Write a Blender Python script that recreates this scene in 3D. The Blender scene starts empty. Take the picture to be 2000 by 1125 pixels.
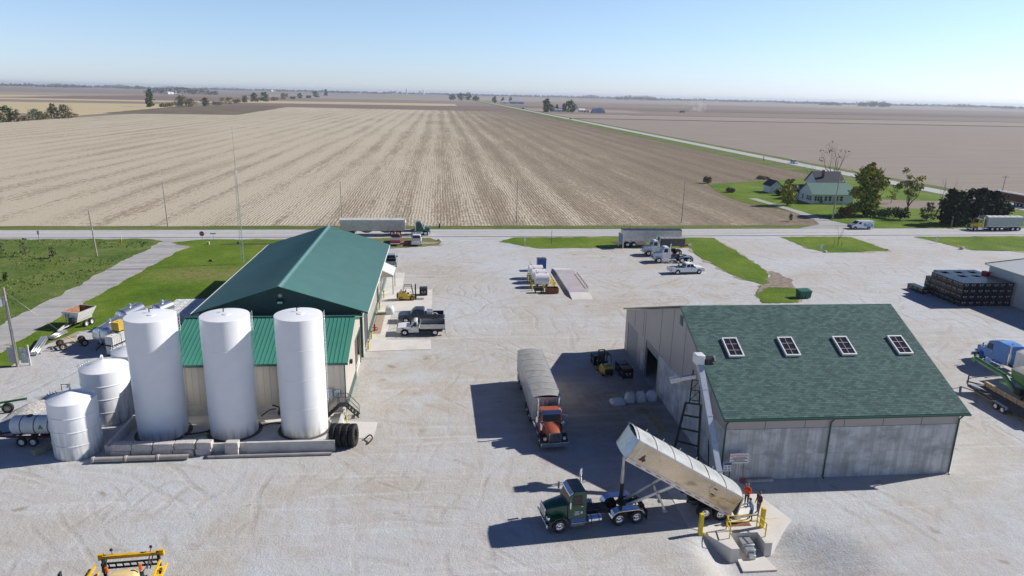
import bpy, bmesh, math, random
from mathutils import Vector, Matrix, noise
from mathutils.geometry import tessellate_polygon
R = math.radians
random.seed(7)
scene = bpy.context.scene
COL = scene.collection

# ---------------------------------------------------------------- camera
F_PX, CAM_H = 1370.0, 29.0
_fw = Vector((0.10157322, 0.95835885, -0.26689173))
_rt = Vector((0.99481143, -0.09939953, 0.02167836))
_up = Vector((0.00575327, 0.26770889, 0.96348267))
cam_d = bpy.data.cameras.new("camera")
cam = bpy.data.objects.new("camera", cam_d)
COL.objects.link(cam)
cam_d.sensor_width = 36.0
cam_d.lens = F_PX / 2000.0 * 36.0
cam_d.clip_start, cam_d.clip_end = 0.5, 40000.0
_m = Matrix((_rt, _up, -_fw)).transposed().to_4x4()
_m.translation = Vector((0, 0, CAM_H))
cam.matrix_world = _m
scene.camera = cam


def G(px, py, z=0.0):
    """surveyed ground position of a spot seen in the photograph, at height z"""
    d = _fw + _rt * ((px - 1000.0) / F_PX) + _up * ((562.5 - py) / F_PX)
    t = (z - CAM_H) / d.z
    return Vector((d.x * t, d.y * t, z))


# ---------------------------------------------------------------- light
SUN_AZ, SUN_EL = 79.0, 33.5
sd = bpy.data.lights.new("sun", 'SUN')
sd.energy, sd.angle, sd.color = 5.0, R(0.55), (1.0, 0.96, 0.905)
sun = bpy.data.objects.new("sun", sd)
COL.objects.link(sun)
_s = Vector((math.sin(R(SUN_AZ)) * math.cos(R(SUN_EL)), math.cos(R(SUN_AZ)) * math.cos(R(SUN_EL)), math.sin(R(SUN_EL))))
sun.rotation_euler = _s.to_track_quat('Z', 'Y').to_euler()
sun.location = (60, 20, 80)
world = bpy.data.worlds.new("World")
scene.world = world
world.use_nodes = True
wn = world.node_tree
bg = wn.nodes["Background"]
sky = wn.nodes.new("ShaderNodeTexSky")
sky.sky_type = 'NISHITA'
sky.sun_disc = False
sky.sun_elevation, sky.sun_rotation = R(SUN_EL), R(SUN_AZ)
sky.altitude = 200
sky.air_density, sky.dust_density, sky.ozone_density = 1.0, 0.22, 1.6
# the clear-air blue of the photograph's day: the horizon band is pale blue, not yellow
_tc = wn.nodes.new("ShaderNodeTexCoord")
_sx = wn.nodes.new("ShaderNodeSeparateXYZ")
wn.links.new(_tc.outputs["Generated"], _sx.inputs[0])
_rp = wn.nodes.new("ShaderNodeValToRGB")
_e = _rp.color_ramp.elements
_e[0].position, _e[0].color = 0.0, (0.88, 1.07, 1.74, 1)
_e[1].position, _e[1].color = 0.45, (0.22, 0.31, 0.56, 1)
for _p, _c in ((0.05, (0.96, 1.10, 1.55, 1)), (0.12, (1.08, 1.16, 1.38, 1)), (0.24, (0.50, 0.60, 0.84, 1))):
    _n = _e.new(_p)
    _n.color = _c
wn.links.new(_sx.outputs[2], _rp.inputs[0])
_mx = wn.nodes.new("ShaderNodeMix")
_mx.data_type, _mx.blend_type = 'RGBA', 'MULTIPLY'
_mx.inputs[0].default_value = 1.0
wn.links.new(sky.outputs[0], _mx.inputs[6])
wn.links.new(_rp.outputs[0], _mx.inputs[7])
wn.links.new(_mx.outputs[2], bg.inputs[0])
bg.inputs[1].default_value = 0.09
vs = scene.view_settings
vs.view_transform, vs.look, vs.gamma, vs.exposure = 'Standard', 'None', 1.0, 0.25
vs.use_curve_mapping = False
scene.cycles.max_bounces = 6
scene.cycles.transparent_max_bounces = 6


# ---------------------------------------------------------------- materials
class NT:
    def __init__(s, name):
        s.m = bpy.data.materials.new(name)
        s.m.use_nodes = True
        s.t = s.m.node_tree
        s.b = s.t.nodes["Principled BSDF"]

    def n(s, typ, **kw):
        nd = s.t.nodes.new("ShaderNode" + typ)
        for k, v in kw.items():
            if k[0] == 'i' and k[1:].isdigit():
                nd.inputs[int(k[1:])].default_value = v
            else:
                setattr(nd, k, v)
        return nd

    def l(s, a, b):
        s.t.links.new(a, b)

    def coord(s, scale=(1, 1, 1), rot=(0, 0, 0), geo=False):
        tc = s.n("NewGeometry") if geo else s.n("TexCoord")
        mp = s.n("Mapping")
        mp.inputs["Scale"].default_value = scale
        mp.inputs["Rotation"].default_value = rot
        s.l(tc.outputs["Position" if geo else "Object"], mp.inputs[0])
        return mp.outputs[0]

    def noise(s, vec, scale, detail=4.0, rough=0.55, dist=0.0):
        nd = s.n("TexNoise")
        nd.inputs["Scale"].default_value = scale
        nd.inputs["Detail"].default_value = detail
        nd.inputs["Roughness"].default_value = rough
        nd.inputs["Distortion"].default_value = dist
        s.l(vec, nd.inputs["Vector"])
        return nd.outputs[0]

    def ramp(s, fac, stops):
        nd = s.n("ValToRGB")
        el = nd.color_ramp.elements
        while len(el) < len(stops):
            el.new(0.5)
        for e, (p, c) in zip(el, stops):
            e.position = p
            e.color = (*c, 1) if len(c) == 3 else (c[0], c[0], c[0], 1)
        s.l(fac, nd.inputs[0])
        return nd.outputs[0]

    def mix(s, fac, a, b, blend='MIX'):
        nd = s.n("Mix", data_type='RGBA', blend_type=blend)
        for sock, v in ((nd.inputs[0], fac), (nd.inputs[6], a), (nd.inputs[7], b)):
            if hasattr(v, "is_output"):
                s.l(v, sock)
            elif isinstance(v, (int, float)):
                sock.default_value = v
            else:
                sock.default_value = (*v, 1)
        return nd.outputs[2]

    def math(s, op, a, b=0.0):
        nd = s.n("Math", operation=op)
        for sock, v in ((nd.inputs[0], a), (nd.inputs[1], b)):
            if hasattr(v, "is_output"):
                s.l(v, sock)
            else:
                sock.default_value = v
        return nd.outputs[0]

    def bump(s, h, strength=0.5, dist=0.05):
        nd = s.n("Bump")
        nd.inputs["Strength"].default_value = strength
        nd.inputs["Distance"].default_value = dist
        s.l(h, nd.inputs["Height"])
        s.l(nd.outputs[0], s.b.inputs["Normal"])

    def out(s, col, rough=0.8, metal=0.0, spec=0.3):
        if hasattr(col, "is_output"):
            s.l(col, s.b.inputs["Base Color"])
        else:
            s.b.inputs["Base Color"].default_value = (*col, 1)
        if hasattr(rough, "is_output"):
            s.l(rough, s.b.inputs["Roughness"])
        else:
            s.b.inputs["Roughness"].default_value = rough
        s.b.inputs["Metallic"].default_value = metal
        s.b.inputs["Specular IOR Level"].default_value = spec
        return s.m


def lin(r, g, b):
    f = lambda c: (c / 255 / 12.92) if c / 255 <= 0.04045 else ((c / 255 + 0.055) / 1.055) ** 2.4
    return (f(r), f(g), f(b))


def simple(name, col, rough=0.5, metal=0.0, var=0.15, vs=3.0, bump=0.0, bs=30.0, spec=0.4, coat=0.0, dirt=None, dirt_amt=0.5):
    """one real-world surface: base colour with uneven wear, some grime, fine relief"""
    t = NT(name)
    co = t.coord()
    n1 = t.noise(co, vs, 5, 0.6)
    lo = tuple(max(0, c * (1 - var)) for c in col)
    hi = tuple(min(1, c * (1 + var)) for c in col)
    c = t.ramp(n1, [(0.3, lo), (0.7, hi)])
    if dirt:
        n2 = t.noise(co, vs * 0.7, 6, 0.7)
        f = t.ramp(n2, [(0.5, (0,)), (0.75, (dirt_amt,))])
        c = t.mix(f, c, dirt)
    if bump:
        t.bump(t.noise(co, bs, 3), bump, 0.02)
    m = t.out(c, rough, metal, spec)
    if coat:
        t.b.inputs["Coat Weight"].default_value = coat
        t.b.inputs["Coat Roughness"].default_value = 0.08
    return m


_mc = {}


def paint(rgb, rough=0.35, dirt=True, name=None):
    k = ("p", rgb, rough)
    if k not in _mc:
        _mc[k] = simple(name or "vehicle_paint", rgb, rough, 0, 0.08, 1.5, spec=0.5, coat=0.5,
                        dirt=(0.30, 0.27, 0.23) if dirt else None, dirt_amt=0.25)
    return _mc[k]


class MATS(dict):
    __getattr__ = dict.__getitem__


M = MATS()
M.black = simple("black_steel", (0.018, 0.018, 0.02), 0.5, dirt=(0.12, 0.11, 0.1), dirt_amt=0.5)
M.rubber = simple("tyre_rubber", (0.016, 0.016, 0.017), 0.75, var=0.3, dirt=(0.11, 0.10, 0.09), dirt_amt=0.7)
M.chrome = simple("polished_aluminium", (0.78, 0.79, 0.81), 0.16, 1.0, 0.06)
M.alu = simple("dull_aluminium", (0.62, 0.63, 0.64), 0.42, 0.85, 0.12, 2, dirt=(0.35, 0.33, 0.3), dirt_amt=0.5)
M.galv = simple("galvanised_steel", (0.50, 0.52, 0.53), 0.45, 0.8, 0.2, 6)
M.glass = simple("dark_glass", (0.015, 0.018, 0.022), 0.06, 0, 0.1, spec=0.6)
M.white = paint((0.80, 0.80, 0.79), 0.35, name="white_paint")
M.yellow = simple("safety_yellow", (0.72, 0.52, 0.02), 0.5, var=0.1, dirt=(0.3, 0.24, 0.1), dirt_amt=0.4)
M.red = simple("red_paint", (0.42, 0.02, 0.03), 0.4)
M.orange_l = simple("amber_lens", (0.6, 0.13, 0.01), 0.3)
M.red_l = simple("red_lens", (0.45, 0.01, 0.015), 0.3)
M.clear_l = simple("lamp_lens", (0.75, 0.75, 0.75), 0.15)
M.wood = simple("weathered_wood", (0.30, 0.25, 0.19), 0.85, var=0.35, vs=4, bump=0.3, bs=20)
M.pale_wood = simple("pale_lumber", (0.50, 0.38, 0.23), 0.8, var=0.25, vs=4)
M.plywood = simple("plywood", (0.33, 0.25, 0.17), 0.85, var=0.2, vs=2)
M.pole = simple("utility_pole_wood", (0.33, 0.30, 0.27), 0.9, var=0.25, vs=3, bump=0.3)
M.rust = simple("rusty_steel", (0.22, 0.09, 0.045), 0.8, var=0.5, vs=5, dirt=(0.08, 0.05, 0.04), dirt_amt=0.8)
M.plastic_w = simple("white_plastic", (0.74, 0.74, 0.72), 0.5, var=0.08)
M.plastic_k = simple("black_plastic", (0.013, 0.014, 0.017), 0.22, var=0.25, dirt=(0.1, 0.1, 0.1), dirt_amt=0.3)
M.concrete = simple("concrete", (0.54, 0.525, 0.49), 0.9, var=0.14, vs=0.9, bump=0.25, bs=40, dirt=(0.28, 0.26, 0.23), dirt_amt=0.5)
M.old_concrete = simple("weathered_concrete", (0.54, 0.50, 0.465), 0.9, var=0.25, vs=1.6, bump=0.4, bs=25, dirt=(0.2, 0.18, 0.16), dirt_amt=0.6)
M.tarp = simple("vinyl_tarp", (0.50, 0.51, 0.49), 0.6, var=0.1, vs=1.2)
M.tarp_mesh = simple("grey_mesh_tarp", (0.36, 0.375, 0.37), 0.55, var=0.2, vs=1.0, bump=0.8, bs=3.5)
M.tarp_g = simple("grey_tarp", (0.29, 0.285, 0.27), 0.7, var=0.16, vs=1.5, bump=0.3, bs=6)
M.tarp_n = simple("navy_tarp", (0.03, 0.035, 0.055), 0.6, var=0.2)
M.bag = simple("woven_bag", (0.62, 0.64, 0.66), 0.8, var=0.15, vs=6, bump=0.5, bs=14)
M.ag_green = paint((0.025, 0.16, 0.035), 0.4, name="green_machine_paint")
M.skin = simple("skin", (0.45, 0.25, 0.18), 0.6)
M.text_k = simple("black_lettering", (0.02, 0.02, 0.022), 0.6)
M.text_r = simple("red_lettering", (0.5, 0.02, 0.03), 0.6)
M.text_w = simple("white_lettering", (0.8, 0.8, 0.8), 0.6)
M.blue = simple("blue_paint", (0.02, 0.09, 0.32), 0.4)
M.stainless = simple("stainless_steel", (0.60, 0.62, 0.65), 0.3, 0.9, 0.1, 1.5)


# ---------------------------------------------------------------- mesh builder
class MB:
    def __init__(s):
        s.v, s.f, s.mi, s.sm = [], [], [], []
        s.X = Matrix.Identity(4)

    def add(s, vs, fs, m=0, smooth=False):
        o = len(s.v)
        s.v += [tuple(s.X @ Vector(v)) for v in vs]
        for f in fs:
            s.f.append(tuple(i + o for i in f))
            s.mi.append(m)
            s.sm.append(smooth)
        return s

    def box(s, x0, x1, y0, y1, z0, z1, m=0, rot=None, c=None):
        vs = [(x, y, z) for x in (x0, x1) for y in (y0, y1) for z in (z0, z1)]
        if rot is not None:
            c = Vector(c) if c else Vector(((x0 + x1) / 2, (y0 + y1) / 2, (z0 + z1) / 2))
            vs = [tuple(rot @ (Vector(v) - c) + c) for v in vs]
        return s.add(vs, [(0, 1, 3, 2), (4, 6, 7, 5), (0, 4, 5, 1), (2, 3, 7, 6), (0, 2, 6, 4), (1, 5, 7, 3)], m)

    def cyl(s, p0, p1, r0, r1=None, n=12, m=0, caps=True):
        r1 = r0 if r1 is None else r1
        return s.tube([p0, p1], [r0, r1], n, m, caps)

    def tube(s, pts, r, n=8, m=0, caps=True):
        pts = [Vector(p) for p in pts]
        rs = r if isinstance(r, (list, tuple)) else [r] * len(pts)
        vs = []
        up = None
        for i, p in enumerate(pts):
            d = (pts[min(i + 1, len(pts) - 1)] - pts[max(i - 1, 0)]).normalized()
            if up is None:
                up = Vector((0, 0, 1)) if abs(d.z) < 0.9 else Vector((1, 0, 0))
            a = d.cross(up)
            if a.length < 1e-4:
                a = d.orthogonal()
            a.normalize()
            b = a.cross(d).normalized()
            up = b
            for k in range(n):
                t = 2 * math.pi * k / n
                vs.append(tuple(p + (a * math.cos(t) + b * math.sin(t)) * rs[i]))
        fs = []
        for i in range(len(pts) - 1):
            for k in range(n):
                k2 = (k + 1) % n
                fs.append((i * n + k, i * n + k2, (i + 1) * n + k2, (i + 1) * n + k))
        s.add(vs, fs, m, True)
        if caps:
            L = (len(pts) - 1) * n
            s.add(vs[:n], [tuple(range(n))[::-1]], m)
            s.add(vs[L:], [tuple(range(n))], m)
        return s

    def bar(s, p0, p1, w, h=None, m=0):
        """square bar from p0 to p1"""
        h = h or w
        p0, p1 = Vector(p0), Vector(p1)
        d = (p1 - p0).normalized()
        up = Vector((0, 0, 1)) if abs(d.z) < 0.95 else Vector((0, 1, 0))
        a = d.cross(up).normalized() * w / 2
        b = a.cross(d).normalized() * h / 2
        vs = [tuple(p + a * i + b * j) for p in (p0, p1) for i, j in ((-1, -1), (1, -1), (1, 1), (-1, 1))]
        return s.add(vs, [(0, 1, 2, 3), (7, 6, 5, 4), (0, 4, 5, 1), (1, 5, 6, 2), (2, 6, 7, 3), (3, 7, 4, 0)], m)

    def prism(s, poly, a, b, axis='y', m=0, smooth=False):
        """extrude a 2-D outline along an axis; outline given in the other two axes"""
        n = len(poly)
        def pt(p, q):
            if axis == 'y': return (p[0], q, p[1])
            if axis == 'x': return (q, p[0], p[1])
            return (p[0], p[1], q)
        vs = [pt(p, a) for p in poly] + [pt(p, b) for p in poly]
        fs = [(i, (i + 1) % n, (i + 1) % n + n, i + n) for i in range(n)]
        s.add(vs, fs, m, smooth)
        tri = tessellate_polygon([[Vector((p[0], p[1], 0)) for p in poly]])
        s.add(vs[:n], [tuple(t) for t in tri], m)
        return s.add(vs[n:], [tuple(reversed(t)) for t in tri], m)

    def lathe(s, prof, c=(0, 0, 0), axis='z', n=24, m=0, smooth=True):
        vs, fs = [], []
        c = Vector(c)
        for r, h in prof:
            for k in range(n):
                t = 2 * math.pi * k / n
                x, y = r * math.cos(t), r * math.sin(t)
                v = {'z': (x, y, h), 'y': (x, h, y), 'x': (h, x, y)}[axis]
                vs.append(tuple(c + Vector(v)))
        for i in range(len(prof) - 1):
            for k in range(n):
                k2 = (k + 1) % n
                fs.append((i * n + k, i * n + k2, (i + 1) * n + k2, (i + 1) * n + k))
        return s.add(vs, fs, m, smooth)

    def loft(s, rings, m=0, caps=True, smooth=False, closed=True):
        n = len(rings[0])
        vs = [p for r in rings for p in r]
        fs = []
        for i in range(len(rings) - 1):
            for k in range(n if closed else n - 1):
                k2 = (k + 1) % n
                fs.append((i * n + k, i * n + k2, (i + 1) * n + k2, (i + 1) * n + k))
        s.add(vs, fs, m, smooth)
        if caps:
            s.add(rings[0], [tuple(range(n))[::-1]], m)
            s.add(rings[-1], [tuple(range(n))], m)
        return s

    def ball(s, c, r, m=0, n=10, sq=(1, 1, 1)):
        prof = [(max(1e-4, r * math.cos(t)), r * math.sin(t)) for t in [(-0.5 + i / (n // 2)) * math.pi for i in range(n // 2 + 1)]]
        vs0 = len(s.v)
        keep = s.X
        s.X = keep @ Matrix.Translation(c) @ Matrix.Diagonal((*sq, 1))
        s.lathe(prof, n=n, m=m)
        s.X = keep
        return s

    def mesh(s, name, mats, angle=38, fix=True):
        me = bpy.data.meshes.new(name)
        me.from_pydata(s.v, [], s.f)
        for mt in (mats if isinstance(mats, (list, tuple)) else [mats]):
            me.materials.append(mt)
        me.polygons.foreach_set("material_index", s.mi)
        me.polygons.foreach_set("use_smooth", s.sm)
        if fix:
            bm = bmesh.new()
            bm.from_mesh(me)
            bmesh.ops.remove_doubles(bm, verts=bm.verts, dist=1e-5)
            bmesh.ops.recalc_face_normals(bm, faces=bm.faces)
            bm.to_mesh(me)
            bm.free()
        flags = [p.use_smooth for p in me.polygons]
        me.set_sharp_from_angle(angle=R(angle))
        me.polygons.foreach_set("use_smooth", flags)
        me.update()
        return me

    def build(s, name, mats, parent=None, loc=None, label=None, bevel=0.0, angle=38, fix=True):
        o = bpy.data.objects.new(name, s.mesh(name, mats, angle, fix))
        COL.objects.link(o)
        if parent: o.parent = parent
        if loc is not None: o.location = loc
        if label: o["label"] = label
        if bevel:
            b = o.modifiers.new("bevel", 'BEVEL')
            b.width, b.segments, b.limit_method, b.angle_limit = bevel, 2, 'ANGLE', R(40)
            b.harden_normals = False
            o.data.polygons.foreach_set("use_smooth", [True] * len(o.data.polygons))
        return o


def link_mesh(name, me, parent=None, loc=(0, 0, 0), rot=(0, 0, 0), scale=(1, 1, 1)):
    o = bpy.data.objects.new(name, me)
    COL.objects.link(o)
    if parent: o.parent = parent
    o.location, o.rotation_euler, o.scale = loc, rot, scale
    return o


def tag(o, label=None, cat=None, group=None, kind=None):
    if label: o["label"] = label
    if cat: o["category"] = cat
    if group: o["group"] = group
    if kind: o["kind"] = kind
    return o


def thing(name, label, cat, loc=(0, 0, 0), rz=0.0, group=None):
    o = bpy.data.objects.new(name, None)
    COL.objects.link(o)
    o.location, o.rotation_euler = loc, (0, 0, R(rz))
    o.empty_display_size = 0.3
    return tag(o, label, cat, group)


def kids(o):
    return [c for c in bpy.data.objects if c.parent == o]


_kid_cache = {}


def dup(root, loc, rz=None, label=None, group=None, scale=None):
    def rec(o, parent):
        c = o.copy()
        COL.objects.link(c)
        c.parent = parent
        ch = _kid_cache.get(o.name)
        if ch is None:
            ch = _kid_cache[o.name] = kids(o)
        for k in ch: rec(k, c)
        return c
    r = rec(root, None)
    r.location = loc
    if rz is not None: r.rotation_euler = (0, 0, R(rz))
    if scale: r.scale = (scale,) * 3 if isinstance(scale, (int, float)) else scale
    return tag(r, label, None, group)


def struct(name, mb, mat, **kw):
    return tag(mb.build(name, mat, **kw), kind="structure")


def lettering(name, text, size, mat, parent, loc, rot, align='CENTER'):
    cu = bpy.data.curves.new(name, 'FONT')
    cu.body, cu.size, cu.extrude, cu.align_x, cu.align_y = text, size, 0.004, align, 'CENTER'
    tmp = bpy.data.objects.new("tmp", cu)
    COL.objects.link(tmp)
    me = bpy.data.meshes.new_from_object(tmp.evaluated_get(bpy.context.evaluated_depsgraph_get()))
    bpy.data.objects.remove(tmp)
    bpy.data.curves.remove(cu)
    me.materials.clear()
    me.materials.append(mat)
    me.name = name
    return link_mesh(name, me, parent, loc, rot)
# ================================================================ ground, fields, roads
def gravel_mat():
    """crushed limestone yard: grey-white stone, dusty tan lanes, curved wheel tracks, damp spots"""
    t = NT("gravel")
    co = t.coord()
    big = t.noise(co, 0.05, 6, 0.62, 0.7)
    mid = t.noise(co, 0.28, 6, 0.68, 0.5)
    fine = t.noise(co, 7.0, 4, 0.75)
    grit = t.noise(co, 24.0, 2, 0.7)
    c = t.ramp(big, [(0.34, (0.45, 0.42, 0.37)), (0.46, (0.475, 0.465, 0.445)), (0.56, (0.485, 0.495, 0.50)), (0.70, (0.52, 0.535, 0.55))])
    # tan dust where trucks turn most: around the middle of the yard
    def spot(cx, cy, r):
        vm = t.n("VectorMath", operation='DISTANCE')
        t.l(co, vm.inputs[0])
        vm.inputs[1].default_value = (cx, cy, 0)
        mr = t.n("MapRange", i1=0.0, i2=r, i3=1.0, i4=0.0)
        t.l(vm.outputs["Value"], mr.inputs[0])
        return mr.outputs[0]
    w = t.math('MAXIMUM', spot(1, 66, 24), t.math('MAXIMUM', spot(30, 92, 26), t.math('MULTIPLY', spot(-6, 50, 14), 0.8)))
    w = t.math('MULTIPLY', w, t.ramp(mid, [(0.36, (0,)), (0.6, (1.0,))]))
    c = t.mix(t.math('MULTIPLY', w, 0.95), c, (0.44, 0.385, 0.315))
    c = t.mix(t.ramp(mid, [(0.52, (0,)), (0.74, (0.6,))]), c, (0.40, 0.365, 0.32))
    # darker brown patch round the unloading door
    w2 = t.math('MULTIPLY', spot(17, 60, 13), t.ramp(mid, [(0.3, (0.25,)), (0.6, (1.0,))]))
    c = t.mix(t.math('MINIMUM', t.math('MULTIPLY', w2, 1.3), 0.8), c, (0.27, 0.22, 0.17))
    # wheel tracks: broken families of arcs and lanes
    tr = None
    for k, (cx, cy, per, rot) in enumerate(((34, 97, 1.9, 0), (-8, 90, 2.3, 0), (58, 24, 2.1, 0), (14, 130, 2.6, 0), (90, 60, 2.4, 0))):
        vm = t.n("VectorMath", operation='DISTANCE')
        wob = t.n("VectorMath", operation='ADD')
        nz = t.n("TexNoise")
        nz.inputs["Scale"].default_value = 0.06
        nz.inputs["Detail"].default_value = 2
        t.l(co, nz.inputs["Vector"])
        sc_ = t.n("VectorMath", operation='SCALE')
        sc_.inputs["Scale"].default_value = 9.0
        t.l(nz.outputs[1], sc_.inputs[0])
        t.l(co, wob.inputs[0])
        t.l(sc_.outputs[0], wob.inputs[1])
        t.l(wob.outputs[0], vm.inputs[0])
        vm.inputs[1].default_value = (cx + 4.5, cy + 4.5, 4.5)
        s_ = t.math('SINE', t.math('MULTIPLY', vm.outputs["Value"], 2 * math.pi / per))
        s_ = t.math('MAXIMUM', t.math('SUBTRACT', s_, 0.55), 0.0)
        msk = t.ramp(t.noise(t.coord((1, 1, 1), (0, 0, 0.7 * k)), 0.075 + 0.01 * k, 3, 0.6), [(0.50, (0,)), (0.62, (1,))])
        s_ = t.math('MULTIPLY', s_, msk)
        tr = s_ if tr is None else t.math('MAXIMUM', tr, s_)
    tr = t.math('MULTIPLY', tr, t.ramp(mid, [(0.3, (0.5,)), (0.65, (1.6,))]))
    c = t.mix(t.math('MULTIPLY', tr, 0.75), c, (0.385, 0.345, 0.30))
    st1 = t.noise(t.coord((0.06, 1.0, 1), (0, 0, R(5))), 1.0, 5, 0.65, 0.8)
    c = t.mix(t.ramp(st1, [(0.54, (0,)), (0.72, (0.55,))]), c, (0.585, 0.595, 0.60))
    st2 = t.noise(t.coord((0.9, 0.05, 1), (0, 0, R(-10))), 1.0, 5, 0.65, 0.8)
    c = t.mix(t.ramp(st2, [(0.55, (0,)), (0.74, (0.5,))]), c, (0.42, 0.385, 0.34))
    dk = t.noise(co, 0.42, 3, 0.5, 0.3)
    c = t.mix(t.ramp(dk, [(0.665, (0,)), (0.75, (0.6,))]), c, (0.25, 0.205, 0.155))
    sp = t.ramp(t.math('ADD', t.math('MULTIPLY', fine, 0.55), t.math('MULTIPLY', grit, 0.45)), [(0.32, (0.74,)), (0.5, (1.0,)), (0.68, (1.17,))])
    c = t.mix(1.0, c, sp, 'MULTIPLY')
    h = t.math('ADD', t.math('MULTIPLY', fine, 0.6), t.math('MULTIPLY', t.noise(co, 1.1, 5, 0.72), 1.2))
    h = t.math('SUBTRACT', h, t.math('MULTIPLY', tr, 0.7))
    t.bump(h, 0.6, 0.12)
    return t.out(c, 0.95, 0, 0.15)


def stubble_mat():
    """combined corn ground: pale residue in soft harvest passes, dark soil showing in broken rows"""
    t = NT("corn_stubble")
    tc = t.n("TexCoord")
    sx = t.n("SeparateXYZ")
    t.l(tc.outputs["Object"], sx.inputs[0])
    co = tc.outputs["Object"]
    warp = t.math('MULTIPLY', t.noise(t.coord((0.03, 0.004, 1)), 1.0, 4, 0.6), 14.0)
    x = t.math('ADD', sx.outputs[0], warp)
    band = t.math('SINE', t.math('MULTIPLY', x, 2 * math.pi / 12.5))
    band2 = t.noise(t.coord((0.16, 0.003, 1)), 1.0, 4, 0.7)
    row = t.math('SINE', t.math('MULTIPLY', t.math('ADD', sx.outputs[0], t.math('MULTIPLY', t.noise(co, 0.22, 3), 1.1)), 2 * math.pi / 0.76))
    rmask = t.ramp(t.noise(t.coord((0.05, 0.012, 1)), 1.0, 4, 0.65), [(0.42, (0,)), (0.62, (1.0,))])
    big = t.noise(t.coord((0.012, 0.006, 1)), 1.0, 5, 0.6)
    strk = t.noise(t.coord((0.9, 0.035, 1)), 1.0, 5, 0.7)
    clod = t.noise(t.coord((1, 0.55, 1)), 0.8, 6, 0.85)
    grad = t.n("MapRange", i1=-40.0, i2=150.0, i3=0.0, i4=0.42)
    t.l(sx.outputs[0], grad.inputs[0])
    f = t.math('ADD', t.math('MULTIPLY', band, 0.055), t.math('MULTIPLY', t.math('MULTIPLY', row, rmask), 0.13))
    f = t.math('ADD', f, t.math('MULTIPLY', band2, 0.36))
    f = t.math('ADD', f, t.math('MULTIPLY', strk, 0.42))
    f = t.math('ADD', f, t.math('MULTIPLY', clod, 1.0))
    f = t.math('ADD', f, t.math('MULTIPLY', big, 0.35))
    f = t.math('SUBTRACT', f, grad.outputs[0])
    c = t.ramp(f, [(0.44, (0.13, 0.095, 0.068)), (0.80, (0.242, 0.196, 0.140)), (1.06, (0.345, 0.290, 0.208)), (1.40, (0.49, 0.43, 0.325))])
    t.bump(t.math('ADD', clod, t.math('MULTIPLY', row, 0.15)), 0.7, 0.25)
    return t.out(c, 0.95, 0, 0.1)


def soil_mat(name, c0, c1, sx=0.06, sy=0.004, rot=0.0, fine=0.8):
    t = NT(name)
    a = t.noise(t.coord((sx, sy, 1), (0, 0, R(rot))), 1.0, 5, 0.6)
    b = t.noise(t.coord(), fine, 3, 0.7)
    f = t.math('ADD', t.math('MULTIPLY', a, 0.75), t.math('MULTIPLY', b, 0.25))
    c = t.ramp(f, [(0.36, c0), (0.64, c1)])
    t.bump(b, 0.5, 0.15)
    return t.out(c, 0.95, 0, 0.1)


def grass_mat(name, cols, sc=0.12, rough_amt=0.6, st=(1, 1, 1)):
    t = NT(name)
    a = t.noise(t.coord(st), sc, 6, 0.7, 0.4)
    b = t.noise(t.coord(), 0.9, 5, 0.75)
    d = t.noise(t.coord(), 5.0, 3, 0.8)
    f = t.math('ADD', t.math('MULTIPLY', a, 0.55), t.math('ADD', t.math('MULTIPLY', b, 0.27), t.math('MULTIPLY', d, 0.18)))
    c = t.ramp(f, [(0.36, cols[0]), (0.46, cols[1]), (0.56, cols[2]), (0.68, cols[3])])
    dp = t.n("VectorMath", operation='DISTANCE')
    t.l(t.coord((0.5, 1, 1)), dp.inputs[0])
    dp.inputs[1].default_value = (-18.6, 113.5, 0)
    dm = t.n("MapRange", i1=1.0, i2=6.5, i3=0.85, i4=0.0)
    t.l(dp.outputs["Value"], dm.inputs[0])
    c = t.mix(t.math('MULTIPLY', dm.outputs[0], t.ramp(b, [(0.35, (0,)), (0.6, (1,))])), c, (0.27, 0.21, 0.10))
    t.bump(t.math('ADD', b, d), rough_amt, 0.25)
    return t.out(c, 0.9, 0, 0.15)


def road_mat(name, c0, c1, c2, rot):
    t = NT(name)
    a = t.noise(t.coord((0.02, 0.9, 1), (0, 0, R(rot))), 1.0, 5, 0.6, 0.3)
    b = t.noise(t.coord(), 0.6, 5, 0.7)
    d = t.noise(t.coord(), 14.0, 2)
    f = t.math('ADD', t.math('MULTIPLY', a, 0.6), t.math('ADD', t.math('MULTIPLY', b, 0.28), t.math('MULTIPLY', d, 0.12)))
    c = t.ramp(f, [(0.36, c0), (0.5, c1), (0.64, c2)])
    t.bump(d, 0.3, 0.02)
    return t.out(c, 0.9, 0, 0.2)


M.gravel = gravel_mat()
M.stubble = stubble_mat()
M.lawn = grass_mat("lawn_grass", [(0.060, 0.110, 0.006), (0.094, 0.165, 0.010), (0.145, 0.21, 0.018), (0.28, 0.26, 0.08)], 0.09, 0.6)
M.meadow = grass_mat("rough_grass", [(0.062, 0.105, 0.016), (0.105, 0.165, 0.028), (0.165, 0.21, 0.05), (0.32, 0.28, 0.12)], 0.14, 1.0)
M.verge = grass_mat("verge_grass", [(0.07, 0.10, 0.025), (0.11, 0.15, 0.035), (0.165, 0.19, 0.06), (0.30, 0.25, 0.13)], 0.15, 0.7, (0.25, 1, 1))
M.road = road_mat("worn_asphalt", (0.34, 0.335, 0.335), (0.44, 0.435, 0.44), (0.52, 0.515, 0.51), 1.4)
M.lane = road_mat("old_tarmac", (0.24, 0.24, 0.235), (0.37, 0.36, 0.345), (0.46, 0.44, 0.41), 95)
M.hwy = road_mat("highway_asphalt", (0.36, 0.36, 0.36), (0.43, 0.43, 0.43), (0.50, 0.50, 0.49), 90)
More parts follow.
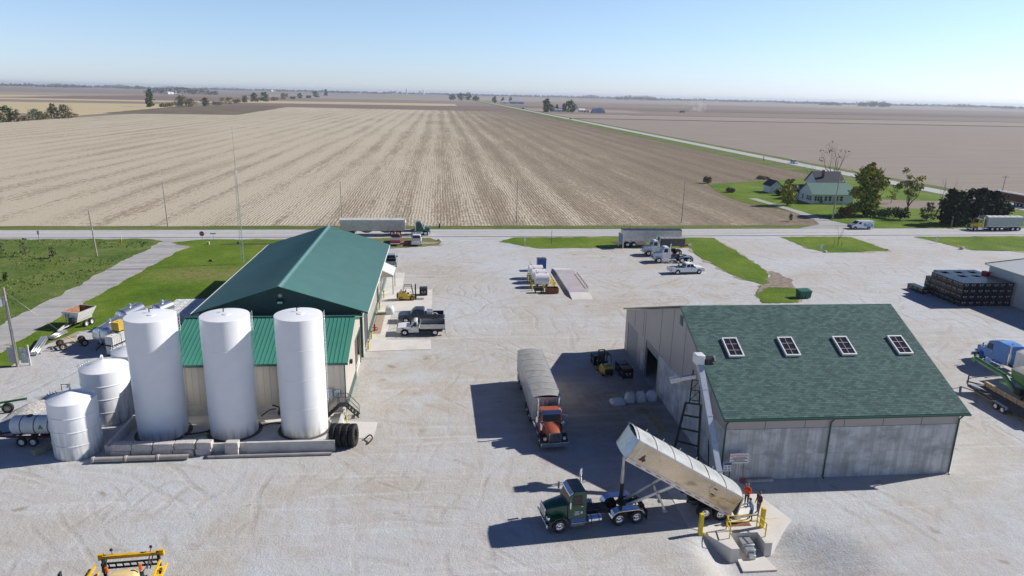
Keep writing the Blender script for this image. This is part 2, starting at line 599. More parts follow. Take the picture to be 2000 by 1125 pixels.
M.slab = simple("slab_concrete", (0.62, 0.59, 0.54), 0.9, var=0.08, vs=0.5, bump=0.15, bs=30, dirt=(0.36, 0.33, 0.28), dirt_amt=0.5)
M.soilbase = soil_mat("farm_soil", (0.20, 0.155, 0.125), (0.30, 0.25, 0.20), 0.004, 0.0015)


def jit_poly(pts, step, amt, seed=0.0):
    """closed outline re-sampled with a ragged natural edge"""
    out = []
    n = len(pts)
    for i in range(n):
        a, b = Vector(pts[i][:2]), Vector(pts[(i + 1) % n][:2])
        k = max(1, int((b - a).length / step))
        nr = Vector((-(b - a).y, (b - a).x))
        if nr.length: nr.normalize()
        for j in range(k):
            p = a.lerp(b, j / k)
            w = noise.noise(Vector((p.x * 0.35, p.y * 0.35, seed))) * amt + noise.noise(Vector((p.x * 1.4, p.y * 1.4, seed + 5))) * amt * 0.5
            q = p + nr * w
            out.append((q.x, q.y))
    return out


def sheet(name, pts, z, mat, step=0, amt=0.0, seed=0.0):
    if step: pts = jit_poly(pts, step, amt, seed)
    tri = tessellate_polygon([[Vector((p[0], p[1], 0)) for p in pts]])
    mb = MB()
    mb.add([(p[0], p[1], z) for p in pts], [tuple(t) for t in tri])
    o = mb.build(name, mat)
    me = o.data
    if me.polygons and me.polygons[0].normal.z < 0: me.flip_normals()
    return tag(o, kind="structure")


def gp(*pts):
    return [tuple(G(x, y)[:2]) for x, y in pts]


def rect(x0, x1, y0, y1):
    return [(x0, y0), (x1, y0), (x1, y1), (x0, y1)]


# base ground: one big sheet with the gravel yard filling its opening
YX0, YX1, YY0, YY1 = -110.0, 150.0, -40.0, 141.5
BIG = 12000.0
mb = MB()
xs = [-BIG, YX0, YX1, BIG]
ys = [-BIG, YY0, YY1, BIG]
mb.add([(x, y, 0) for y in ys for x in xs], [(j * 4 + i, j * 4 + i + 1, j * 4 + i + 5, j * 4 + i + 4) for j in range(3) for i in range(3) if not (i == 1 and j == 1)])
struct("ground", mb, M.soilbase)


def dip(x, y):
    """the yard falls away gently in front of the unloading pit"""
    if y > 41.6: return 0.0
    d = math.hypot((x - 20.9) / (8.5 if x > 20.9 else 4.7), (y - 38.0) / (4.8 if y > 38 else 6.5))
    s = min(1.0, max(0.0, (1 - d) / (0.80 if x > 20.9 else 0.62)))
    e = -1.06 * s * s * (3 - 2 * s)
    return e * min(1.0, max(0.0, (41.6 - y) / 1.6))


def lines(a, b, f0, f1, cs, fs):
    v, x = [], a
    while x < b - 1e-6:
        v.append(x)
        x += fs if f0 <= x < f1 else cs
    return v + [b]


gx = sorted(set([YX0, YX1] + [float(i) for i in range(-100, 150, 10)] + [14 + 0.4 * i for i in range(42)]))
gy = sorted(set([YY0, YY1] + [float(i) for i in range(-30, 141, 10)] + [30.8 + 0.4 * i for i in range(29)]))
mb = MB()
W = len(gx)
mb.add([(x, y, dip(x, y)) for y in gy for x in gx],
       [(j * W + i, j * W + i + 1, (j + 1) * W + i + 1, (j + 1) * W + i) for j in range(len(gy) - 1) for i in range(W - 1)
        if not (19.75 < (gx[i] + gx[i + 1]) / 2 < 21.85 and 39.0 < (gy[j] + gy[j + 1]) / 2 < 40.6)], 0, True)
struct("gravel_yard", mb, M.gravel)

road_near = lambda x: 141.9 + 0.025 * (x + 84)
sheet("gravel_shoulder", [(-110, 141.4), (150, 141.4), (150, 148.2), (70, 146.4), (0, 144.6), (-84, 142.5), (-110, 141.9)], 0.012, M.gravel)
# fields
sheet("stubble_field", [(-335, 152.0), (90, 156.5), (101, 166), (92, 190), (88, 212), (94, 240), (150, 262), (147, 600), (143, 1190), (-310, 1215)], 0.03, M.stubble, 6, 1.0, 3)
M.f_grey = soil_mat("grey_brown_field", (0.255, 0.215, 0.18), (0.315, 0.27, 0.23), 0.02, 0.25, 0)
M.f_brown = soil_mat("brown_field", (0.175, 0.13, 0.105), (0.23, 0.175, 0.145), 0.002, 0.03)
M.f_mauve = soil_mat("mauve_soil_field", (0.215, 0.175, 0.145), (0.27, 0.22, 0.185), 0.002, 0.04)
M.f_tan = soil_mat("tan_straw_field", (0.42, 0.34, 0.20), (0.56, 0.47, 0.29), 0.002, 0.04)
M.f_pale = soil_mat("pale_field", (0.285, 0.24, 0.195), (0.345, 0.295, 0.245), 0.002, 0.04)
M.f_green = soil_mat("green_strip_field", (0.10, 0.13, 0.05), (0.18, 0.19, 0.08), 0.002, 0.04)
flds = [
    ("field", [(-330, 1213), (143, 1190), (141, 1650), (-420, 1480)], M.f_brown), ("field", [(-440, 1480), (40, 1600), (40, 1900), (-520, 1750)], M.f_tan),
    ("field", [(40, 1600), (141, 1655), (139, 1900), (40, 1900)], M.f_mauve), ("field", [(-560, 1750), (139, 1900), (138, 2500), (-620, 2500)], M.f_mauve),
    ("field", [(-700, 2500), (137, 2500), (135, 3300), (-800, 3300)], M.f_pale),
    ("field", [(-2000, 610), (-338, 640), (-350, 760), (-2000, 640)], M.f_mauve), ("field", [(-2000, 250), (-345, 300), (-338, 640), (-2000, 610)], M.f_grey),
    ("field", [(-2500, 640), (-350, 760), (-400, 1250), (-2500, 900)], M.f_tan), ("field", [(-2800, 900), (-400, 1250), (-430, 1430), (-2800, 1100)], M.f_mauve),
    ("field", [(-900, 1330), (-430, 1430), (-460, 1560), (-900, 1500)], M.f_tan), ("field", [(-3000, 1100), (-900, 1400), (-900, 1900), (-3000, 1700)], M.f_tan),
    ("field", [(-900, 1560), (-470, 1600), (-520, 2300), (-900, 2300)], M.f_brown), ("field", [(-4000, 1700), (-900, 1900), (-900, 2500), (-4000, 2500)], M.f_pale),
    ("field", [(-4500, 2500), (-700, 2500), (-800, 4200), (-4500, 4200)], M.f_mauve), ("field", [(-800, 3300), (134, 3300), (130, 4800), (-900, 4800)], M.f_grey),
    ("field", [(177, 150), (1600, 150), (1600, 900), (173, 910)], M.f_grey), ("field", [(173, 930), (1700, 960), (1700, 1180), (172, 1120)], M.f_pale),
    ("field", [(400, 1180), (2200, 1230), (2200, 1560), (380, 1480)], M.f_mauve), ("field", [(172, 1290), (380, 1290), (380, 1500), (170, 1500)], M.f_pale),
    ("field", [(168, 1520), (2600, 1600), (2600, 1950), (166, 1850)], M.f_brown), ("field", [(166, 1860), (3000, 2000), (3000, 3000), (160, 2900)], M.f_mauve),
    ("field", [(160, 2900), (3600, 3000), (3600, 5200), (150, 5200)], M.f_pale), ("field", [(1700, 500), (5000, 500), (5000, 1600), (1700, 1400)], M.f_mauve),
]
for i, (nm, ps, mt) in enumerate(flds):
    sheet(nm, ps, 0.02 + 0.004 * (i % 3), mt, 25, 4.0, i)
# dark unharvested headlands seen as thin lines across the right-hand fields
M.f_dark = soil_mat("dark_furrow", (0.085, 0.062, 0.05), (0.13, 0.095, 0.075), 0.01, 0.05)
for i, ps in enumerate([[(175, 908), (1700, 925), (1700, 958), (173, 932)], [(300, 1118), (1300, 1150), (1300, 1182), (300, 1140)],
                        [(420, 1480), (2200, 1560), (2200, 1605), (420, 1520)], [(800, 690), (1600, 660), (1600, 680), (800, 700)], [(20, 1600), (141, 1648), (141, 1668), (20, 1620)]]):
    sheet("field_margin", ps, 0.06, M.f_dark, 20, 2.0, 40 + i)
M.scrub = soil_mat("dry_scrub", (0.13, 0.105, 0.075), (0.20, 0.165, 0.115), 0.03, 0.03)
sheet("scrub_strip", [(-352, 790), (-220, 820), (-250, 1240), (-330, 1330), (-385, 1100)], 0.05, M.scrub, 8, 4, 77)
sheet("straw_strip", [(-350, 640), (-338, 640), (-345, 800), (-360, 800)], 0.06, M.f_tan, 8, 2, 78)

# highway and its grass verges, both running away north
HW = [(172.0, 40), (169.8, 190), (167.0, 300), (164.4, 593), (160.5, 1117), (149.5, 2758), (135, 5200)]
def ribbon(o0, o1):
    return [(x + o0, y) for x, y in HW] + [(x + o1, y) for x, y in reversed(HW)]
sheet("grass_verge", ribbon(-19, -3.6), 0.07, M.verge, 12, 1.2, 5)
sheet("grass_verge", ribbon(3.6, 11), 0.07, M.verge, 12, 0.8, 6)
sheet("highway", ribbon(-4.1, 4.1), 0.10, M.hwy)
M.mark_w = simple("road_marking_white", (0.62, 0.62, 0.60), 0.8, var=0.25, vs=1.0)
M.mark_y = simple("road_marking_yellow", (0.50, 0.40, 0.16), 0.8, var=0.25, vs=1.0)
for a, b in ((-3.5, -3.3), (3.3, 3.5)): sheet("road_marking", ribbon(a, b), 0.106, M.mark_w)
sheet("road_marking", ribbon(-0.12, 0.12), 0.106, M.mark_y)

# cross road in front of the field
NX = [-700, -400, -200, -84, 0, 70, 135, 168]
sheet("grass_verge", [(x, road_near(x) + 6.8) for x in NX] + [(x, road_near(x) + 12.5) for x in reversed(NX)], 0.055, M.verge, 3, 0.9, 8)
sheet("road", [(x, road_near(x)) for x in NX] + [(x, road_near(x) + 7.9) for x in reversed(NX)], 0.03 + 0.06, M.road, 3, 0.10, 9)
for off in (0.75, 7.1): sheet("road_marking", [(x, road_near(x) + off) for x in NX] + [(x, road_near(x) + off + 0.14) for x in reversed(NX)], 0.096, M.mark_w)
sheet("road_marking", [(x, road_near(x) + 3.85) for x in NX] + [(x, road_near(x) + 4.0) for x in reversed(NX)], 0.096, M.mark_y)

# house lot lawn, drive
sheet("house_lawn", [(87.5, 196), (88, 214), (93, 238), (112, 246), (150, 262), (160, 240), (164, 150.8), (100, 154.5), (90, 157.5), (99, 168)], 0.075, M.lawn, 3, 0.9, 11)
sheet("garden_soil", [(126, 186), (148, 184), (152, 200), (128, 204)], 0.085, M.f_mauve, 3, 0.8, 12)
sheet("driveway", gp((1462, 388), (1478, 388), (1560, 412), (1625, 432), (1668, 441), (1672, 449), (1560, 447), (1600, 439), (1590, 430), (1545, 413)), 0.104, M.lane, 2, 0.2, 13)

# yard lawns and islands
lawnW = gp((330, 474), (400, 468)) + [(-30.6, 141.2), (-26, 141.2), (-27, 104), (-27.5, 92)] + gp((330, 590), (258, 607), (215, 640), (150, 648), (95, 672), (60, 692), (22, 715), (-30, 722), (-60, 700), (0, 690), (120, 617), (250, 545), (345, 492), (372, 482))
sheet("lawn", lawnW, 0.05, M.lawn, 0.5, 0.5, 15)
sheet("meadow", gp((-420, 468), (0, 468), (262, 467), (300, 468), (318, 472), (300, 482), (240, 510), (130, 570), (0, 636), (-160, 720), (-420, 760)), 0.05, M.meadow, 0.8, 0.7, 16)
lane = gp((-400, 860), (-200, 750), (0, 690), (60, 655), (120, 617), (250, 545), (345, 492), (395, 477), (440, 467), (240, 467), (290, 468), (318, 472), (300, 482), (240, 510), (130, 570), (0, 636), (-160, 720), (-400, 800))
sheet("lane", lane, 0.036, M.lane, 3, 0.25, 17)
isl = [gp((562, 466), (840, 465), (862, 472), (858, 478), (820, 482), (760, 485), (700, 485), (562, 485)),
       gp((978, 472), (1003, 464), (1190, 463), (1330, 464), (1392, 465), (1440, 492), (1498, 530), (1500, 552), (1560, 566), (1562, 592), (1490, 592), (1475, 572), (1490, 556), (1440, 542), (1362, 500), (1345, 484), (1050, 485)),
       gp((1524, 463), (1662, 463), (1735, 489), (1680, 493), (1612, 493), (1575, 484)),
       gp((1786, 463), (2200, 460), (2200, 495), (2000, 491), (1900, 489), (1850, 478))]
for i, p in enumerate(isl):
    sheet("grass_island", p, 0.05, M.lawn if i else M.verge, 0.5, 0.5, 20 + i)
M.dirt = simple("brown_dirt", (0.24, 0.19, 0.15), 0.95, var=0.45, vs=1.2, bump=0.6, bs=8)
M.worn = simple("worn_edge_soil", (0.33, 0.28, 0.21), 0.95, var=0.3, vs=1.0, bump=0.5, bs=8)
M.mulch = simple("dark_mulch", (0.07, 0.05, 0.04), 0.95, var=0.4, vs=3, bump=0.6, bs=8)
sheet("bare_soil", gp((1505, 530), (1545, 545), (1550, 562), (1500, 560), (1480, 575), (1478, 566), (1493, 553)), 0.058, M.dirt, 0.4, 1.0, 30)
sheet("mulch_bed", gp((1190, 473), (1260, 470), (1262, 480), (1205, 478)), 0.058, M.mulch, 0.5, 0.2, 31)
# thin worn soil where the grass runs out into the stone
for i, p in enumerate([lawnW] + isl): sheet("bare_soil", p, 0.044, M.worn, 0.45, 1.5, 60 + i)
# the shallow ditch line of bare soil along the west verge
sheet("bare_soil", gp((425, 477), (560, 475), (560, 478), (440, 479)), 0.056, M.mulch, 0.8, 0.2, 32)
sheet("bare_soil", gp((700, 472), (860, 473), (850, 477), (720, 477)), 0.056, M.f_pale, 0.8, 0.2, 33)
sheet("bare_soil", gp((330, 500), (400, 505), (430, 530), (370, 540), (320, 520)), 0.055, M.f_tan, 0.8, 1.0, 35) if 0 else None
# concrete aprons beside the long shed
sheet("concrete_apron", [(-8.5, 77.2), (-1.1, 77.6), (-1.2, 81.0), (-6.6, 81.0), (-6.6, 92.5), (-1.2, 92.5), (-1.2, 103.5), (-5.8, 103.8), (-5.8, 114), (-8.5, 114)], 0.03, M.slab)
M.pebble = simple("pebble_bed", (0.36, 0.27, 0.20), 0.95, var=0.5, vs=9, bump=0.8, bs=12)
sheet("pebble_bed", rect(-8.5, -7.4, 83.3, 92.3), 0.04, M.pebble)
sheet("concrete_apron", gp((640, 822), (738, 825), (730, 856), (640, 856)), 0.02, M.slab)

# air
HZ = NT("haze_air")
HZ.t.nodes.remove(HZ.b)
pv = HZ.n("VolumePrincipled")
pv.inputs["Color"].default_value = (0.80, 0.88, 1.0, 1)
pv.inputs["Density"].default_value = 0.00009
pv.inputs["Anisotropy"].default_value = 0.2
HZ.l(pv.outputs[0], HZ.t.nodes["Material Output"].inputs["Volume"])
mb = MB()
mb.box(-BIG - 500, BIG + 500, -BIG - 500, BIG + 500, -2.2, 44)
tag(mb.build("haze", HZ.m), "thin pale blue haze lying over the flat farmland", "haze", kind="stuff")
# ================================================================ buildings and tanks
def rib_metal(name, col, rough=0.45):
    return simple(name, col, rough, 0, 0.06, 0.4, spec=0.5, dirt=(0.30, 0.28, 0.25), dirt_amt=0.12)


M.roof_green = rib_metal("green_metal_roof", (0.125, 0.270, 0.248), 0.45)
M.roof_green2 = rib_metal("green_ribbed_roof", (0.062, 0.245, 0.178), 0.4)
M.trim_green = rib_metal("dark_green_trim", (0.018, 0.085, 0.06), 0.4)
M.wall_dark = rib_metal("charcoal_siding", (0.055, 0.070, 0.085))
M.wall_tan = rib_metal("tan_siding", (0.50, 0.46, 0.40))
M.wall_taupe = rib_metal("taupe_siding", (0.42, 0.375, 0.345))
M.seam = simple("siding_seam", (0.05, 0.045, 0.045), 0.7)
M.trim_w = rib_metal("white_trim", (0.72, 0.72, 0.69))
M.brown_door = simple("brown_sliding_door", (0.13, 0.075, 0.045), 0.6, var=0.2, vs=3)


def shingle_mat(name, c0, c1, c2):
    t = NT(name)
    tc = t.n("TexCoord")
    sx = t.n("SeparateXYZ")
    t.l(tc.outputs["Object"], sx.inputs[0])
    cb = t.n("CombineXYZ")
    t.l(sx.outputs[0], cb.inputs[0])
    t.l(sx.outputs[1], cb.inputs[1])
    br = t.n("TexBrick", offset=0.5)
    br.inputs["Scale"].default_value = 1.0
    br.inputs["Mortar Size"].default_value = 0.012
    br.inputs["Brick Width"].default_value = 0.42
    br.inputs["Row Height"].default_value = 0.17
    br.inputs["Color1"].default_value = (*c0, 1)
    br.inputs["Color2"].default_value = (*c1, 1)
    br.inputs["Mortar"].default_value = (*c2, 1)
    t.l(cb.outputs[0], br.inputs["Vector"])
    n = t.noise(t.coord(), 1.6, 6, 0.7)
    c = t.mix(1.0, br.outputs[0], t.ramp(n, [(0.3, (0.88,)), (0.7, (1.12,))]), 'MULTIPLY')
    t.bump(t.noise(t.coord(), 40, 2), 0.3, 0.02)
    return t.out(c, 0.9, 0, 0.2)


def cast_wall_mat(name):
    """board-formed concrete: poured panels of differing tone, joints, run-off streaks"""
    t = NT(name)
    tc = t.n("TexCoord")
    sx = t.n("SeparateXYZ")
    t.l(tc.outputs["Object"], sx.inputs[0])
    u = t.math('ADD', sx.outputs[0], sx.outputs[1])
    cb = t.n("CombineXYZ")
    t.l(u, cb.inputs[0])
    t.l(sx.outputs[2], cb.inputs[1])
    br = t.n("TexBrick", offset=0.0)
    br.inputs["Scale"].default_value = 1.0
    br.inputs["Mortar Size"].default_value = 0.010
    br.inputs["Brick Width"].default_value = 0.62
    br.inputs["Row Height"].default_value = 2.2
    br.inputs["Color1"].default_value = (0.62, 0.625, 0.60, 1)
    br.inputs["Color2"].default_value = (0.41, 0.41, 0.39, 1)
    br.inputs["Mortar"].default_value = (0.24, 0.235, 0.22, 1)
    t.l(cb.outputs[0], br.inputs["Vector"])
    def nz(sc, det=5):
        mp = t.n("Mapping")
        mp.inputs["Scale"].default_value = sc
        t.l(cb.outputs[0], mp.inputs[0])
        return t.noise(mp.outputs[0], 1.0, det, 0.65)
    st = nz((1.6, 0.16, 1))
    bl = nz((0.5, 0.7, 1))
    c = t.mix(t.ramp(st, [(0.45, (0,)), (0.62, (0.75,))]), br.outputs[0], (0.70, 0.70, 0.68))
    c = t.mix(t.ramp(bl, [(0.45, (0,)), (0.66, (0.8,))]), c, (0.30, 0.30, 0.28))
    t.bump(nz((14, 14, 1), 3), 0.3, 0.02)
    return t.out(c, 0.9, 0, 0.2)


M.shingle = shingle_mat("green_shingles", (0.055, 0.098, 0.090), (0.105, 0.180, 0.165), (0.030, 0.056, 0.054))
M.cast = cast_wall_mat("cast_concrete")


def panel(mb, outer, holes, axis, a, b, m=0):
    """flat wall with openings; outline in the two other axes, thickness from a to b"""
    def pt(p, q):
        return (q, p[0], p[1]) if axis == 'x' else ((p[0], q, p[1]) if axis == 'y' else (p[0], p[1], q))
    loops = [outer] + holes
    flat = [p for lp in loops for p in lp]
    tri = tessellate_polygon([[Vector((p[0], p[1], 0)) for p in lp] for lp in loops])
    for q in (a, b):
        mb.add([pt(p, q) for p in flat], [tuple(t) for t in tri], m)
    for lp in loops:
        n = len(lp)
        vs = [pt(p, a) for p in lp] + [pt(p, b) for p in lp]
        mb.add(vs, [(i, (i + 1) % n, (i + 1) % n + n, i + n) for i in range(n)], m)


def hole(a0, a1, z0, z1):
    return [(a0, z0), (a1, z0), (a1, z1), (a0, z1)]


# ---------------------------------------------------------------- long green-roofed shed
LX0, LX1, LY0, LY1, LE, LR, LXR = -26.0, -8.7, 75.4, 110.2, 5.2, 8.45, -17.35
def roof_slab(mb, x0, z0, x1, z1, y0, y1, th=0.12, m=0):
    mb.add([(x0, y0, z0), (x1, y0, z1), (x1, y1, z1), (x0, y1, z0), (x0, y0, z0 - th), (x1, y0, z1 - th), (x1, y1, z1 - th), (x0, y1, z0 - th)],
           [(0, 1, 2, 3), (7, 6, 5, 4), (0, 4, 5, 1), (1, 5, 6, 2), (2, 6, 7, 3), (3, 7, 4, 0)], m)


shed = thing("machine_shed", "long metal shed with a big plain green roof and a dark gable", "building", (LXR, LY0, 0))
ox = lambda x: x - LXR
mb = MB()
gab = [(ox(LX0), 0), (ox(LX1), 0), (ox(LX1), LE), (0, LR - 0.05), (ox(LX0), LE)]
panel(mb, gab, [], 'y', 0, 0.15)
for i in range(58):
    x = ox(LX0) + 0.15 + 0.3 * i
    mb.box(x, x + 0.035, -0.025, 0, 0.02, (LE + (LR - 0.05 - LE) * (1 - abs(x) / 8.66)) - 0.1, 0)
mb.build("gable_wall", M.wall_dark, shed)
mb = MB()
panel(mb, gab, [], 'y', LY1 - LY0 - 0.15, LY1 - LY0)
mb.build("gable_wall", M.wall_dark, shed)
mb = MB()
panel(mb, [(0.15, 0), (LY1 - LY0 - 0.15, 0), (LY1 - LY0 - 0.15, LE - 0.02), (0.15, LE - 0.02)], [hole(2.0, 6.2, 0.02, 4.4), hole(18.5, 21.6, 0.02, 4.2), hole(26.0, 27.0, 0.02, 2.1), hole(24.0, 25.2, 1.0, 2.1), hole(29, 30.2, 1.0, 2.1)], 'x', ox(LX1) - 0.15, ox(LX1) - 0.01)
for i in range(1, 38):
    y = 0.9 * i
    if not (1.6 < y < 6.4 or 18.2 < y < 21.8):
        mb.box(ox(LX1) - 0.01, ox(LX1) + 0.02, y, y + 0.04, 1.05, LE - 0.1, 0)
mb.build("side_wall", M.wall_tan, shed)
mb = MB()
panel(mb, [(0.15, 0), (LY1 - LY0 - 0.15, 0), (LY1 - LY0 - 0.15, LE - 0.02), (0.15, LE - 0.02)], [], 'x', ox(LX0) + 0.01, ox(LX0) + 0.15)
mb.build("side_wall", M.wall_tan, shed)
for a, b in ((6.3, 18.4), (21.7, 25.95), (27.05, 34.6)):
    mb = MB()
    mb.box(ox(LX1) - 0.01, ox(LX1) + 0.035, a, b, 0, 1.0)
    mb.build("wainscot", M.trim_green, shed)
mb = MB()
mb.box(ox(LX1) - 0.25, ox(LX1) + 0.05, -0.05, 0.18, 0, LE - 0.05)
mb.build("corner_trim", M.trim_green, shed)
mb = MB()
roof_slab(mb, 0.0, LR, ox(LX1) + 0.75, 5.42, -0.5, LY1 - LY0 + 0.5)
roof_slab(mb, 0.0, LR, ox(LX0) - 0.7, 5.42, -0.5, LY1 - LY0 + 0.5)
sl = (LR - 5.42) / 9.4
for i in range(118):
    y = -0.4 + 0.305 * i
    for sg in (1, -1):
        e = 9.35
        mb.add([(0, y, LR + 0.002), (sg * e, y, LR - sl * e + 0.002), (sg * e, y + 0.036, LR - sl * e + 0.002), (0, y + 0.036, LR + 0.002),
                (0, y + 0.008, LR + 0.036), (sg * e, y + 0.008, LR - sl * e + 0.036), (sg * e, y + 0.028, LR - sl * e + 0.036), (0, y + 0.028, LR + 0.036)],
               [(4, 5, 6, 7), (0, 1, 5, 4), (3, 7, 6, 2), (1, 2, 6, 5)], 0)
rf = mb.build("roof", M.roof_green, shed)
mb = MB()
mb.prism([(-0.35, LR - 0.10), (0, LR + 0.03), (0.35, LR - 0.10), (0, LR + 0.06)], -0.52, LY1 - LY0 + 0.52, 'y')
mb.build("ridge_cap", M.roof_green, rf)
for sg, xe in ((1, ox(LX1) + 0.76), (-1, ox(LX0) - 0.71)):
    mb = MB()
    mb.box(min(xe, xe + sg * 0.03), max(xe, xe + sg * 0.03), -0.52, LY1 - LY0 + 0.52, 5.22, 5.44 if sg > 0 else 5.49)
    mb.build("gutter", M.trim_w, rf)
mb = MB()
for sg in (1, -1):
    e = ox(LX1) + 0.75 if sg > 0 else -(ox(LX0) - 0.7)
    mb.bar((0, -0.53, LR - 0.06), (sg * e, -0.53, 5.36), 0.05, 0.16)
mb.build("rake_trim", M.trim_green, rf)
mb = MB()
mb.lathe([(0.01, 0.0), (0.26, 0.0), (0.26, 0.12), (0.20, 0.2), (0.01, 0.22)], (0, -0.02, LR - 1.15), 'y', 8)
mb.X = Matrix.Identity(4)
mb.build("gable_emblem", M.galv, shed).scale = (1, -0.6, 1)
mb = MB()
mb.box(-0.35, 0.35, -0.35, -0.01, LR - 2.0, LR - 1.62)
mb.box(-0.28, 0.28, -0.36, -0.352, LR - 1.97, LR - 1.75, 1)
mb.build("wall_lamp", [M.black, M.clear_l], shed)
mb = MB()
mb.box(ox(LX1) - 0.12, ox(LX1) - 0.08, 2.05, 6.15, 0.03, 4.38)
for k in range(8): mb.box(ox(LX1) - 0.08, ox(LX1) - 0.06, 2.05, 6.15, 0.5 * k + 0.1, 0.5 * k + 0.14)
mb.build("door", M.wall_dark, shed)
mb = MB()
mb.box(ox(LX1) - 0.12, ox(LX1) - 0.08, 18.55, 21.55, 0.03, 4.18)
mb.build("door", M.black, shed)
mb = MB()
mb.box(ox(LX1) - 0.12, ox(LX1) - 0.06, 26.03, 26.97, 0.03, 2.08)
dd = mb.build("door", M.trim_w, shed)
mb = MB()
mb.ball((ox(LX1) - 0.03, 26.85, 1.0), 0.04)
mb.build("handle", M.chrome, dd)
for y in (24.0, 29.0):
    mb = MB()
    mb.box(ox(LX1) - 0.10, ox(LX1) - 0.07, y, y + 1.2, 1.0, 2.1)
    w = mb.build("window", M.glass, shed)
    mb = MB()
    for a in ((y - 0.06, y, 0.94, 2.16), (y + 1.2, y + 1.26, 0.94, 2.16), (y, y + 1.2, 0.94, 1.0), (y, y + 1.2, 2.1, 2.16), (y + 0.58, y + 0.62, 1.0, 2.1)):
        mb.box(ox(LX1) - 0.06, ox(LX1) + 0.03, *a)
    mb.build("frame", M.trim_w, w)
# entrance awning
mb = MB()
mb.prism([(ox(LX1) + 0.02, 3.9), (ox(LX1) + 1.9, 3.0), (ox(LX1) + 1.9, 2.9), (ox(LX1) + 0.02, 3.78)], 25.2, 30.3, 'y')
for k in range(6): mb.bar((ox(LX1) + 0.05, 25.6 + 0.85 * k, 3.91), (ox(LX1) + 1.9, 25.6 + 0.85 * k, 3.02), 0.05, 0.04)
aw = mb.build("awning", M.trim_w, shed)
mb = MB()
mb.prism([(ox(LX1) + 0.02, 3.76), (ox(LX1) + 1.86, 2.9), (ox(LX1) + 1.86, 2.75), (ox(LX1) + 0.02, 2.75)], 25.21, 25.28, 'y')
mb.build("cheek", M.wall_tan, aw)
mb = MB()
for y in (25.5, 30.0): mb.cyl((ox(LX1) + 1.75, y, 0), (ox(LX1) + 1.75, y, 3.0), 0.05, n=8)
mb.build("post", M.trim_green, aw)

# ---------------------------------------------------------------- ribbed-roof shed in front
FX0, FX1, FY0, FY1, FE, FR, FYR = -24.4, -8.85, 61.35, 74.55, 5.05, 7.25, 67.95
fs = thing("ribbed_roof_shed", "tan metal shed with a bright green ribbed roof right behind the tall white tanks", "building", (FX0, FY0, 0))
wx, wy = FX1 - FX0, FY1 - FY0
mb = MB()
mb.box(0.02, wx - 0.02, 0.02, wy - 0.02, 0.001, 0.95)
mb.build("stem_wall", M.concrete, fs)
mb = MB()
panel(mb, [(0, 0.95), (wx, 0.95), (wx, FE), (0, FE)], [], 'y', -0.03, 0.1)
for i in range(27):
    x = 0.3 + 0.57 * i
    mb.box(x, x + 0.05, -0.06, -0.03, 0.97, FE - 0.03)
mb.build("front_wall", M.wall_tan, fs)
mb = MB()
panel(mb, [(0, 0.95), (wx, 0.95), (wx, FE), (0, FE)], [], 'y', wy - 0.1, wy)
mb.build("rear_wall", M.wall_tan, fs)
mb = MB()
side = [(0.1, 0.9), (wy - 0.1, 0.9), (wy - 0.1, FE), (wy / 2, FR - 0.05), (0.1, FE)]
panel(mb, [(0.1, 0.0), (wy - 0.1, 0.0), (wy - 0.1, FE), (wy / 2, FR - 0.08), (0.1, FE)], [hole(8.2, 12.4, 0.01, 3.9)], 'x', wx - 0.1, wx + 0.03)
mb.build("gable_wall", M.wall_tan, fs)
mb = MB()
panel(mb, [(0.1, 0.0), (wy - 0.1, 0.0), (wy - 0.1, FE), (wy / 2, FR - 0.08), (0.1, FE)], [], 'x', -0.03, 0.1)
mb.build("gable_wall", M.wall_tan, fs)
mb = MB()
mb.box(wx + 0.03, wx + 0.06, 0.2, 8.1, 0, 0.9)
mb.box(wx + 0.02, wx + 0.09, -0.08, 0.12, 0, FE)
for a in (8.0, 12.4): mb.box(wx + 0.03, wx + 0.08, a, a + 0.2, 0, 4.1)
mb.box(wx + 0.03, wx + 0.08, 8.2, 12.4, 3.9, 4.1)
mb.build("corner_trim", M.trim_green, fs)
mb = MB()
mb.box(wx - 0.08, wx - 0.03, 8.25, 10.4, 0.02, 3.85)
for k in range(3): mb.box(wx - 0.03, wx - 0.015, 8.25, 10.4, 0.6 + 1.2 * k, 0.72 + 1.2 * k)
mb.build("door", M.brown_door, fs)
mb = MB()
for sg in (0, 1):
    y0 = wy / 2
    y1 = -0.45 if not sg else wy + 0.35
    z1 = FE - 0.02
    th = 0.1
    mb.add([(-0.4, y0, FR), (wx + 0.4, y0, FR), (wx + 0.4, y1, z1), (-0.4, y1, z1), (-0.4, y0, FR - th), (wx + 0.4, y0, FR - th), (wx + 0.4, y1, z1 - th), (-0.4, y1, z1 - th)],
           [(0, 1, 2, 3), (7, 6, 5, 4), (1, 5, 6, 2), (2, 6, 7, 3), (3, 7, 4, 0)])
    for i in range(42):
        x = -0.3 + 0.385 * i
        mb.bar((x, y0, FR + 0.02), (x, y1, z1 + 0.02), 0.045, 0.05)
r2 = mb.build("roof", M.roof_green2, fs)
mb = MB()
mb.box(-0.42, wx + 0.42, -0.50, -0.455, FE - 0.2, FE + 0.02)
mb.box(-0.42, wx + 0.42, wy / 2 - 0.2, wy / 2 + 0.2, FR + 0.035, FR + 0.07)
mb.build("eave_trim", M.trim_green, r2)
mb = MB()
mb.box(wx + 0.035, wx + 0.3, 3.5, 3.9, 3.4, 3.75)
mb.build("wall_lamp", M.black, fs)
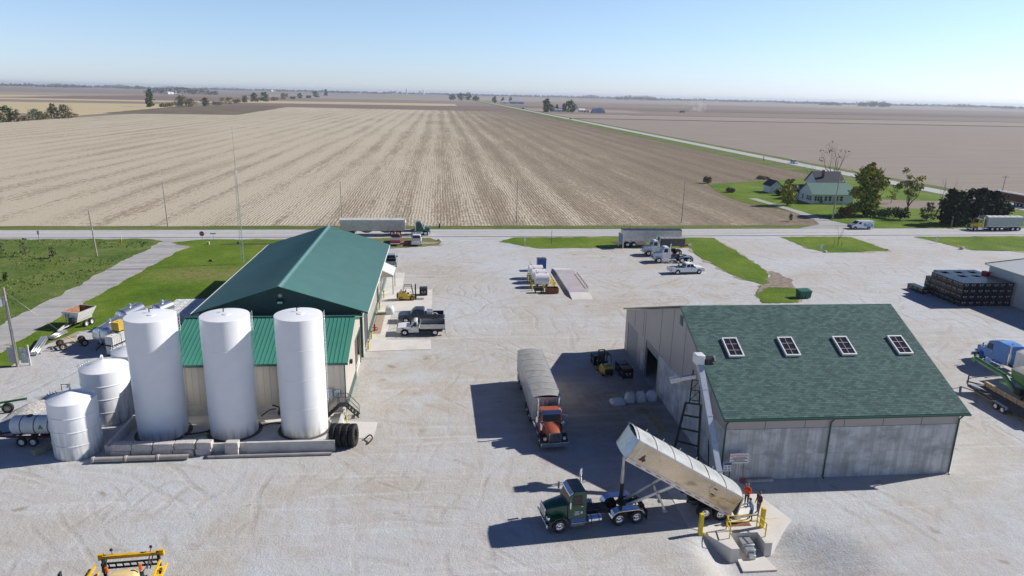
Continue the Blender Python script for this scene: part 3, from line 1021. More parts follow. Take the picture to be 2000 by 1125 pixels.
for x, z, w in ((13.7, 1.5, 0.75), (14.6, 1.6, 0.5), (10.05, 1.15, 0.3)):
    mb = MB()
    mb.box(x, x + w, -0.3, -0.065, z, z + w * 1.2)
    mb.box(x - 0.03, x + w + 0.03, -0.33, -0.062, z + w * 1.2, z + w * 1.2 + 0.04)
    mb.cyl((x + w / 2, -0.15, z - 0.5), (x + w / 2, -0.15, z), 0.03, n=6)
    tag(mb.build("meter_box", simple("grey_steel_box", (0.30, 0.36, 0.42), 0.5), loc=(FX0, FY0, 0)),
        ["large grey electric box beside the corner of the ribbed-roof shed", "smaller grey electric box nearest the corner of the ribbed-roof shed", "slim grey switch box on the wall between the second and third white tanks"][[0.75, 0.5, 0.3].index(w)], "electric box")

# ---------------------------------------------------------------- concrete grain shed on the right
SX0, SX1, SY0, SYR, SY1, SE, SR, SB = 21.7, 41.1, 47.2, 58.55, 76.9, 5.45, 10.85, 4.95
rs = thing("storage_shed", "big shed with a dark green shingle roof, four skylights and stained concrete lower walls", "building", (SX0, SY0, 0))
w, d, yr = SX1 - SX0, SY1 - SY0, SYR - SY0
mb = MB()
mb.box(0, w, 0, 0.25, 0, 4.4)
panel(mb, [(0.25, 0), (16.8, 0), (16.8, 4.25), (0.25, 4.4)], [], 'x', 0.0, 0.25)
mb.box(w - 0.25, w, 0.25, d, 0, 4.4)
mb.build("concrete_wall", M.cast, rs)
mb = MB()
panel(mb, [(0.02, 4.4), (w - 0.02, 4.4), (w - 0.02, SE), (0.02, SE)], [], 'y', 0.03, 0.2)
d1 = hole(16.85, 21.3, 0.01, 4.05)
d2 = hole(24.3, 28.5, 0.01, 3.75)
lf = [(16.8, 0), (d - 0.1, 0), (d - 0.1, SB - 0.05), (yr, SR - 0.1), (0.2, SE - 0.05), (0.2, 4.4), (16.8, 4.25)]
panel(mb, lf, [], 'x', 0.03, 0.2) if 0 else None
panel(mb, [(0.2, 4.4), (16.8, 4.25), (d - 0.1, 4.25), (d - 0.1, SB - 0.05), (yr, SR - 0.1), (0.2, SE - 0.05)], [], 'x', 0.03, 0.2)
panel(mb, [(16.8, 0), (d - 0.1, 0), (d - 0.1, 4.25), (16.8, 4.25)], [d1, d2], 'x', 0.03, 0.2)
panel(mb, [(0.2, 4.4), (d - 0.1, 4.4), (d - 0.1, SB - 0.05), (yr, SR - 0.1), (0.2, SE - 0.05)], [], 'x', w - 0.2, w - 0.03)
mb.box(0.05, w - 0.05, d - 0.1, d, 0, SB - 0.05)
mb.build("metal_siding", M.wall_taupe, rs)
mb = MB()
for i, y in enumerate((3.2, 6.6, 10.0, 13.4, 16.8, 22.6, 25.9)):
    top = SE + (SR - SE) * y / yr if y < yr else SR + (SB - SR) * (y - yr) / (d - yr)
    mb.box(0.018, 0.03, y, y + 0.035, 4.36 if y < 16.9 else (4.1 if y < 30 else 0), top - 0.15)
for y in (21.9,): mb.box(0.018, 0.03, y, y + 0.035, 0, SR + (SB - SR) * (y - yr) / (d - yr) - 0.2)
for i in range(1, 6): mb.box(i * w / 6, i * w / 6 + 0.03, 0.018, 0.03, 4.42, SE - 0.05)
mb.build("siding_seam", M.seam, rs)
mb = MB()
def slab(y0, z0, y1, z1, th=0.14):
    mb.add([(-0.22, y0, z0), (w + 0.5, y0, z0), (w + 0.5, y1, z1), (-0.22, y1, z1), (-0.22, y0, z0 - th), (w + 0.5, y0, z0 - th), (w + 0.5, y1, z1 - th), (-0.22, y1, z1 - th)],
           [(0, 1, 2, 3), (7, 6, 5, 4), (0, 4, 5, 1), (1, 5, 6, 2), (2, 6, 7, 3), (3, 7, 4, 0)])
slab(-0.35, SE + 0.02, yr, SR + 0.12)
slab(yr, SR + 0.12, d + 0.3, SB + 0.03)
rr = mb.build("roof", M.shingle, rs)
ps = (SR + 0.12 - SE - 0.02) / (yr + 0.35)
mb = MB()
mb.box(-0.24, w + 0.52, -0.48, -0.355, SE - 0.16, SE - 0.02)
mb.bar((-0.25, -0.35, SE - 0.06), (-0.25, yr, SR + 0.04), 0.05, 0.14)
mb.bar((-0.25, d + 0.3, SB - 0.05), (-0.25, yr, SR + 0.04), 0.05, 0.14)
mb.build("gutter", M.trim_green, rr)
for x, yb in ((0.06, 0), (8.55, 0), (w - 0.1, 0)):
    mb = MB()
    mb.tube([(x, -0.42, SE - 0.15), (x, -0.2, SE - 0.45), (x, -0.08, SE - 0.6), (x, -0.08, 0.15), (x, -0.25, 0.03)], 0.06, 8)
    mb.build("downpipe", M.trim_green, rs)


def sky_glass():
    t = NT("skylight_glass")
    return t.out((0.022, 0.022, 0.03), t.ramp(t.noise(t.coord(), 1.2, 3), [(0.3, (0.04,)), (0.8, (0.2,))]), 0, 1.0)


M.skyglass = sky_glass()
M.redwood = simple("tan_glazing_bar", (0.42, 0.34, 0.25), 0.6)
for i, xc in enumerate((2.85, 7.8, 12.8, 17.9)):
    yc = 53.65 - SY0
    zc = SE + 0.02 + ps * (yc + 0.35)
    e = bpy.data.objects.new("skylight", None)
    COL.objects.link(e)
    e.parent = rs
    e.location = (xc, yc, zc + 0.02)
    e.rotation_euler = (math.atan(ps), 0, 0)
    mb = MB()
    hx, hy = 0.66, 1.1
    for a in ((-hx, hx, -hy, -hy + 0.12), (-hx, hx, hy - 0.12, hy), (-hx, -hx + 0.11, -hy + 0.12, hy - 0.12), (hx - 0.11, hx, -hy + 0.12, hy - 0.12)):
        mb.box(*a, -0.02, 0.17)
    mb.build("frame", M.trim_w, e, bevel=0.01)
    mb = MB()
    mb.box(-hx + 0.1, hx - 0.1, -hy + 0.1, hy - 0.1, 0.08, 0.10)
    mb.build("glazing", M.skyglass, e)
    mb = MB()
    mb.box(-0.02, 0.02, -hy + 0.12, hy - 0.12, 0.10, 0.125)
    for yy in (-0.36, 0.36): mb.box(-hx + 0.11, hx - 0.11, yy - 0.02, yy + 0.02, 0.10, 0.122)
    mb.build("glazing_bar", M.redwood, e)
mb = MB()
mb.box(-0.02, 0.03, yr - 0.35, yr + 0.35, SR - 1.75, SR - 0.85)
for k in range(6): mb.box(-0.05, -0.02, yr - 0.32, yr + 0.32, SR - 1.68 + 0.14 * k, SR - 1.6 + 0.14 * k)
mb.build("gable_vent", simple("grey_green_louvre", (0.12, 0.18, 0.18), 0.5), rs)
mb = MB()
mb.box(0.08, 0.14, 24.32, 28.48, 0.03, 3.73)
for k in range(14): mb.box(0.06, 0.08, 24.32, 28.48, 0.08 + 0.26 * k, 0.2 + 0.26 * k)
mb.build("overhead_door", simple("grey_roller_door", (0.30, 0.31, 0.31), 0.5), rs)
mb = MB()
mb.box(0.08, 0.14, 16.9, 21.25, 3.4, 4.03)
for k in range(4): mb.box(0.05, 0.08, 16.9, 21.25, 3.44 + 0.14 * k, 3.54 + 0.14 * k)
for y in (16.8, 21.3): mb.box(-0.02, 0.22, y - 0.1, y + 0.1, 0, 4.1)
mb.box(-0.02, 0.22, 16.9, 21.2, 4.05, 4.2)
mb.build("overhead_door", simple("taupe_door_frame", (0.33, 0.31, 0.29), 0.5), rs)
mb = MB()
mb.box(0.0, 0.03, 21.9, 22.9, 0.3, 2.4)
mb.build("notice_board", simple("pale_notice_board", (0.55, 0.60, 0.65), 0.6, var=0.3, vs=8), rs)
mb = MB()
mb.box(-0.0, w, 0.3, d - 0.2, 0.012, 0.03)
mb.build("floor", M.concrete, rs)

# ---------------------------------------------------------------- tall white tanks
def tank_white(name, grime):
    t = NT(name)
    tc = t.n("TexCoord")
    sx = t.n("SeparateXYZ")
    t.l(tc.outputs["Object"], sx.inputs[0])
    st = t.noise(t.coord((2.5, 2.5, 0.35)), 1.0, 5, 0.65)
    low = t.n("MapRange", i1=grime, i2=0.0, i3=0.0, i4=1.0)
    t.l(sx.outputs[2], low.inputs[0])
    f = t.math('MULTIPLY', t.ramp(st, [(0.38, (0,)), (0.62, (1.0,))]), low.outputs[0])
    base = t.ramp(t.noise(t.coord(), 0.8, 4), [(0.3, (0.82, 0.83, 0.83)), (0.7, (0.88, 0.885, 0.885))])
    c = t.mix(f, base, (0.36, 0.36, 0.30))
    return t.out(c, 0.3, 0, 0.5)


M.tank = tank_white("white_tank_paint", 1.3)
M.tank_d = tank_white("grimy_white_tank_paint", 3.4)
tl = ["leftmost of the three tall white tanks standing in the concrete basin", "middle one of the three tall white tanks standing in the concrete basin", "rightmost of the three tall white tanks, beside the black tyres"]
for i, x in enumerate((-23.95, -18.0, -11.98)):
    t = thing("storage_tank", tl[i], "tank", (x, 58.05, 0.02), 0, "tall white tanks")
    mb = MB()
    r, h = 1.99, 10.62
    mb.lathe([(r, 0.0), (r, 2.64), (r + 0.014, 2.65), (r + 0.014, 2.68), (r, 2.69), (r, 5.29), (r + 0.014, 5.3), (r + 0.014, 5.33), (r, 5.34), (r, 7.94), (r + 0.014, 7.95), (r + 0.014, 7.98), (r, 7.99), (r, h - 0.02), (r - 0.02, h)], n=64)
    mb.lathe([(r - 0.02, h), (1.2, h + 0.12), (0.3, h + 0.2), (0.01, h + 0.21)], n=64)
    mb.build("shell", M.tank, t, angle=30)
    mb = MB()
    mb.tube([(-0.15, 0.3, h + 0.17), (-0.15, 0.3, h + 0.5), (0.1, 0.25, h + 0.55)], 0.05, 8)
    mb.build("vent", M.black, t)
    mb = MB()
    mb.lathe([(0.3, h + 0.14), (0.3, h + 0.22), (0.01, h + 0.24)], (0.25, -0.35, 0), n=14)
    mb.build("hatch", M.tank, t)
    mb = MB()
    for sg in (-0.2, 0.2): mb.cyl((r + 0.06, 0.5 + sg, 2.4), (r + 0.06, 0.5 + sg, h + 0.15), 0.012, n=5)
    for k in range(27): mb.cyl((r + 0.06, 0.3, 2.5 + 0.3 * k), (r + 0.06, 0.7, 2.5 + 0.3 * k), 0.009, n=4)
    mb.build("ladder", M.white, t)
    mb = MB()
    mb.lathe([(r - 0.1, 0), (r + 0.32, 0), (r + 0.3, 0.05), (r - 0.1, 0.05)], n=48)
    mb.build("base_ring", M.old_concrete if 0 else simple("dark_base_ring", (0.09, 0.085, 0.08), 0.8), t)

# shorter cone-topped tanks
cl = ["grimy white cone-topped tank with three hoops, nearest the camera beside the concrete blocks", "white cone-topped tank half shaded, behind the grimy one and left of the tall tanks", "shaded white tank peeping out behind the leftmost tall tank"]
for i, (x, y, h, r) in enumerate(((-29.55, 55.15, 4.72, 1.76), (-29.75, 61.35, 4.9, 1.95), (-29.6, 67.0, 4.3, 1.9))):
    t = thing("cone_tank", cl[i], "tank", (x, y, 0.02), 0, "short cone-topped tanks")
    mb = MB()
    prof = [(r, 0.0)]
    for k in range(1, 4):
        z = h * k / 4
        prof += [(r, z - 0.05), (r + 0.035, z - 0.03), (r + 0.035, z + 0.03), (r, z + 0.05)]
    prof += [(r, h), (r - 0.04, h + 0.03)]
    mb.lathe(prof, n=64)
    mb.lathe([(r - 0.04, h + 0.03), (r * 0.5, h + 0.33), (0.2, h + 0.6), (0.01, h + 0.62)], n=64)
    mb.build("shell", M.tank_d, t, angle=30)
    mb = MB()
    mb.tube([(-0.1, 0.2, h + 0.5), (-0.1, 0.2, h + 0.95), (-0.1, 0.0, h + 1.05), (-0.1, -0.15, h + 0.9)], 0.07, 8)
    mb.build("vent", M.plastic_w, t)
    mb = MB()
    for k in range(6):
        a = R(150 + 7 * k)
        mb.tube([(r * math.cos(a), r * math.sin(a), h + 0.02), ((r + 0.2) * math.cos(a), (r + 0.2) * math.sin(a), h + 0.15)], 0.03, 6)
    for sg in (-0.2, 0.2): mb.cyl((-r - 0.12, 0.4 + sg, 0.3), (-r - 0.12, 0.4 + sg, h + 0.3), 0.025, n=6)
    for k in range(14): mb.cyl((-r - 0.12, 0.2, 0.4 + 0.33 * k), (-r - 0.12, 0.6, 0.4 + 0.33 * k), 0.015, n=5)
    mb.build("ladder", M.galv, t)
    if i == 0:
        mb = MB()
        mb.tube([(-1.1, 0.9, h + 0.2), (-1.1, 0.9, h + 0.75), (-0.45, 0.9, h + 0.75), (-0.45, 0.9, h + 0.3)], 0.03, 6)
        mb.build("guard_rail", M.black, t)

# ---------------------------------------------------------------- containment basin, blocks, pipes
basin = thing("containment_basin", "concrete containment basin with low walls holding the three tall white tanks", "basin", (-18, 57, 0))
mb = MB()
mb.box(-8.9, 9.2, -2.9, 4.1, 0.004, 0.022)
mb.build("floor", M.slab, basin)
mb = MB()
mb.box(2.1, 9.2, -3.2, -2.95, 0, 0.98)
mb.build("front_wall", M.concrete, basin)
mb = MB()
mb.box(-8.8, 2.1, -3.05, -2.85, 0, 0.9)
mb.build("front_wall", M.concrete, basin)
mb = MB()
mb.box(-9.05, -8.8, -2.9, 4.2, 0, 0.95)
mb.build("side_wall", M.concrete, basin)
mb = MB()
mb.box(8.95, 9.2, -1.2, 4.1, 0.02, 0.6)
mb.build("side_wall", M.concrete, basin)
mb = MB()
mb.prism([(-2.9, 0.75), (4.1, 0.75), (4.1, 0.55), (-2.9, 0.55)], -9.2, -9.06, 'x')
mb.build("plank", M.wood, basin)


def block_mesh(l):
    mb = MB()
    mb.box(-l / 2, l / 2, -0.31, 0.31, 0.0, 0.60)
    return mb


xs = [-25.7, -24.1, -22.45, -20.85, -19.25]
bn = 0
pos = ["far left end", "second from the left end", "middle", "second from the right end", "right end"]
for lev in range(2):
    for i, x in enumerate(xs):
        o = block_mesh(1.55 if i != 4 else 1.2).build("concrete_block", M.old_concrete, loc=(x + (0.12 if lev else 0) - (0.05 if i == 4 else 0), 53.92 + 0.05 * math.sin(i * 2 + lev), 0.60 * lev), bevel=0.035)
        o.rotation_euler.z = R([0.8, -1.2, 0.5, 1.0, -3.0][i] * (1 if lev else -0.6))
        o.scale = (1, 1, 0.98)
        if lev == 0: o.scale.z = 0.99
        tag(o, "%s concrete block at the %s of the row before the tanks" % ("upper" if lev else "lower", pos[i]), "concrete block", "big concrete blocks before the tank basin")
for lev in range(2):
    o = block_mesh(1.05).build("concrete_block", M.old_concrete, loc=(-17.0 + 0.03 * lev, 53.75, 0.595 * lev), bevel=0.035)
    tag(o, "%s concrete block of the pair standing apart in front of the middle tank" % ("upper" if lev else "lower"), "concrete block", "big concrete blocks before the tank basin")
M.pipe = simple("concrete_pipe", (0.36, 0.33, 0.295), 0.85, var=0.2, vs=2)
for i, x in enumerate((-26.4, -23.95, -21.5)):
    mb = MB()
    mb.lathe([(0.15, -1.2), (0.21, -1.2), (0.26, -1.18), (0.26, -1.02), (0.21, -0.98), (0.20, 1.2), (0.15, 1.2)], (0, 0, 0.26), 'x', 16)
    o = mb.build("drain_pipe", M.pipe, loc=(x, 53.05 + 0.04 * i, 0))
    tag(o, ["left", "middle", "right"][i] + "most of three stubby drain pipes lying along the concrete blocks" if i != 1 else "middle one of three stubby drain pipes lying along the concrete blocks", "pipe", "drain pipes")
mb = MB()
mb.lathe([(0.08, -4.9), (0.13, -4.9), (0.13, 4.9), (0.08, 4.9)], (0, 0, 0.13), 'x', 12)
tag(mb.build("long_pipe", simple("rusty_grey_pipe", (0.36, 0.33, 0.31), 0.7, var=0.3, vs=0.4, dirt=(0.22, 0.10, 0.05), dirt_amt=0.8), loc=(-13.9, 53.2, 0)), "long thin rusty pipe lying before the low basin wall", "pipe")
# ================================================================ vehicles
# vehicle frame: x forward, y to the left, z up; origin on the ground under the front axle
def tyre_mesh(r, w, tread=True):
    mb = MB()
    h = w / 2
    mb.lathe([(r * 0.56, -h * 0.8), (r * 0.62, -h), (r * 0.9, -h), (r * 0.97, -h * 0.86), (r, -h * 0.6), (r, h * 0.6), (r * 0.97, h * 0.86), (r * 0.9, h), (r * 0.62, h), (r * 0.56, h * 0.8), (r * 0.56, -h * 0.8)], n=26, axis='y')
    return mb


def rim_mb(r, w, y0, out=1):
    mb = MB()
    o = out
    mb.lathe([(r * 0.57, y0 - o * w * 0.35), (r * 0.57, y0 + o * w * 0.42), (r * 0.52, y0 + o * w * 0.44), (r * 0.48, y0 + o * w * 0.12), (r * 0.30, y0 + o * w * 0.02), (r * 0.27, y0 + o * w * 0.02), (r * 0.25, y0 + o * w * 0.30), (r * 0.16, y0 + o * w * 0.42), (0.01, y0 + o * w * 0.44)], n=20, axis='y')
    for k in range(8):
        a = k * math.pi / 4
        mb.cyl((r * 0.38 * math.cos(a), y0 + o * w * 0.03, r * 0.38 * math.sin(a)), (r * 0.38 * math.cos(a), y0 + o * w * 0.13, r * 0.38 * math.sin(a)), r * 0.045, n=5)
    return mb


_wm = {}


def wheel(parent, x, y, r=0.52, w=0.28, rim=None, dual=False, z=None, side=None, tyre=None):
    """one wheel (tyre with its rim as sub-part); a dual carries two tyres on one hub"""
    side = side or (1 if y > 0 else -1)
    rim = rim or M.chrome
    k = (r, w, dual, side, rim.name, (tyre or M.rubber).name)
    if k not in _wm:
        mb = tyre_mesh(r, w)
        if dual:
            mb.X = Matrix.Translation((0, -side * (w + 0.04), 0))
            n = len(mb.v)
            vs = [(v[0], v[1], v[2]) for v in mb.v]
            mb.add(vs, list(mb.f), 0, True)
        _wm[k] = (mb.mesh("wheel", tyre or M.rubber), rim_mb(r, w, 0.0, side).mesh("rim", rim))
    t, rm = _wm[k]
    o = link_mesh("wheel", t, parent, (x, y, r if z is None else z))
    link_mesh("rim", rm, o)
    return o


def ring(x, hw_lo, hw_hi, z_lo, z_hi, ch=0.12):
    """closed cross-section of a bonnet or cab: chamfered top"""
    return [(x, -hw_lo, z_lo), (x, hw_lo, z_lo), (x, hw_hi, z_hi - ch), (x, hw_hi - ch * 1.3, z_hi), (x, -hw_hi + ch * 1.3, z_hi), (x, -hw_hi, z_hi - ch)]


def truck_tractor(name, label, loc, rz, col, wb=4.35, tandem=1.3, sleeper=False, stacks=2, half_fenders=True, chrome_hood=False, fender_col=None, visor=True, frame_col=None, group=None, long_nose=False, cat="truck"):
    t = thing(name, label, cat, loc, rz, group)
    P = paint(col)
    cb = -1.95 if not sleeper else -3.9      # back of cab
    rear = -(wb + tandem + 0.75)
    # chassis
    mb = MB()
    for sy in (-0.43, 0.43): mb.box(rear, 0.85, sy - 0.05, sy + 0.05, 0.72, 0.98)
    for x in (rear + 0.1, -wb + 0.6, -3.2, -2.2, 0.7): mb.box(x - 0.06, x + 0.06, -0.38, 0.38, 0.76, 0.94)
    for x in (-wb, -wb - tandem): mb.cyl((x, -0.95, 0.5), (x, 0.95, 0.5), 0.10, n=8)
    mb.cyl((0, -0.95, 0.5), (0, 0.95, 0.5), 0.07, n=8)
    mb.box(-3.6, -2.1, -0.36, 0.36, 0.985, 1.01)
    mb.box(rear - 0.08, rear, -0.55, 0.55, 0.66, 1.0)
    mb.build("chassis", frame_col or M.black, t)
    # bonnet
    mb = MB()
    mb.loft([ring(0.86, 0.52, 0.50, 0.78, 1.62, 0.10), ring(0.55, 0.56, 0.54, 0.75, 1.76, 0.13), ring(-0.3, 0.72, 0.66, 0.85, 1.93, 0.15), ring(-0.72, 0.86, 0.72, 0.9, 1.98, 0.15)])
    mb.build("hood", P, t, bevel=0.03)
    mb = MB()
    mb.box(0.86, 0.90, -0.50, 0.50, 0.80, 1.60)
    mb.build("grille", M.black, t)
    mb = MB()
    for k in range(9): mb.box(0.90, 0.925, -0.44 + 0.104 * k, -0.40 + 0.104 * k, 0.84, 1.52)
    for a in ((-0.53, -0.47, 0.78, 1.64), (0.47, 0.53, 0.78, 1.64), (-0.53, 0.53, 1.58, 1.66)): mb.box(0.87, 0.94, *a)
    mb.build("grille_surround", M.chrome, t)
    # cab
    mb = MB()
    zb, zt = 0.88, 2.88
    hw = 0.98
    prof = [(-0.60, zb), (-0.62, 1.92), (-0.92, zt - 0.16), (-1.05, zt), (cb + 0.1, zt - 0.02), (cb, zt - 0.14), (cb, zb)]
    if sleeper:
        prof = [(-0.60, zb), (-0.62, 1.92), (-0.92, zt - 0.16), (-1.1, zt + 0.02), (-2.2, zt + 0.32), (cb + 0.15, zt + 0.28), (cb, zt + 0.05), (cb, zb)]
    n = len(prof)
    def wy(z): return hw if z < 2.0 else hw - 0.10 * (z - 2.0) / 0.9
    vs = [(p[0], -wy(p[1]), p[1]) for p in prof] + [(p[0], wy(p[1]), p[1]) for p in prof]
    tri = tessellate_polygon([[Vector((p[0], p[1], 0)) for p in prof]])
    mb.add(vs, [(i, (i + 1) % n, (i + 1) % n + n, i + n) for i in range(n)] + [tuple(q) for q in tri] + [tuple(a + n for a in reversed(q)) for q in tri])
    cab = mb.build("cab", P, t, bevel=0.035)
    mb = MB()
    mb.add([(-0.635, -0.80, 2.0), (-0.635, 0.80, 2.0), (-0.885, 0.72, 2.68), (-0.885, -0.72, 2.68), (-0.66, -0.80, 1.995), (-0.66, 0.80, 1.995), (-0.92, 0.72, 2.67), (-0.92, -0.72, 2.67)],
           [(0, 1, 2, 3), (7, 6, 5, 4), (0, 4, 5, 1), (1, 5, 6, 2), (2, 6, 7, 3), (3, 7, 4, 0)])
    mb.build("windshield", M.glass, t)
    for sy in (-1, 1):
        mb = MB()
        mb.add([(-0.86, sy * 0.992, 1.98), (-1.62, sy * 0.992, 1.98), (-1.62, sy * 0.925, 2.62), (-1.02, sy * 0.925, 2.62), (-0.86, sy * 0.96, 1.98), (-1.62, sy * 0.96, 1.98), (-1.62, sy * 0.89, 2.62), (-1.02, sy * 0.89, 2.62)],
               [(0, 1, 2, 3), (7, 6, 5, 4), (0, 4, 5, 1), (1, 5, 6, 2), (2, 6, 7, 3), (3, 7, 4, 0)])
        mb.build("side_window", M.glass, t)
        mb = MB()
        mb.box(-1.75, -0.72, sy * 0.985 - 0.006, sy * 0.985 + 0.006, 0.95, 1.94)
        dr = mb.build("door", P, t, bevel=0.004)
        mb = MB()
        mb.box(-1.68, -1.52, sy * 1.0 - 0.015, sy * 1.0 + 0.015, 1.78, 1.82)
        mb.build("handle", M.chrome, dr)
        # front fender over the wheel
        mb = MB()
        arc = [(0.62 * math.cos(a), 0.55 + 0.62 * math.sin(a)) for a in [R(10 + 16 * k) for k in range(11)]]
        arc = [(0.80, 0.60), (0.72, 0.88)] + arc[2:] + [(-0.68, 0.55)]
        inner = [(x * 0.94, z - 0.05) for x, z in reversed(arc)]
        y0, y1 = sorted((sy * 0.60, sy * 1.17))
        mb.prism(arc + inner, y0, y1, 'y')
        mb.build("fender", fender_col or P, t, bevel=0.02)
        wheel(t, 0, sy * 1.03)
        for x in (-wb, -wb - tandem): wheel(t, x, sy * 1.08, dual=True)
        mb = MB()
        mb.cyl((-2.05, sy * 0.95, 0.72), (-3.0 if not sleeper else -3.4, sy * 0.95, 0.72), 0.30, n=18)
        tk = mb.build("fuel_tank", M.chrome, t)
        mb = MB()
        for x in (-2.25, -2.8): mb.lathe([(0.305, x - 0.03), (0.318, x - 0.02), (0.318, x + 0.02), (0.305, x + 0.03)], (0, sy * 0.95, 0.72), 'x', 18)
        mb.build("tank_strap", M.black, tk)
        mb = MB()
        mb.box(-1.95, -0.85, sy * 0.98 - 0.2, sy * 0.98 + 0.2, 0.62, 0.68)
        mb.box(-1.95, -0.85, sy * 0.98 - 0.16, sy * 0.98 + 0.16, 0.36, 0.41)
        mb.box(-1.95, -0.85, sy * 0.84 - 0.04, sy * 0.84 + 0.04, 0.41, 0.87)
        mb.build("step", M.chrome, t)
        mb = MB()
        mb.tube([(-0.72, sy * 1.0, 1.95), (-0.62, sy * 1.33, 1.98), (-0.62, sy * 1.33, 2.5), (-0.85, sy * 0.98, 2.5)], 0.018, 6)
        mb.box(-0.66, -0.57, sy * 1.33 - 0.09, sy * 1.33 + 0.09, 1.98, 2.46)
        mb.build("mirror", M.chrome, t, bevel=0.01)
        mb = MB()
        mb.box(0.66, 0.86, sy * 0.83 - 0.14, sy * 0.83 + 0.14, 0.98, 1.2)
        hb = mb.build("headlight", M.chrome, t, bevel=0.03)
        mb = MB()
        mb.box(0.86, 0.875, sy * 0.83 - 0.11, sy * 0.83 + 0.11, 1.0, 1.18)
        mb.build("lens", M.clear_l, hb)
        if stacks == 2 or sy == stacks:
            mb = MB()
            mb.cyl((cb - 0.14, sy * 0.92, 1.0), (cb - 0.14, sy * 0.92, 2.35), 0.13, n=14)
            mb.tube([(cb - 0.14, sy * 0.92, 2.35), (cb - 0.14, sy * 0.92, 3.35), (cb - 0.24, sy * 0.97, 3.55)], 0.075, 12)
            mb.build("exhaust_stack", M.chrome, t)
        if half_fenders:
            mb = MB()
            ro, ri = 0.62, 0.60
            x0, x1 = -wb, -wb - tandem
            arc = [(x0 + ro * math.cos(R(a)), 0.55 + ro * math.sin(R(a))) for a in (12, 30, 50, 70, 90)] + [(x1 + ro * math.cos(R(a)), 0.55 + ro * math.sin(R(a))) for a in (90, 110, 130, 150, 168)]
            inn = [(x0 + ri * math.cos(R(a)), 0.53 + ri * math.sin(R(a))) for a in (12, 30, 50, 70, 90)] + [(x1 + ri * math.cos(R(a)), 0.53 + ri * math.sin(R(a))) for a in (90, 110, 130, 150, 168)]
            y0, y1 = sorted((sy * 0.60, sy * 1.24))
            mb.prism(arc + inn[::-1], y0, y1, 'y')
            mb.build("rear_fender", M.chrome, t)
        mb = MB()
        mb.box(rear - 0.02, rear + 0.01, sy * 0.95 - 0.28, sy * 0.95 + 0.28, 0.22, 0.95)
        mb.build("mudflap", M.black, t)
    mb = MB()
    mb.loft([[(x, -1.2, 0.40), (x, 1.2, 0.40), (x, 1.2, 0.78), (x, -1.2, 0.78)] for x in (0.88, 1.0)])
    mb.build("bumper", M.chrome, t, bevel=0.03)
    if visor:
        mb = MB()
        mb.prism([(-0.74, 2.66), (-0.70, 2.60), (-0.96, 2.78), (-0.98, 2.86)], -0.84, 0.84, 'y')
        mb.build("sun_visor", M.chrome, t)
    for k in range(5):
        mb = MB()
        mb.ball((-1.12, -0.6 + 0.3 * k, zt + 0.01 + (0.0 if not sleeper else 0.02)), 0.05, 0, 8, (1.4, 1, 0.9))
        mb.build("marker_light", M.orange_l, t)
    mb = MB()
    mb.lathe([(0.01, 1.03), (0.45, 1.03), (0.47, 1.06), (0.47, 1.10), (0.01, 1.10)], (-wb - tandem / 2, 0, 0), 'z', 18)
    mb.build("fifth_wheel", M.black, t)
    mb = MB()
    for k, y in enumerate((-0.25, 0.0, 0.25)):
        pts = [(cb - 0.05, y, 1.6), (cb - 0.3, y, 1.25)]
        for j in range(26):
            a = j * 1.1
            pts.append((cb - 0.35 - j * 0.045, y + 0.09 * math.cos(a), 1.38 - 0.02 * j + 0.09 * math.sin(a)))
        mb.tube(pts, 0.016, 5, caps=False)
    mb.build("air_line", M.black, t, fix=False)
    if not sleeper:
        mb = MB()
        mb.box(cb - 0.01, cb + 0.02, -0.6, 0.6, 2.05, 2.6)
        mb.build("rear_window", M.glass, t)
    if long_nose:
        for sy in (-1, 1):
            mb = MB()
            mb.cyl((-0.35, sy * 0.92, 1.42), (-0.35, sy * 0.92, 1.95), 0.17, n=14)
            mb.lathe([(0.17, 1.95), (0.13, 2.03), (0.01, 2.05)], (-0.35, sy * 0.92, 0), n=14)
            mb.build("air_cleaner", M.chrome, t)
    return t


def tarp_mb(L, W, z, rise=0.22, bows=8, x0=0.0, nx=None, wav=0.03):
    """rolled tarp stretched over hoops; sags a little between them"""
    mb = MB()
    ny = 9
    nx = nx or bows * 6
    rows = []
    for i in range(nx + 1):
        u = i / nx
        x = x0 - L * u
        sag = wav * 0.5 * (1 - math.cos(2 * math.pi * u * bows))
        row = []
        for j in range(ny):
            v = -1 + 2 * j / (ny - 1)
            zz = z + (rise - sag) * (1 - v * v) + wav * 0.35 * math.sin(11 * u * bows + 3.0 * v) * (1 - v * v)
            row.append((x, v * W / 2, zz))
        rows.append(row)
    vs = [p for r in rows for p in r] + [(p[0], p[1], p[2] - 0.03) for r in rows for p in r]
    N = (nx + 1) * ny
    fs = []
    for i in range(nx):
        for j in range(ny - 1):
            a = i * ny + j
            fs.append((a, a + 1, a + ny + 1, a + ny))
            fs.append((a + N, a + ny + N, a + ny + 1 + N, a + 1 + N))
    for i in range(nx):
        for j in (0, ny - 1):
            a = i * ny + j
            fs.append((a, a + ny, a + ny + N, a + N))
    for i in (0, nx):
        for j in range(ny - 1):
            a = i * ny + j
            fs.append((a, a + 1, a + 1 + N, a + N))
    mb.add(vs, fs, 0, True)
    return mb


def bows_part(parent, L, W, z, rise, bows, mat, x0=0.0):
    for k in range(bows + 1):
        x = x0 - L * k / bows
        mb = MB()
        mb.tube([(x, v * W / 2, z + 0.035 + rise * (1 - v * v)) for v in [-1 + 0.25 * q for q in range(9)]], 0.022, 5)
        mb.build("tarp_bow", mat, parent)


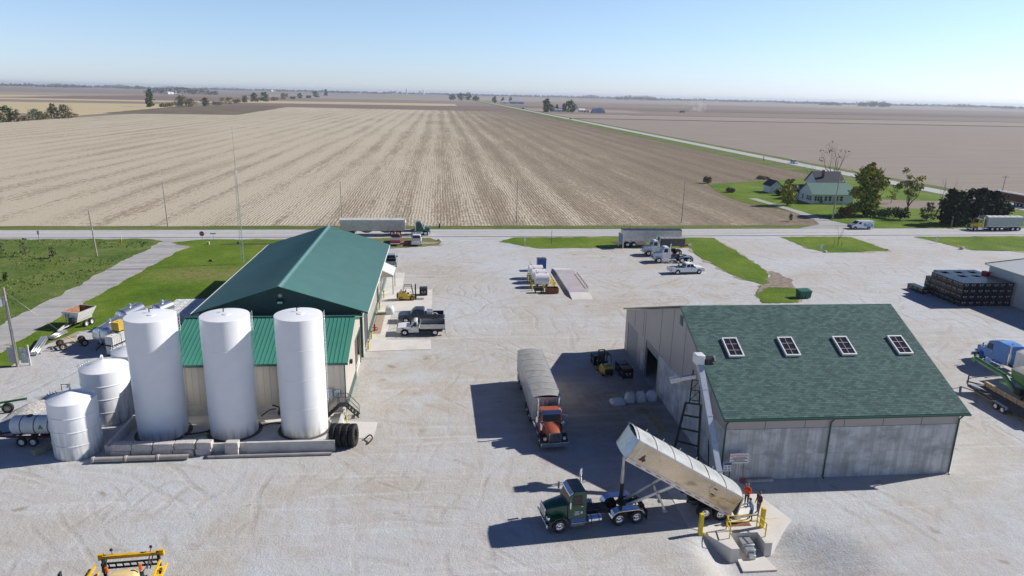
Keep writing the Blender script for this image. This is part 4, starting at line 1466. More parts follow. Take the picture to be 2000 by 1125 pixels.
def grain_trailer(name, label, loc, rz, L=10.4, W=2.5, z0=1.15, z1=3.35, mat=None, tarp=None, hopper=True, ribs=18, legs_down=False, bows=8, group=None, cat="trailer", bow_mat=None, axle_x=None, rise=0.2, open_front=False, deco=None):
    """origin on the ground under the front wall; body runs back along -x"""
    t = thing(name, label, cat, loc, rz, group)
    mat = mat or M.alu
    h = W / 2
    mb = MB()
    if hopper:
        side = [(0, z1), (0, z0 + 0.75), (-0.9, z0 + 0.45), (-2.0, z0 + 0.1), (-2.9, z0 - 0.35), (-4.1, z0 - 0.35), (-L * 0.5, z0 + 0.1), (-L * 0.5 - 1.2, z0 - 0.3), (-L * 0.5 - 2.2, z0 - 0.3), (-L + 1.8, z0 + 0.3), (-L, z0 + 0.55), (-L, z1)]
        side = [(0, z1), (0, z0), (-L, z0), (-L, z1)]
    else:
        side = [(0, z1), (0, z0), (-L, z0), (-L, z1)]
    # thin-walled open box
    th = 0.05
    mb.box(-L, 0, -h, -h + th, z0, z1)
    mb.box(-L, 0, h - th, h, z0, z1)
    mb.box(-th, 0, -h + th, h - th, z0, z1)
    mb.box(-L, -L + th, -h + th, h - th, z0, z1)
    mb.box(-L + th, -th, -h + th, h - th, z0, z0 + 0.06)
    body = mb.build("body", mat, t)
    for sy in (-1, 1):
        mb = MB()
        y0, y1 = sorted((sy * h, sy * (h + 0.004)))
        mb.box(-L + 0.01, -0.01, y0, y1, z0 + 0.12, z1 - 0.10)
        for k in range(ribs + 1):
            x = -L + 0.04 + (L - 0.08) * k / ribs
            y0, y1 = sorted((sy * (h + 0.003), sy * (h + 0.03)))
            mb.box(x - 0.025, x + 0.025, y0, y1, z0 + 0.12, z1 - 0.10)
        mb.build("side_panel", mat, body)
    mb = MB()
    for sy in (-1, 1):
        y0, y1 = sorted((sy * (h - 0.06), sy * (h + 0.045)))
        mb.box(-L - 0.02, 0.02, y0, y1, z1 - 0.10, z1 + 0.02)
        mb.box(-L - 0.02, 0.02, y0, y1, z0 - 0.06, z0 + 0.12)
    for x0, x1 in ((-0.03, 0.045), (-L - 0.045, -L + 0.03)):
        mb.box(x0, x1, -h + 0.06, h - 0.06, z1 - 0.10, z1 + 0.02)
    mb.build("rail", M.alu, body)
    for sy in (-1, 1):
        mb = MB()
        y0, y1 = sorted((sy * (h + 0.045), sy * (h + 0.05)))
        nq = int(L / 0.55)
        for k in range(nq): mb.box(-0.1 - 0.55 * (k + 1), -0.1 - 0.55 * k, y0, y1, z0 - 0.02, z0 + 0.04, k % 2)
        mb.build("reflector_strip", [M.red_l, M.alu], body)
    if hopper:
        for xc in (-L * 0.30, -L * 0.60):
            mb = MB()
            a, b = 1.5, 0.35
            mb.add([(xc - a, -h + 0.1, z0), (xc + a, -h + 0.1, z0), (xc + a, h - 0.1, z0), (xc - a, h - 0.1, z0), (xc - b, -0.4, 0.55), (xc + b, -0.4, 0.55), (xc + b, 0.4, 0.55), (xc - b, 0.4, 0.55)],
                   [(0, 1, 5, 4), (1, 2, 6, 5), (2, 3, 7, 6), (3, 0, 4, 7), (4, 5, 6, 7)])
            mb.build("hopper", mat, t)
    ax = axle_x or -L + 1.0
    mb = MB()
    for sy in (-0.5, 0.5):
        mb.box(-L + 0.2, -L + 3.2, sy - 0.05, sy + 0.05, 0.72, z0 - 0.06)
        mb.box(-1.8, -0.05, sy - 0.05, sy + 0.05, z0 - 0.18, z0 - 0.06)
    for x in (ax, ax + 1.3): mb.cyl((x, -0.95, 0.5), (x, 0.95, 0.5), 0.07, n=8)
    mb.box(-L - 0.05, -L + 0.1, -1.1, 1.1, 0.55, 0.68)
    for sy in (-0.8, 0.8): mb.bar((-L + 0.02, sy, 0.6), (-L + 0.02, sy, z0), 0.08)
    mb.build("subframe", M.alu, t)
    for sy in (-1, 1):
        for x in (ax, ax + 1.3): wheel(t, x, sy * 1.10, dual=True)
        mb = MB()
        mb.box(ax - 0.72, ax - 0.70, sy * 0.98 - 0.28, sy * 0.98 + 0.28, 0.2, 0.9)
        mb.build("mudflap", M.black, t)
        lz = 0.05 if legs_down else 0.38
        mb = MB()
        mb.bar((-2.6, sy * 0.75, lz), (-2.6, sy * 0.75, z0), 0.11)
        mb.box(-2.72, -2.48, sy * 0.75 - 0.12, sy * 0.75 + 0.12, lz - 0.05, lz)
        mb.bar((-2.6, sy * 0.75, lz + 0.25), (-1.9, sy * 0.55, z0), 0.05)
        mb.build("landing_leg", M.rust if legs_down else M.alu, t)
        mb = MB()
        mb.box(-L - 0.055, -L - 0.047, sy * 0.85 - 0.14, sy * 0.85 + 0.14, 0.58, 0.66)
        mb.build("tail_light", M.red_l, t)
    if tarp:
        tp = tarp_mb(L + 0.0, W - 0.02, z1 + 0.03, rise, bows, 0.0).build("tarp", tarp, t, fix=False)
        bows_part(tp, L, W, z1 + 0.03, rise, bows, bow_mat or tarp)
    mb = MB()
    for k in range(3): mb.cyl((0.06, -0.35 - 0.0, z0 + 0.5 + 0.45 * k), (0.06, 0.0, z0 + 0.5 + 0.45 * k), 0.02, n=6)
    for y in (-0.35, 0.0): mb.cyl((0.06, y, z0 + 0.2), (0.06, y, z1 - 0.1), 0.02, n=6)
    mb.build("ladder", M.alu, t)
    return t


def pickup(name, label, loc, rz, col, crew=True, bed="box", wb=3.75, group=None, bedfill=None, rim=None, cat="pickup truck"):
    t = thing(name, label, cat, loc, rz, group)
    P = paint(col)
    r = 0.40
    cab_b = -2.55 if crew else -1.72
    rear = -wb - 1.15
    bx0 = cab_b - 0.04
    zs = 1.12                       # belt line
    # lower body with wheel arches cut into the side outline
    def arch(xc, rr=0.50, n=7):
        return [(xc + rr * math.cos(R(180 - 180 * k / (n - 1))), 0.42 + rr * math.sin(R(180 - 180 * k / (n - 1)))) for k in range(n)]
    front = [(0.86, 0.42), (0.95, 0.60), (0.93, 0.95), (0.86, 1.06), (0.4, 1.13), (-0.62, 1.17)]
    if bed == "box":
        bot = [(rear, 0.55)] + arch(-wb) + arch(0.0)
        top = [(cab_b, zs + 0.02), (bx0 - 0.02, zs + 0.02), (rear, zs + 0.04)]
    else:
        bot = [(cab_b, 0.45)] + arch(0.0)
        top = [(cab_b, zs + 0.02)]
    outl = bot + front + top
    hw = 0.99
    mb = MB()
    n = len(outl)
    if bed == "box":
        # side skins, then floor, nose etc.: body as three closed shells joined in one mesh
        def side_y(z): return hw - (0.05 if z > 1.0 else 0.0)
        for sy in (-1, 1):
            vs = [(p[0], sy * side_y(p[1]), p[1]) for p in outl] + [(p[0], sy * (hw - 0.16), p[1]) for p in outl]
            tri = tessellate_polygon([[Vector((p[0], p[1], 0)) for p in outl]])
            mb.add(vs, [(i, (i + 1) % n, (i + 1) % n + n, i + n) for i in range(n)] + [tuple(q) for q in tri] + [tuple(a + n for a in q) for q in tri])
        mb.prism([(cab_b, 0.5), (0.55, 0.5), (0.86, 0.45), (0.95, 0.60), (0.93, 0.95), (0.86, 1.06), (0.4, 1.13), (-0.62, 1.17), (cab_b, zs + 0.02)], -hw + 0.155, hw - 0.155, 'y')
        mb.box(rear, rear + 0.07, -hw + 0.16, hw - 0.16, 0.56, zs + 0.03)
    else:
        vs = [(p[0], -hw, p[1]) for p in outl] + [(p[0], hw, p[1]) for p in outl]
        tri = tessellate_polygon([[Vector((p[0], p[1], 0)) for p in outl]])
        mb.add(vs, [(i, (i + 1) % n, (i + 1) % n + n, i + n) for i in range(n)] + [tuple(q) for q in tri] + [tuple(a + n for a in q) for q in tri])
    mb.build("body", P, t, bevel=0.03)
    # greenhouse
    mb = MB()
    x0, x1, x2, x3 = -0.52, -1.12, cab_b + 0.16, cab_b + 0.02
    def gr(z, xa, xb, w): return [(xa, -w, z), (xa, w, z), (xb, w, z), (xb, -w, z)]
    mb.loft([gr(zs - 0.02, x0, x3, 0.93), gr(1.78, x1, x2, 0.76), gr(1.85, x1 - 0.16, x2 + -0.0 - 0.1 + 0.16, 0.68)])
    mb.build("cab", P, t, bevel=0.04)
    def pane(nm, pts, off):
        mb = MB()
        o = Vector(off)
        mb.add([tuple(Vector(p) + o) for p in pts] + [tuple(Vector(p) - o) for p in pts], [(0, 1, 2, 3), (7, 6, 5, 4), (0, 4, 5, 1), (1, 5, 6, 2), (2, 6, 7, 3), (3, 7, 4, 0)])
        mb.build(nm, M.glass, t)
    lp = lambda a, b, f: tuple(Vector(a).lerp(Vector(b), f))
    A, B = (x0, 0.93, zs - 0.02), (x1, 0.76, 1.78)
    pane("windshield", [(lp(A, B, .12)[0], -0.80, lp(A, B, .12)[2]), (lp(A, B, .12)[0], 0.80, lp(A, B, .12)[2]), (lp(A, B, .92)[0], 0.70, lp(A, B, .92)[2]), (lp(A, B, .92)[0], -0.70, lp(A, B, .92)[2])], (0.012, 0, 0.012))
    C_, D_ = (x3, 0.93, zs - 0.02), (x2, 0.76, 1.78)
    pane("rear_window", [(lp(C_, D_, .2)[0], -0.74, lp(C_, D_, .2)[2]), (lp(C_, D_, .2)[0], 0.74, lp(C_, D_, .2)[2]), (lp(C_, D_, .9)[0], 0.66, lp(C_, D_, .9)[2]), (lp(C_, D_, .9)[0], -0.66, lp(C_, D_, .9)[2])], (0.014, 0, 0))
    splits = [(x0 - 0.42, -1.62, x1 - 0.06, -1.62), (-1.72, cab_b + 0.22, -1.72, cab_b + 0.3)] if crew else [(x0 - 0.42, cab_b + 0.22, x1 - 0.06, cab_b + 0.3)]
    for sy in (-1, 1):
        for (a, b, c, d) in splits:
            pane("side_window", [(a, sy * 0.905, zs + 0.09), (b, sy * 0.905, zs + 0.09), (d, sy * 0.785, 1.71), (c, sy * 0.785, 1.71)], (0, 0.012, 0.003))
        mb = MB()
        mb.box(-0.98, -0.80, sy * 1.03 - 0.10, sy * 1.03 + 0.10, 1.12, 1.32)
        mb.build("mirror", M.black, t, bevel=0.03)
        mb = MB()
        mb.box(0.80, 0.94, sy * 0.76 - 0.16, sy * 0.76 + 0.16, 0.78, 0.96)
        mb.build("headlight", M.clear_l, t, bevel=0.02)
        for k in range(2 if crew else 1):
            x = -1.45 - 0.95 * k
            mb = MB()
            mb.box(x - 0.1, x + 0.1, sy * 0.965 - 0.02, sy * 0.965 + 0.02, 0.98, 1.02)
            mb.build("door_handle", M.black, t)
        wheel(t, 0, sy * 0.86, r, 0.27, rim)
        wheel(t, -wb, sy * (0.86 if bed == "box" else 0.92), r, 0.27 if bed == "box" else 0.22, rim, dual=bed != "box")
        if bed == "box":
            mb = MB()
            mb.box(rear - 0.012, rear + 0.05, sy * 0.90 - 0.07, sy * 0.90 + 0.07, 0.75, 1.1)
            mb.build("tail_light", M.red_l, t)
    mb = MB()
    mb.box(0.90, 0.965, -0.58, 0.58, 0.68, 0.98)
    for k in range(3): mb.box(0.965, 0.98, -0.56, 0.56, 0.72 + 0.09 * k, 0.75 + 0.09 * k)
    mb.build("grille", M.black, t)
    mb = MB()
    mb.box(0.90, 1.04, -0.97, 0.97, 0.44, 0.64)
    mb.build("front_bumper", M.chrome, t, bevel=0.03)
    mb = MB()
    mb.box(rear + (0.0 if bed == "box" else 0.2), 0.6, -0.5, 0.5, 0.40, 0.50)
    mb.build("chassis", M.black, t)
    if bed == "box":
        mb = MB()
        mb.box(rear - 0.16, rear - 0.01, -0.95, 0.95, 0.46, 0.62)
        mb.build("rear_bumper", M.chrome, t, bevel=0.02)
        mb = MB()
        mb.box(rear + 0.07, bx0, -hw + 0.16, hw - 0.16, 0.58, 0.66)
        mb.box(bx0 - 0.05, bx0, -hw + 0.16, hw - 0.16, 0.66, zs + 0.03)
        mb.build("bed_liner", M.black, t)
        if bedfill == "cover":
            mb = MB()
            mb.box(rear + 0.03, bx0, -hw + 0.10, hw - 0.10, zs + 0.045, zs + 0.085)
            mb.build("bed_cover", simple("grey_bed_cover", (0.16, 0.15, 0.15), 0.6), t)
        if bedfill == "tank":
            mb = MB()
            mb.box(bx0 - 0.85, bx0 - 0.1, -0.72, 0.72, 0.67, 1.42)
            mb.box(bx0 - 0.87, bx0 - 0.08, -0.74, 0.74, 1.42, 1.47)
            mb.build("bed_tank", M.alu, t, bevel=0.02)
    else:
        mb = MB()
        bl = -wb - 1.25
        mb.box(bl, bx0 - 0.1, -1.12, 1.12, 0.82, 0.94)
        mb.build("flatbed", M.black, t)
        mb = MB()
        for sy in (-1, 1): mb.box(bl, bx0 - 0.1, sy * 1.09 - 0.025, sy * 1.09 + 0.025, 0.945, 1.50)
        mb.box(bl, bl + 0.05, -1.06, 1.06, 0.945, 1.50)
        mb.box(bx0 - 0.15, bx0 - 0.1, -1.06, 1.06, 0.945, 1.62)
        mb.build("side_board", M.galv, t)
        for sy in (-1, 1):
            mb = MB()
            mb.box(bl - 0.02, bl + 0.03, sy * 0.8 - 0.2, sy * 0.8 + 0.2, 0.3, 0.8)
            mb.build("mudflap", M.black, t)
    return t


def place(t, px, py, rz=None, z=0.0, off=(0, 0)):
    g = G(px, py, z)
    t.location = (g.x + off[0], g.y + off[1], 0)
    return t


# ---- the green dump rig in front
TR_RZ = 188.0
gt = truck_tractor("semi_tractor", "dark green day cab semi tractor parked in front under the raised silver dump trailer", (0, 0, 0), TR_RZ, (0.008, 0.075, 0.042), stacks=-1)
gw = G(1092, 1040)                 # where the near front tyre meets the ground
ca, sa = math.cos(R(TR_RZ)), math.sin(R(TR_RZ))
gt.location = (gw.x - (ca * 0 - sa * 1.03), gw.y - (sa * 0 + ca * 1.03), 0)
# door lettering as on the photograph: unreadable fine white lines
mb = MB()
for k, (w, z) in enumerate(((0.36, 1.42), (0.26, 1.34), (0.42, 1.26), (0.34, 1.18))):
    mb.box(-1.25 - w / 2, -1.25 + w / 2, 0.994, 1.0, z, z + 0.035)
mb.box(-1.65, -1.52, 0.994, 1.0, 1.25, 1.42)
mb.build("lettering", M.text_w, gt)

dt = thing("dump_trailer", "long silver dump trailer raised steeply with a white tarp, emptying into the pit", "trailer", (12.53, 41.9, 0))
TILT = 31.0
Lb, Hb, Wb = 9.13, 1.62, 2.55
u = Vector((math.cos(R(TILT)), 0, -math.sin(R(TILT))))
nrm = Vector((math.sin(R(TILT)), 0, math.cos(R(TILT))))
fb = Vector((0, 0, 5.17))        # front bottom edge, near side
BX = Matrix(((-u.x, 0, nrm.x, fb.x), (0, 1, 0, 0), (-u.z, 0, nrm.z, fb.z), (0, 0, 0, 1)))


def polished(name):
    """brushed aluminium sheet: tan reflection of the gravel painted in, darker cloudy blotches"""
    t = NT(name)
    n = t.noise(t.coord((0.5, 1, 0.8)), 1.6, 5, 0.6)
    bl = t.noise(t.coord((0.55, 1, 0.9)), 1.0, 5, 0.65, 0.4)
    c = t.ramp(n, [(0.35, (0.53, 0.46, 0.365)), (0.7, (0.67, 0.60, 0.495))])  # tan of the mirrored gravel put into the base colour
    c = t.mix(t.ramp(bl, [(0.58, (0,)), (0.68, (0.75,))]), c, (0.24, 0.215, 0.18))
    return t.out(c, t.ramp(n, [(0.3, (0.20,)), (0.7, (0.34,))]), 1.0)


M.mirror_alu = polished("mirror_polished_aluminium")
mb = MB()
mb.X = BX
th = 0.05
mb.box(-Lb, 0, 0, th, 0, Hb)
mb.box(-Lb, 0, Wb - th, Wb, 0, Hb)
mb.box(-Lb, 0, th, Wb - th, 0, 0.06)
body = mb.build("body", M.mirror_alu, dt)
mb = MB()
mb.X = BX
# bulged nose
rings = []
for k in range(7):
    a = math.pi * k / 6
    rings.append([(0.32 * math.sin(a), th + (Wb - 2 * th) * (1 - math.cos(a)) / 2, z) for z in (0.05, Hb)])
vs = [p for r_ in rings for p in r_]
mb.add(vs, [(2 * i, 2 * i + 2, 2 * i + 3, 2 * i + 1) for i in range(6)] + [tuple(2 * i for i in range(7)), tuple(2 * i + 1 for i in range(6, -1, -1)), (0, 1, 13, 12)], 0, False)
mb.build("front_wall", simple("pale_front_wall", (0.62, 0.66, 0.66), 0.3, 0.5), dt, angle=20)
for y in (-0.045, Wb - 0.02):
    for z0, z1 in ((-0.10, 0.16), (Hb - 0.10, Hb + 0.03)):
        mb = MB()
        mb.X = BX
        mb.box(-Lb - 0.02, 0.03, y, y + 0.065, z0, z1)
        rl = mb.build("rail", M.alu, body)
mb = MB()
mb.X = BX
for k in range(20): mb.box(-0.35 - 0.43 * (k + 1), -0.35 - 0.43 * k, -0.053, -0.046, 0.0, 0.055, k % 2)
mb.build("reflector_strip", [M.alu, M.red_l], body)
mb = MB()
mb.X = BX
mb.box(-0.55, -0.42, -0.012, -0.002, 0.16, Hb - 0.1)
mb.build("corner_post", M.alu, body)
M.gold = simple("yellow_chalk", (0.62, 0.40, 0.03), 0.7)
mb = MB()
mb.X = BX
for pts in ([(-6.6, 0.95), (-6.9, 0.55), (-7.3, 0.8), (-7.0, 0.45), (-7.5, 0.4)], [(-7.6, 0.75), (-8.0, 0.9), (-8.6, 0.85), (-8.8, 0.95)], [(-7.7, 0.35), (-8.3, 0.3)]):
    mb.tube([(a, -0.006, b) for a, b in pts], 0.022, 5)
mb.build("paint_scrawl", M.gold, body)
# small dark-red emblem and black load marks on the side
mb = MB()
mb.X = BX
mb.prism([(-0.72, 0.42), (-0.80, 0.52), (-0.86, 0.70), (-0.98, 0.92), (-1.06, 0.86), (-1.08, 0.68), (-1.20, 0.62), (-1.28, 0.50), (-1.16, 0.44), (-1.10, 0.30), (-1.00, 0.42), (-0.86, 0.36)], -0.008, -0.002, 'y')
mb.build("emblem", simple("dark_red_emblem", (0.14, 0.05, 0.06), 0.5, var=0.4, vs=8), body)
mb = MB()
mb.X = BX
mb.box(-7.1, -6.82, -0.008, -0.002, 1.15, 1.24)
mb.build("data_plate", M.text_k, body)
mb = MB()
mb.X = BX
mb.box(-7.1, -6.82, -0.008, -0.002, 0.7, 0.79)
mb.build("data_plate", M.text_k, body)
mb = MB()
for i, o in enumerate(tarp_mb(Lb, Wb - 0.02, Hb + 0.03, 0.30, 6, 0.0, 48, 0.08).v):
    pass
tb = tarp_mb(Lb + 0.22, Wb - 0.04, Hb + 0.04, 0.22, 6, 0.22, 48, 0.07)
tb.v = [tuple(BX @ Vector((v[0], v[1] + Wb / 2, v[2]))) for v in tb.v]
tp = tb.build("tarp", M.tarp_mesh, dt, fix=False)
for k in range(7):
    mb = MB()
    mb.X = BX
    x = -Lb * k / 6
    mb.tube([(x, Wb / 2 + v * (Wb - 0.02) / 2, Hb + 0.055 + 0.23 * (1 - v * v)) for v in [-1 + 0.25 * q for q in range(9)]], 0.024, 5)
    if 0 < k < 6: mb.cyl((x + 0.1, Wb + 0.02, Hb), (x + 0.1, Wb + 0.05, Hb + 0.25), 0.03, n=6)
    mb.build("tarp_bow", M.alu, tp)
# tailgate swung open at the low end
mb = MB()
gx_ = BX @ Vector((-Lb - 0.02, 0, Hb))
TG = Matrix(((1, 0, 0, gx_.x), (0, 1, 0, 0), (0, 0, 1, gx_.z), (0, 0, 0, 1))) @ Matrix.Rotation(R(14), 4, 'Y')
mb.X = TG
mb.box(0.0, 0.06, 0.05, Wb - 0.05, -1.60, 0.0)
for y in (0.05, 0.85, 1.65, Wb - 0.13): mb.box(0.06, 0.10, y, y + 0.08, -1.55, -0.05)
mb.build("tailgate", M.alu, dt)
# bogie and wheels
rb = BX @ Vector((-Lb, 0, 0))
mb = MB()
for y in (0.65, Wb - 0.65): mb.bar((rb.x - 3.0, y, 1.35), (rb.x - 0.3, y, 0.75), 0.12, 0.2)
for x, z in ((rb.x - 1.78, 0.66), (rb.x - 0.62, 0.52)): mb.cyl((x, 0.2, z), (x, Wb - 0.2, z), 0.08, n=8)
for y in (0.65, Wb - 0.65): mb.bar((rb.x - 1.2, y, 0.8), (rb.x - 1.6, y, 1.9), 0.1)
mb.build("bogie", M.black, dt)
for x, z in ((rb.x - 1.78, 0.64), (rb.x - 0.62, 0.52)):
    wheel(dt, x, 0.16, dual=True, z=z, side=-1)
    wheel(dt, x, Wb - 0.16, dual=True, z=z, side=1)
for y in (0.35, Wb - 0.35):
    mb = MB()
    mb.box(rb.x + 0.12, rb.x + 0.15, y - 0.3, y + 0.3, 0.15, 0.95)
    mb.build("mudflap", M.black, dt)
# lifting ram and draft arms
fx = gt.location.x + ca * (-4.9)
fy = gt.location.y + sa * (-4.9) - 41.9
ram0 = Vector((fx - 12.53, fy + 0.1, 1.1))
ram1 = BX @ Vector((0.06, Wb / 2 - 0.9, 0.0))
mb = MB()
mid = ram0.lerp(ram1, 0.42)
mb.cyl(ram0, mid, 0.15, n=12)
rm = mb.build("hoist_ram", M.black, dt)
mb = MB()
mb.cyl(mid, ram0.lerp(ram1, 0.75), 0.125, n=12)
mb.cyl(ram0.lerp(ram1, 0.75), ram1, 0.10, n=12)
mb.build("ram_rod", M.alu, rm)
for y in (0.55, Wb - 0.45):
    mb = MB()
    e = BX @ Vector((-4.6, y, -0.05))
    mb.bar((ram0.x + 0.3, fy + (0.35 if y > 1 else -0.35), 1.05), e, 0.11, 0.18)
    mb.bar(Vector((ram0.x + 0.3, 0, 1.05)).lerp(Vector((e.x, 0, e.z)), 0.62) + Vector((0, y * 0.7 + 0.1, 0)), Vector((ram0.x + 3.0, y * 0.75 + 0.1, 0.75)), 0.09, 0.14)
    mb.box(ram0.x + 2.85, ram0.x + 3.15, y * 0.75 - 0.05, y * 0.75 + 0.25, 0.68, 0.75)
    mb.build("draft_arm", M.alu, dt)

# ---- orange truck with tarped trailer, facing the camera
OR = -87.5
ot = truck_tractor("semi_tractor", "orange long nose semi tractor with twin chrome stacks, facing the camera in the shade", (0, 0, 0), OR, (0.38, 0.095, 0.042), wb=4.9, fender_col=M.black, long_nose=True, half_fenders=False)
c0 = G(1083, 882)
ot.location = (c0.x - 0.02, c0.y + 1.0, 0)
d = Vector((math.cos(R(OR)), math.sin(R(OR)), 0))
tr0 = Vector(ot.location) - d * 2.7
TR2 = -91.0
grain_trailer("grain_trailer", "aluminium grain trailer with a wrinkled grey tarp, behind the orange tractor", (tr0.x - 0.05, tr0.y, 0), TR2 + 1.5, L=11.6, z0=1.2, z1=3.3, tarp=M.tarp_g, bows=8, bow_mat=M.plastic_w, rise=0.17, cat="trailer")

# ---- road trucks
g = G(831, 461)
gr = truck_tractor("semi_tractor", "green semi tractor with a long hood driving along the road past the long shed", (g.x, g.y + 1.2, 0), 1.2, (0.01, 0.12, 0.085), wb=5.6, half_fenders=False, long_nose=True)
grain_trailer("grain_trailer", "silver open hopper trailer behind the green tractor on the road", (g.x - 4.2, g.y + 1.1, 0), 1.2, L=13.2, mat=M.alu, ribs=20, tarp=M.tarp, bows=5, rise=0.05)
g = G(1905, 452)
ys = truck_tractor("semi_tractor", "bright yellow semi tractor on the road at the right edge", (g.x, g.y + 1.3, 0), 181, (0.72, 0.52, 0.015), wb=4.4, half_fenders=False)
grain_trailer("grain_trailer", "short pale grain trailer with a white tarp behind the yellow tractor", (g.x + 2.75, g.y + 1.3, 0), 181, L=9.2, mat=simple("pale_green_grey_sides", (0.42, 0.47, 0.43), 0.5), tarp=M.tarp, bows=6, ribs=8)

# ---- parked white tractors, parked trailer
g = G(1286, 514)
truck_tractor("semi_tractor", "nearer white semi tractor without trailer, parked beside the lawn strip", (g.x, g.y + 1.05, 0), 181, (0.78, 0.79, 0.78), stacks=1)
g = G(1270, 503)
wt = truck_tractor("spreader_truck", "second white truck carrying a dark steel box body, behind the nearer white tractor", (g.x, g.y + 2.3, 0), 181, (0.78, 0.79, 0.78), half_fenders=False)
M.dark_box = simple("dark_grey_body", (0.10, 0.10, 0.10), 0.4, 0.4)
mb = MB()
mb.loft([[(x, -1.15, 1.9), (x, 1.15, 1.9), (x, 1.25, 3.3), (x, -1.25, 3.3)] for x in (-2.35, -6.9)])
sb = mb.build("box_body", M.dark_box, wt)
mb = MB()
for k in range(5): mb.box(-6.75 + 0.9 * k, -6.05 + 0.9 * k, -0.9, 0.9, 3.302, 3.33)
mb.build("lid", M.tarp_g, sb)
mb = MB()
mb.bar((-6.6, -0.6, 1.5), (-8.2, -0.6, 1.75), 0.45, 0.35)
sp = mb.build("discharge_chute", M.red, wt)
mb = MB()
mb.bar((-8.2, -0.6, 1.75), (-8.9, -0.6, 1.85), 0.3, 0.25)
mb.build("chute_tip", M.white, sp)
g = G(1222, 487)
grain_trailer("grain_trailer", "unhitched ribbed aluminium trailer with a navy tarp, parked behind the white trucks", (g.x + 11.7, g.y + 2.9, 0), -1 + 0, L=11.8, z0=1.3, z1=3.4, ribs=26, tarp=M.tarp_n, bows=7, legs_down=False, hopper=False, bow_mat=M.tarp_g)

# ---- pickups
def put_pick(px, py, *a, off=(0, 0), **k):
    g = G(px, py)
    return pickup("pickup_truck", a[0], (g.x + off[0], g.y + off[1], 0), *a[1:], **k)
DK = (0.035, 0.045, 0.06)
WH = (0.78, 0.79, 0.79)
put_pick(790.5, 656, "white regular cab pickup with a grey steel flatbed", 180, WH, crew=False, bed="flat", wb=3.7, off=(0, 0.9))
put_pick(796, 629, "dark slate crew cab pickup with a silver tank in its bed", 180, DK, bedfill="tank", off=(-0.2, 0.35))
put_pick(775, 470, "red pickup with a covered bed, parked nose towards the road", 90, (0.42, 0.015, 0.03), bedfill="cover", off=(0.0, -1.0), crew=False, wb=3.3)
put_pick(813, 470, "white pickup seen from behind, parked next to the red one", 90, WH, off=(0.15, -1.0), crew=True, wb=3.5, bedfill="cover")
put_pick(768, 512, "silver blue pickup half hidden behind the white entrance awning", 92, (0.28, 0.33, 0.38), off=(-0.3, 0.2), wb=3.5)
put_pick(1364, 535, "white crew cab pickup with an open bed, parked by the edge of the lawn strip", 6, WH, wb=3.95, off=(0.0, 0.85))

# ---- blue sleeper tractor and its hopper at the right edge
BR = 92
g = G(1908, 704)
BO = (g.x + 1.05, g.y)
bt = truck_tractor("semi_tractor", "bright blue sleeper cab semi tractor at the right edge, seen from behind", (BO[0], BO[1], 0), BR, (0.03, 0.20, 0.55), wb=5.6, sleeper=True, half_fenders=True)
grain_trailer("grain_trailer", "white hopper trailer cut off by the right edge, behind the blue tractor", (BO[0] + 0.3, BO[1] - 4.95, 0), BR, L=10.5, W=2.5, mat=M.white, z1=3.0, tarp=M.tarp, bows=6)
# ================================================================ pit, people, yard things
# ---- unloading slab with its pit (the slab stands at yard level, the yard dips in front)
mb = MB()
slab = [(17.2, 46.85), (17.2, 41.3), (17.85, 40.95), (19.25, 38.75), (19.8, 38.75), (19.8, 40.45), (21.8, 40.45), (21.8, 39.2), (22.25, 39.2), (24.45, 41.3), (24.55, 42.0), (24.5, 46.85)]
slab = [(17.2, 47.15), (17.2, 41.3), (17.85, 40.95), (19.25, 38.75), (19.8, 38.75), (19.8, 40.45), (21.8, 40.45), (21.8, 39.2), (22.3, 39.2), (24.9, 41.7), (24.2, 44.2), (23.2, 47.15)]
pit = thing("unloading_pit", "pale concrete slab with a sunken unloading pit and yellow rail, under the raised trailer", "pit", (0, 0, 0))
mb.prism(slab, -1.15, 0.035, 'z')
mb.build("slab", M.slab, pit)
mb = MB()
mb.prism([(19.806, 40.444), (19.806, 38.72), (19.7, 37.7), (22.05, 37.7), (21.794, 39.18), (21.794, 40.444)], -1.1, -0.93, 'z')
mb.build("pit_floor", M.slab, pit)
mb = MB()
for y in (41.9, 43.9): mb.box(19.3 if y > 43 else 20.0, 24.1, y, y + 0.1, 0.036, 0.040)
mb.build("yellow_line", simple("faded_yellow_line", (0.62, 0.52, 0.16), 0.8, var=0.3, vs=2), pit)
mb = MB()
mb.box(20.5, 21.15, 39.1, 40.4, -0.93, -0.38)
mb.box(20.42, 21.23, 39.5, 40.42, -0.38, -0.27)
mb.box(20.6, 21.05, 38.8, 39.1, -0.93, -0.6)
cv = mb.build("conveyor_boot", M.galv, pit, bevel=0.02)
mb = MB()
P0, P1, P2, P3 = (19.75, 40.95), (22.0, 40.95), (22.0, 40.15), (19.75, 40.15)
for (x, y) in ((19.75, 40.95), (21.95, 40.95), (22.1, 39.9), (19.55, 39.9)):
    mb.bar((x, y, 0.03), (x, y, 1.08), 0.06)
for z in (0.58, 1.06):
    mb.bar((19.55, 39.9, z), (19.75, 40.95, z), 0.055)
    mb.bar((19.75, 40.95, z), (21.95, 40.95, z), 0.055)
    mb.bar((21.95, 40.95, z), (22.1, 39.9, z), 0.055)
mb.build("guard_rail", M.yellow, pit)
mb = MB()
mb.box(19.9, 21.7, 41.2, 41.75, 0.036, 0.06)
mb.build("grate", M.rust, pit)


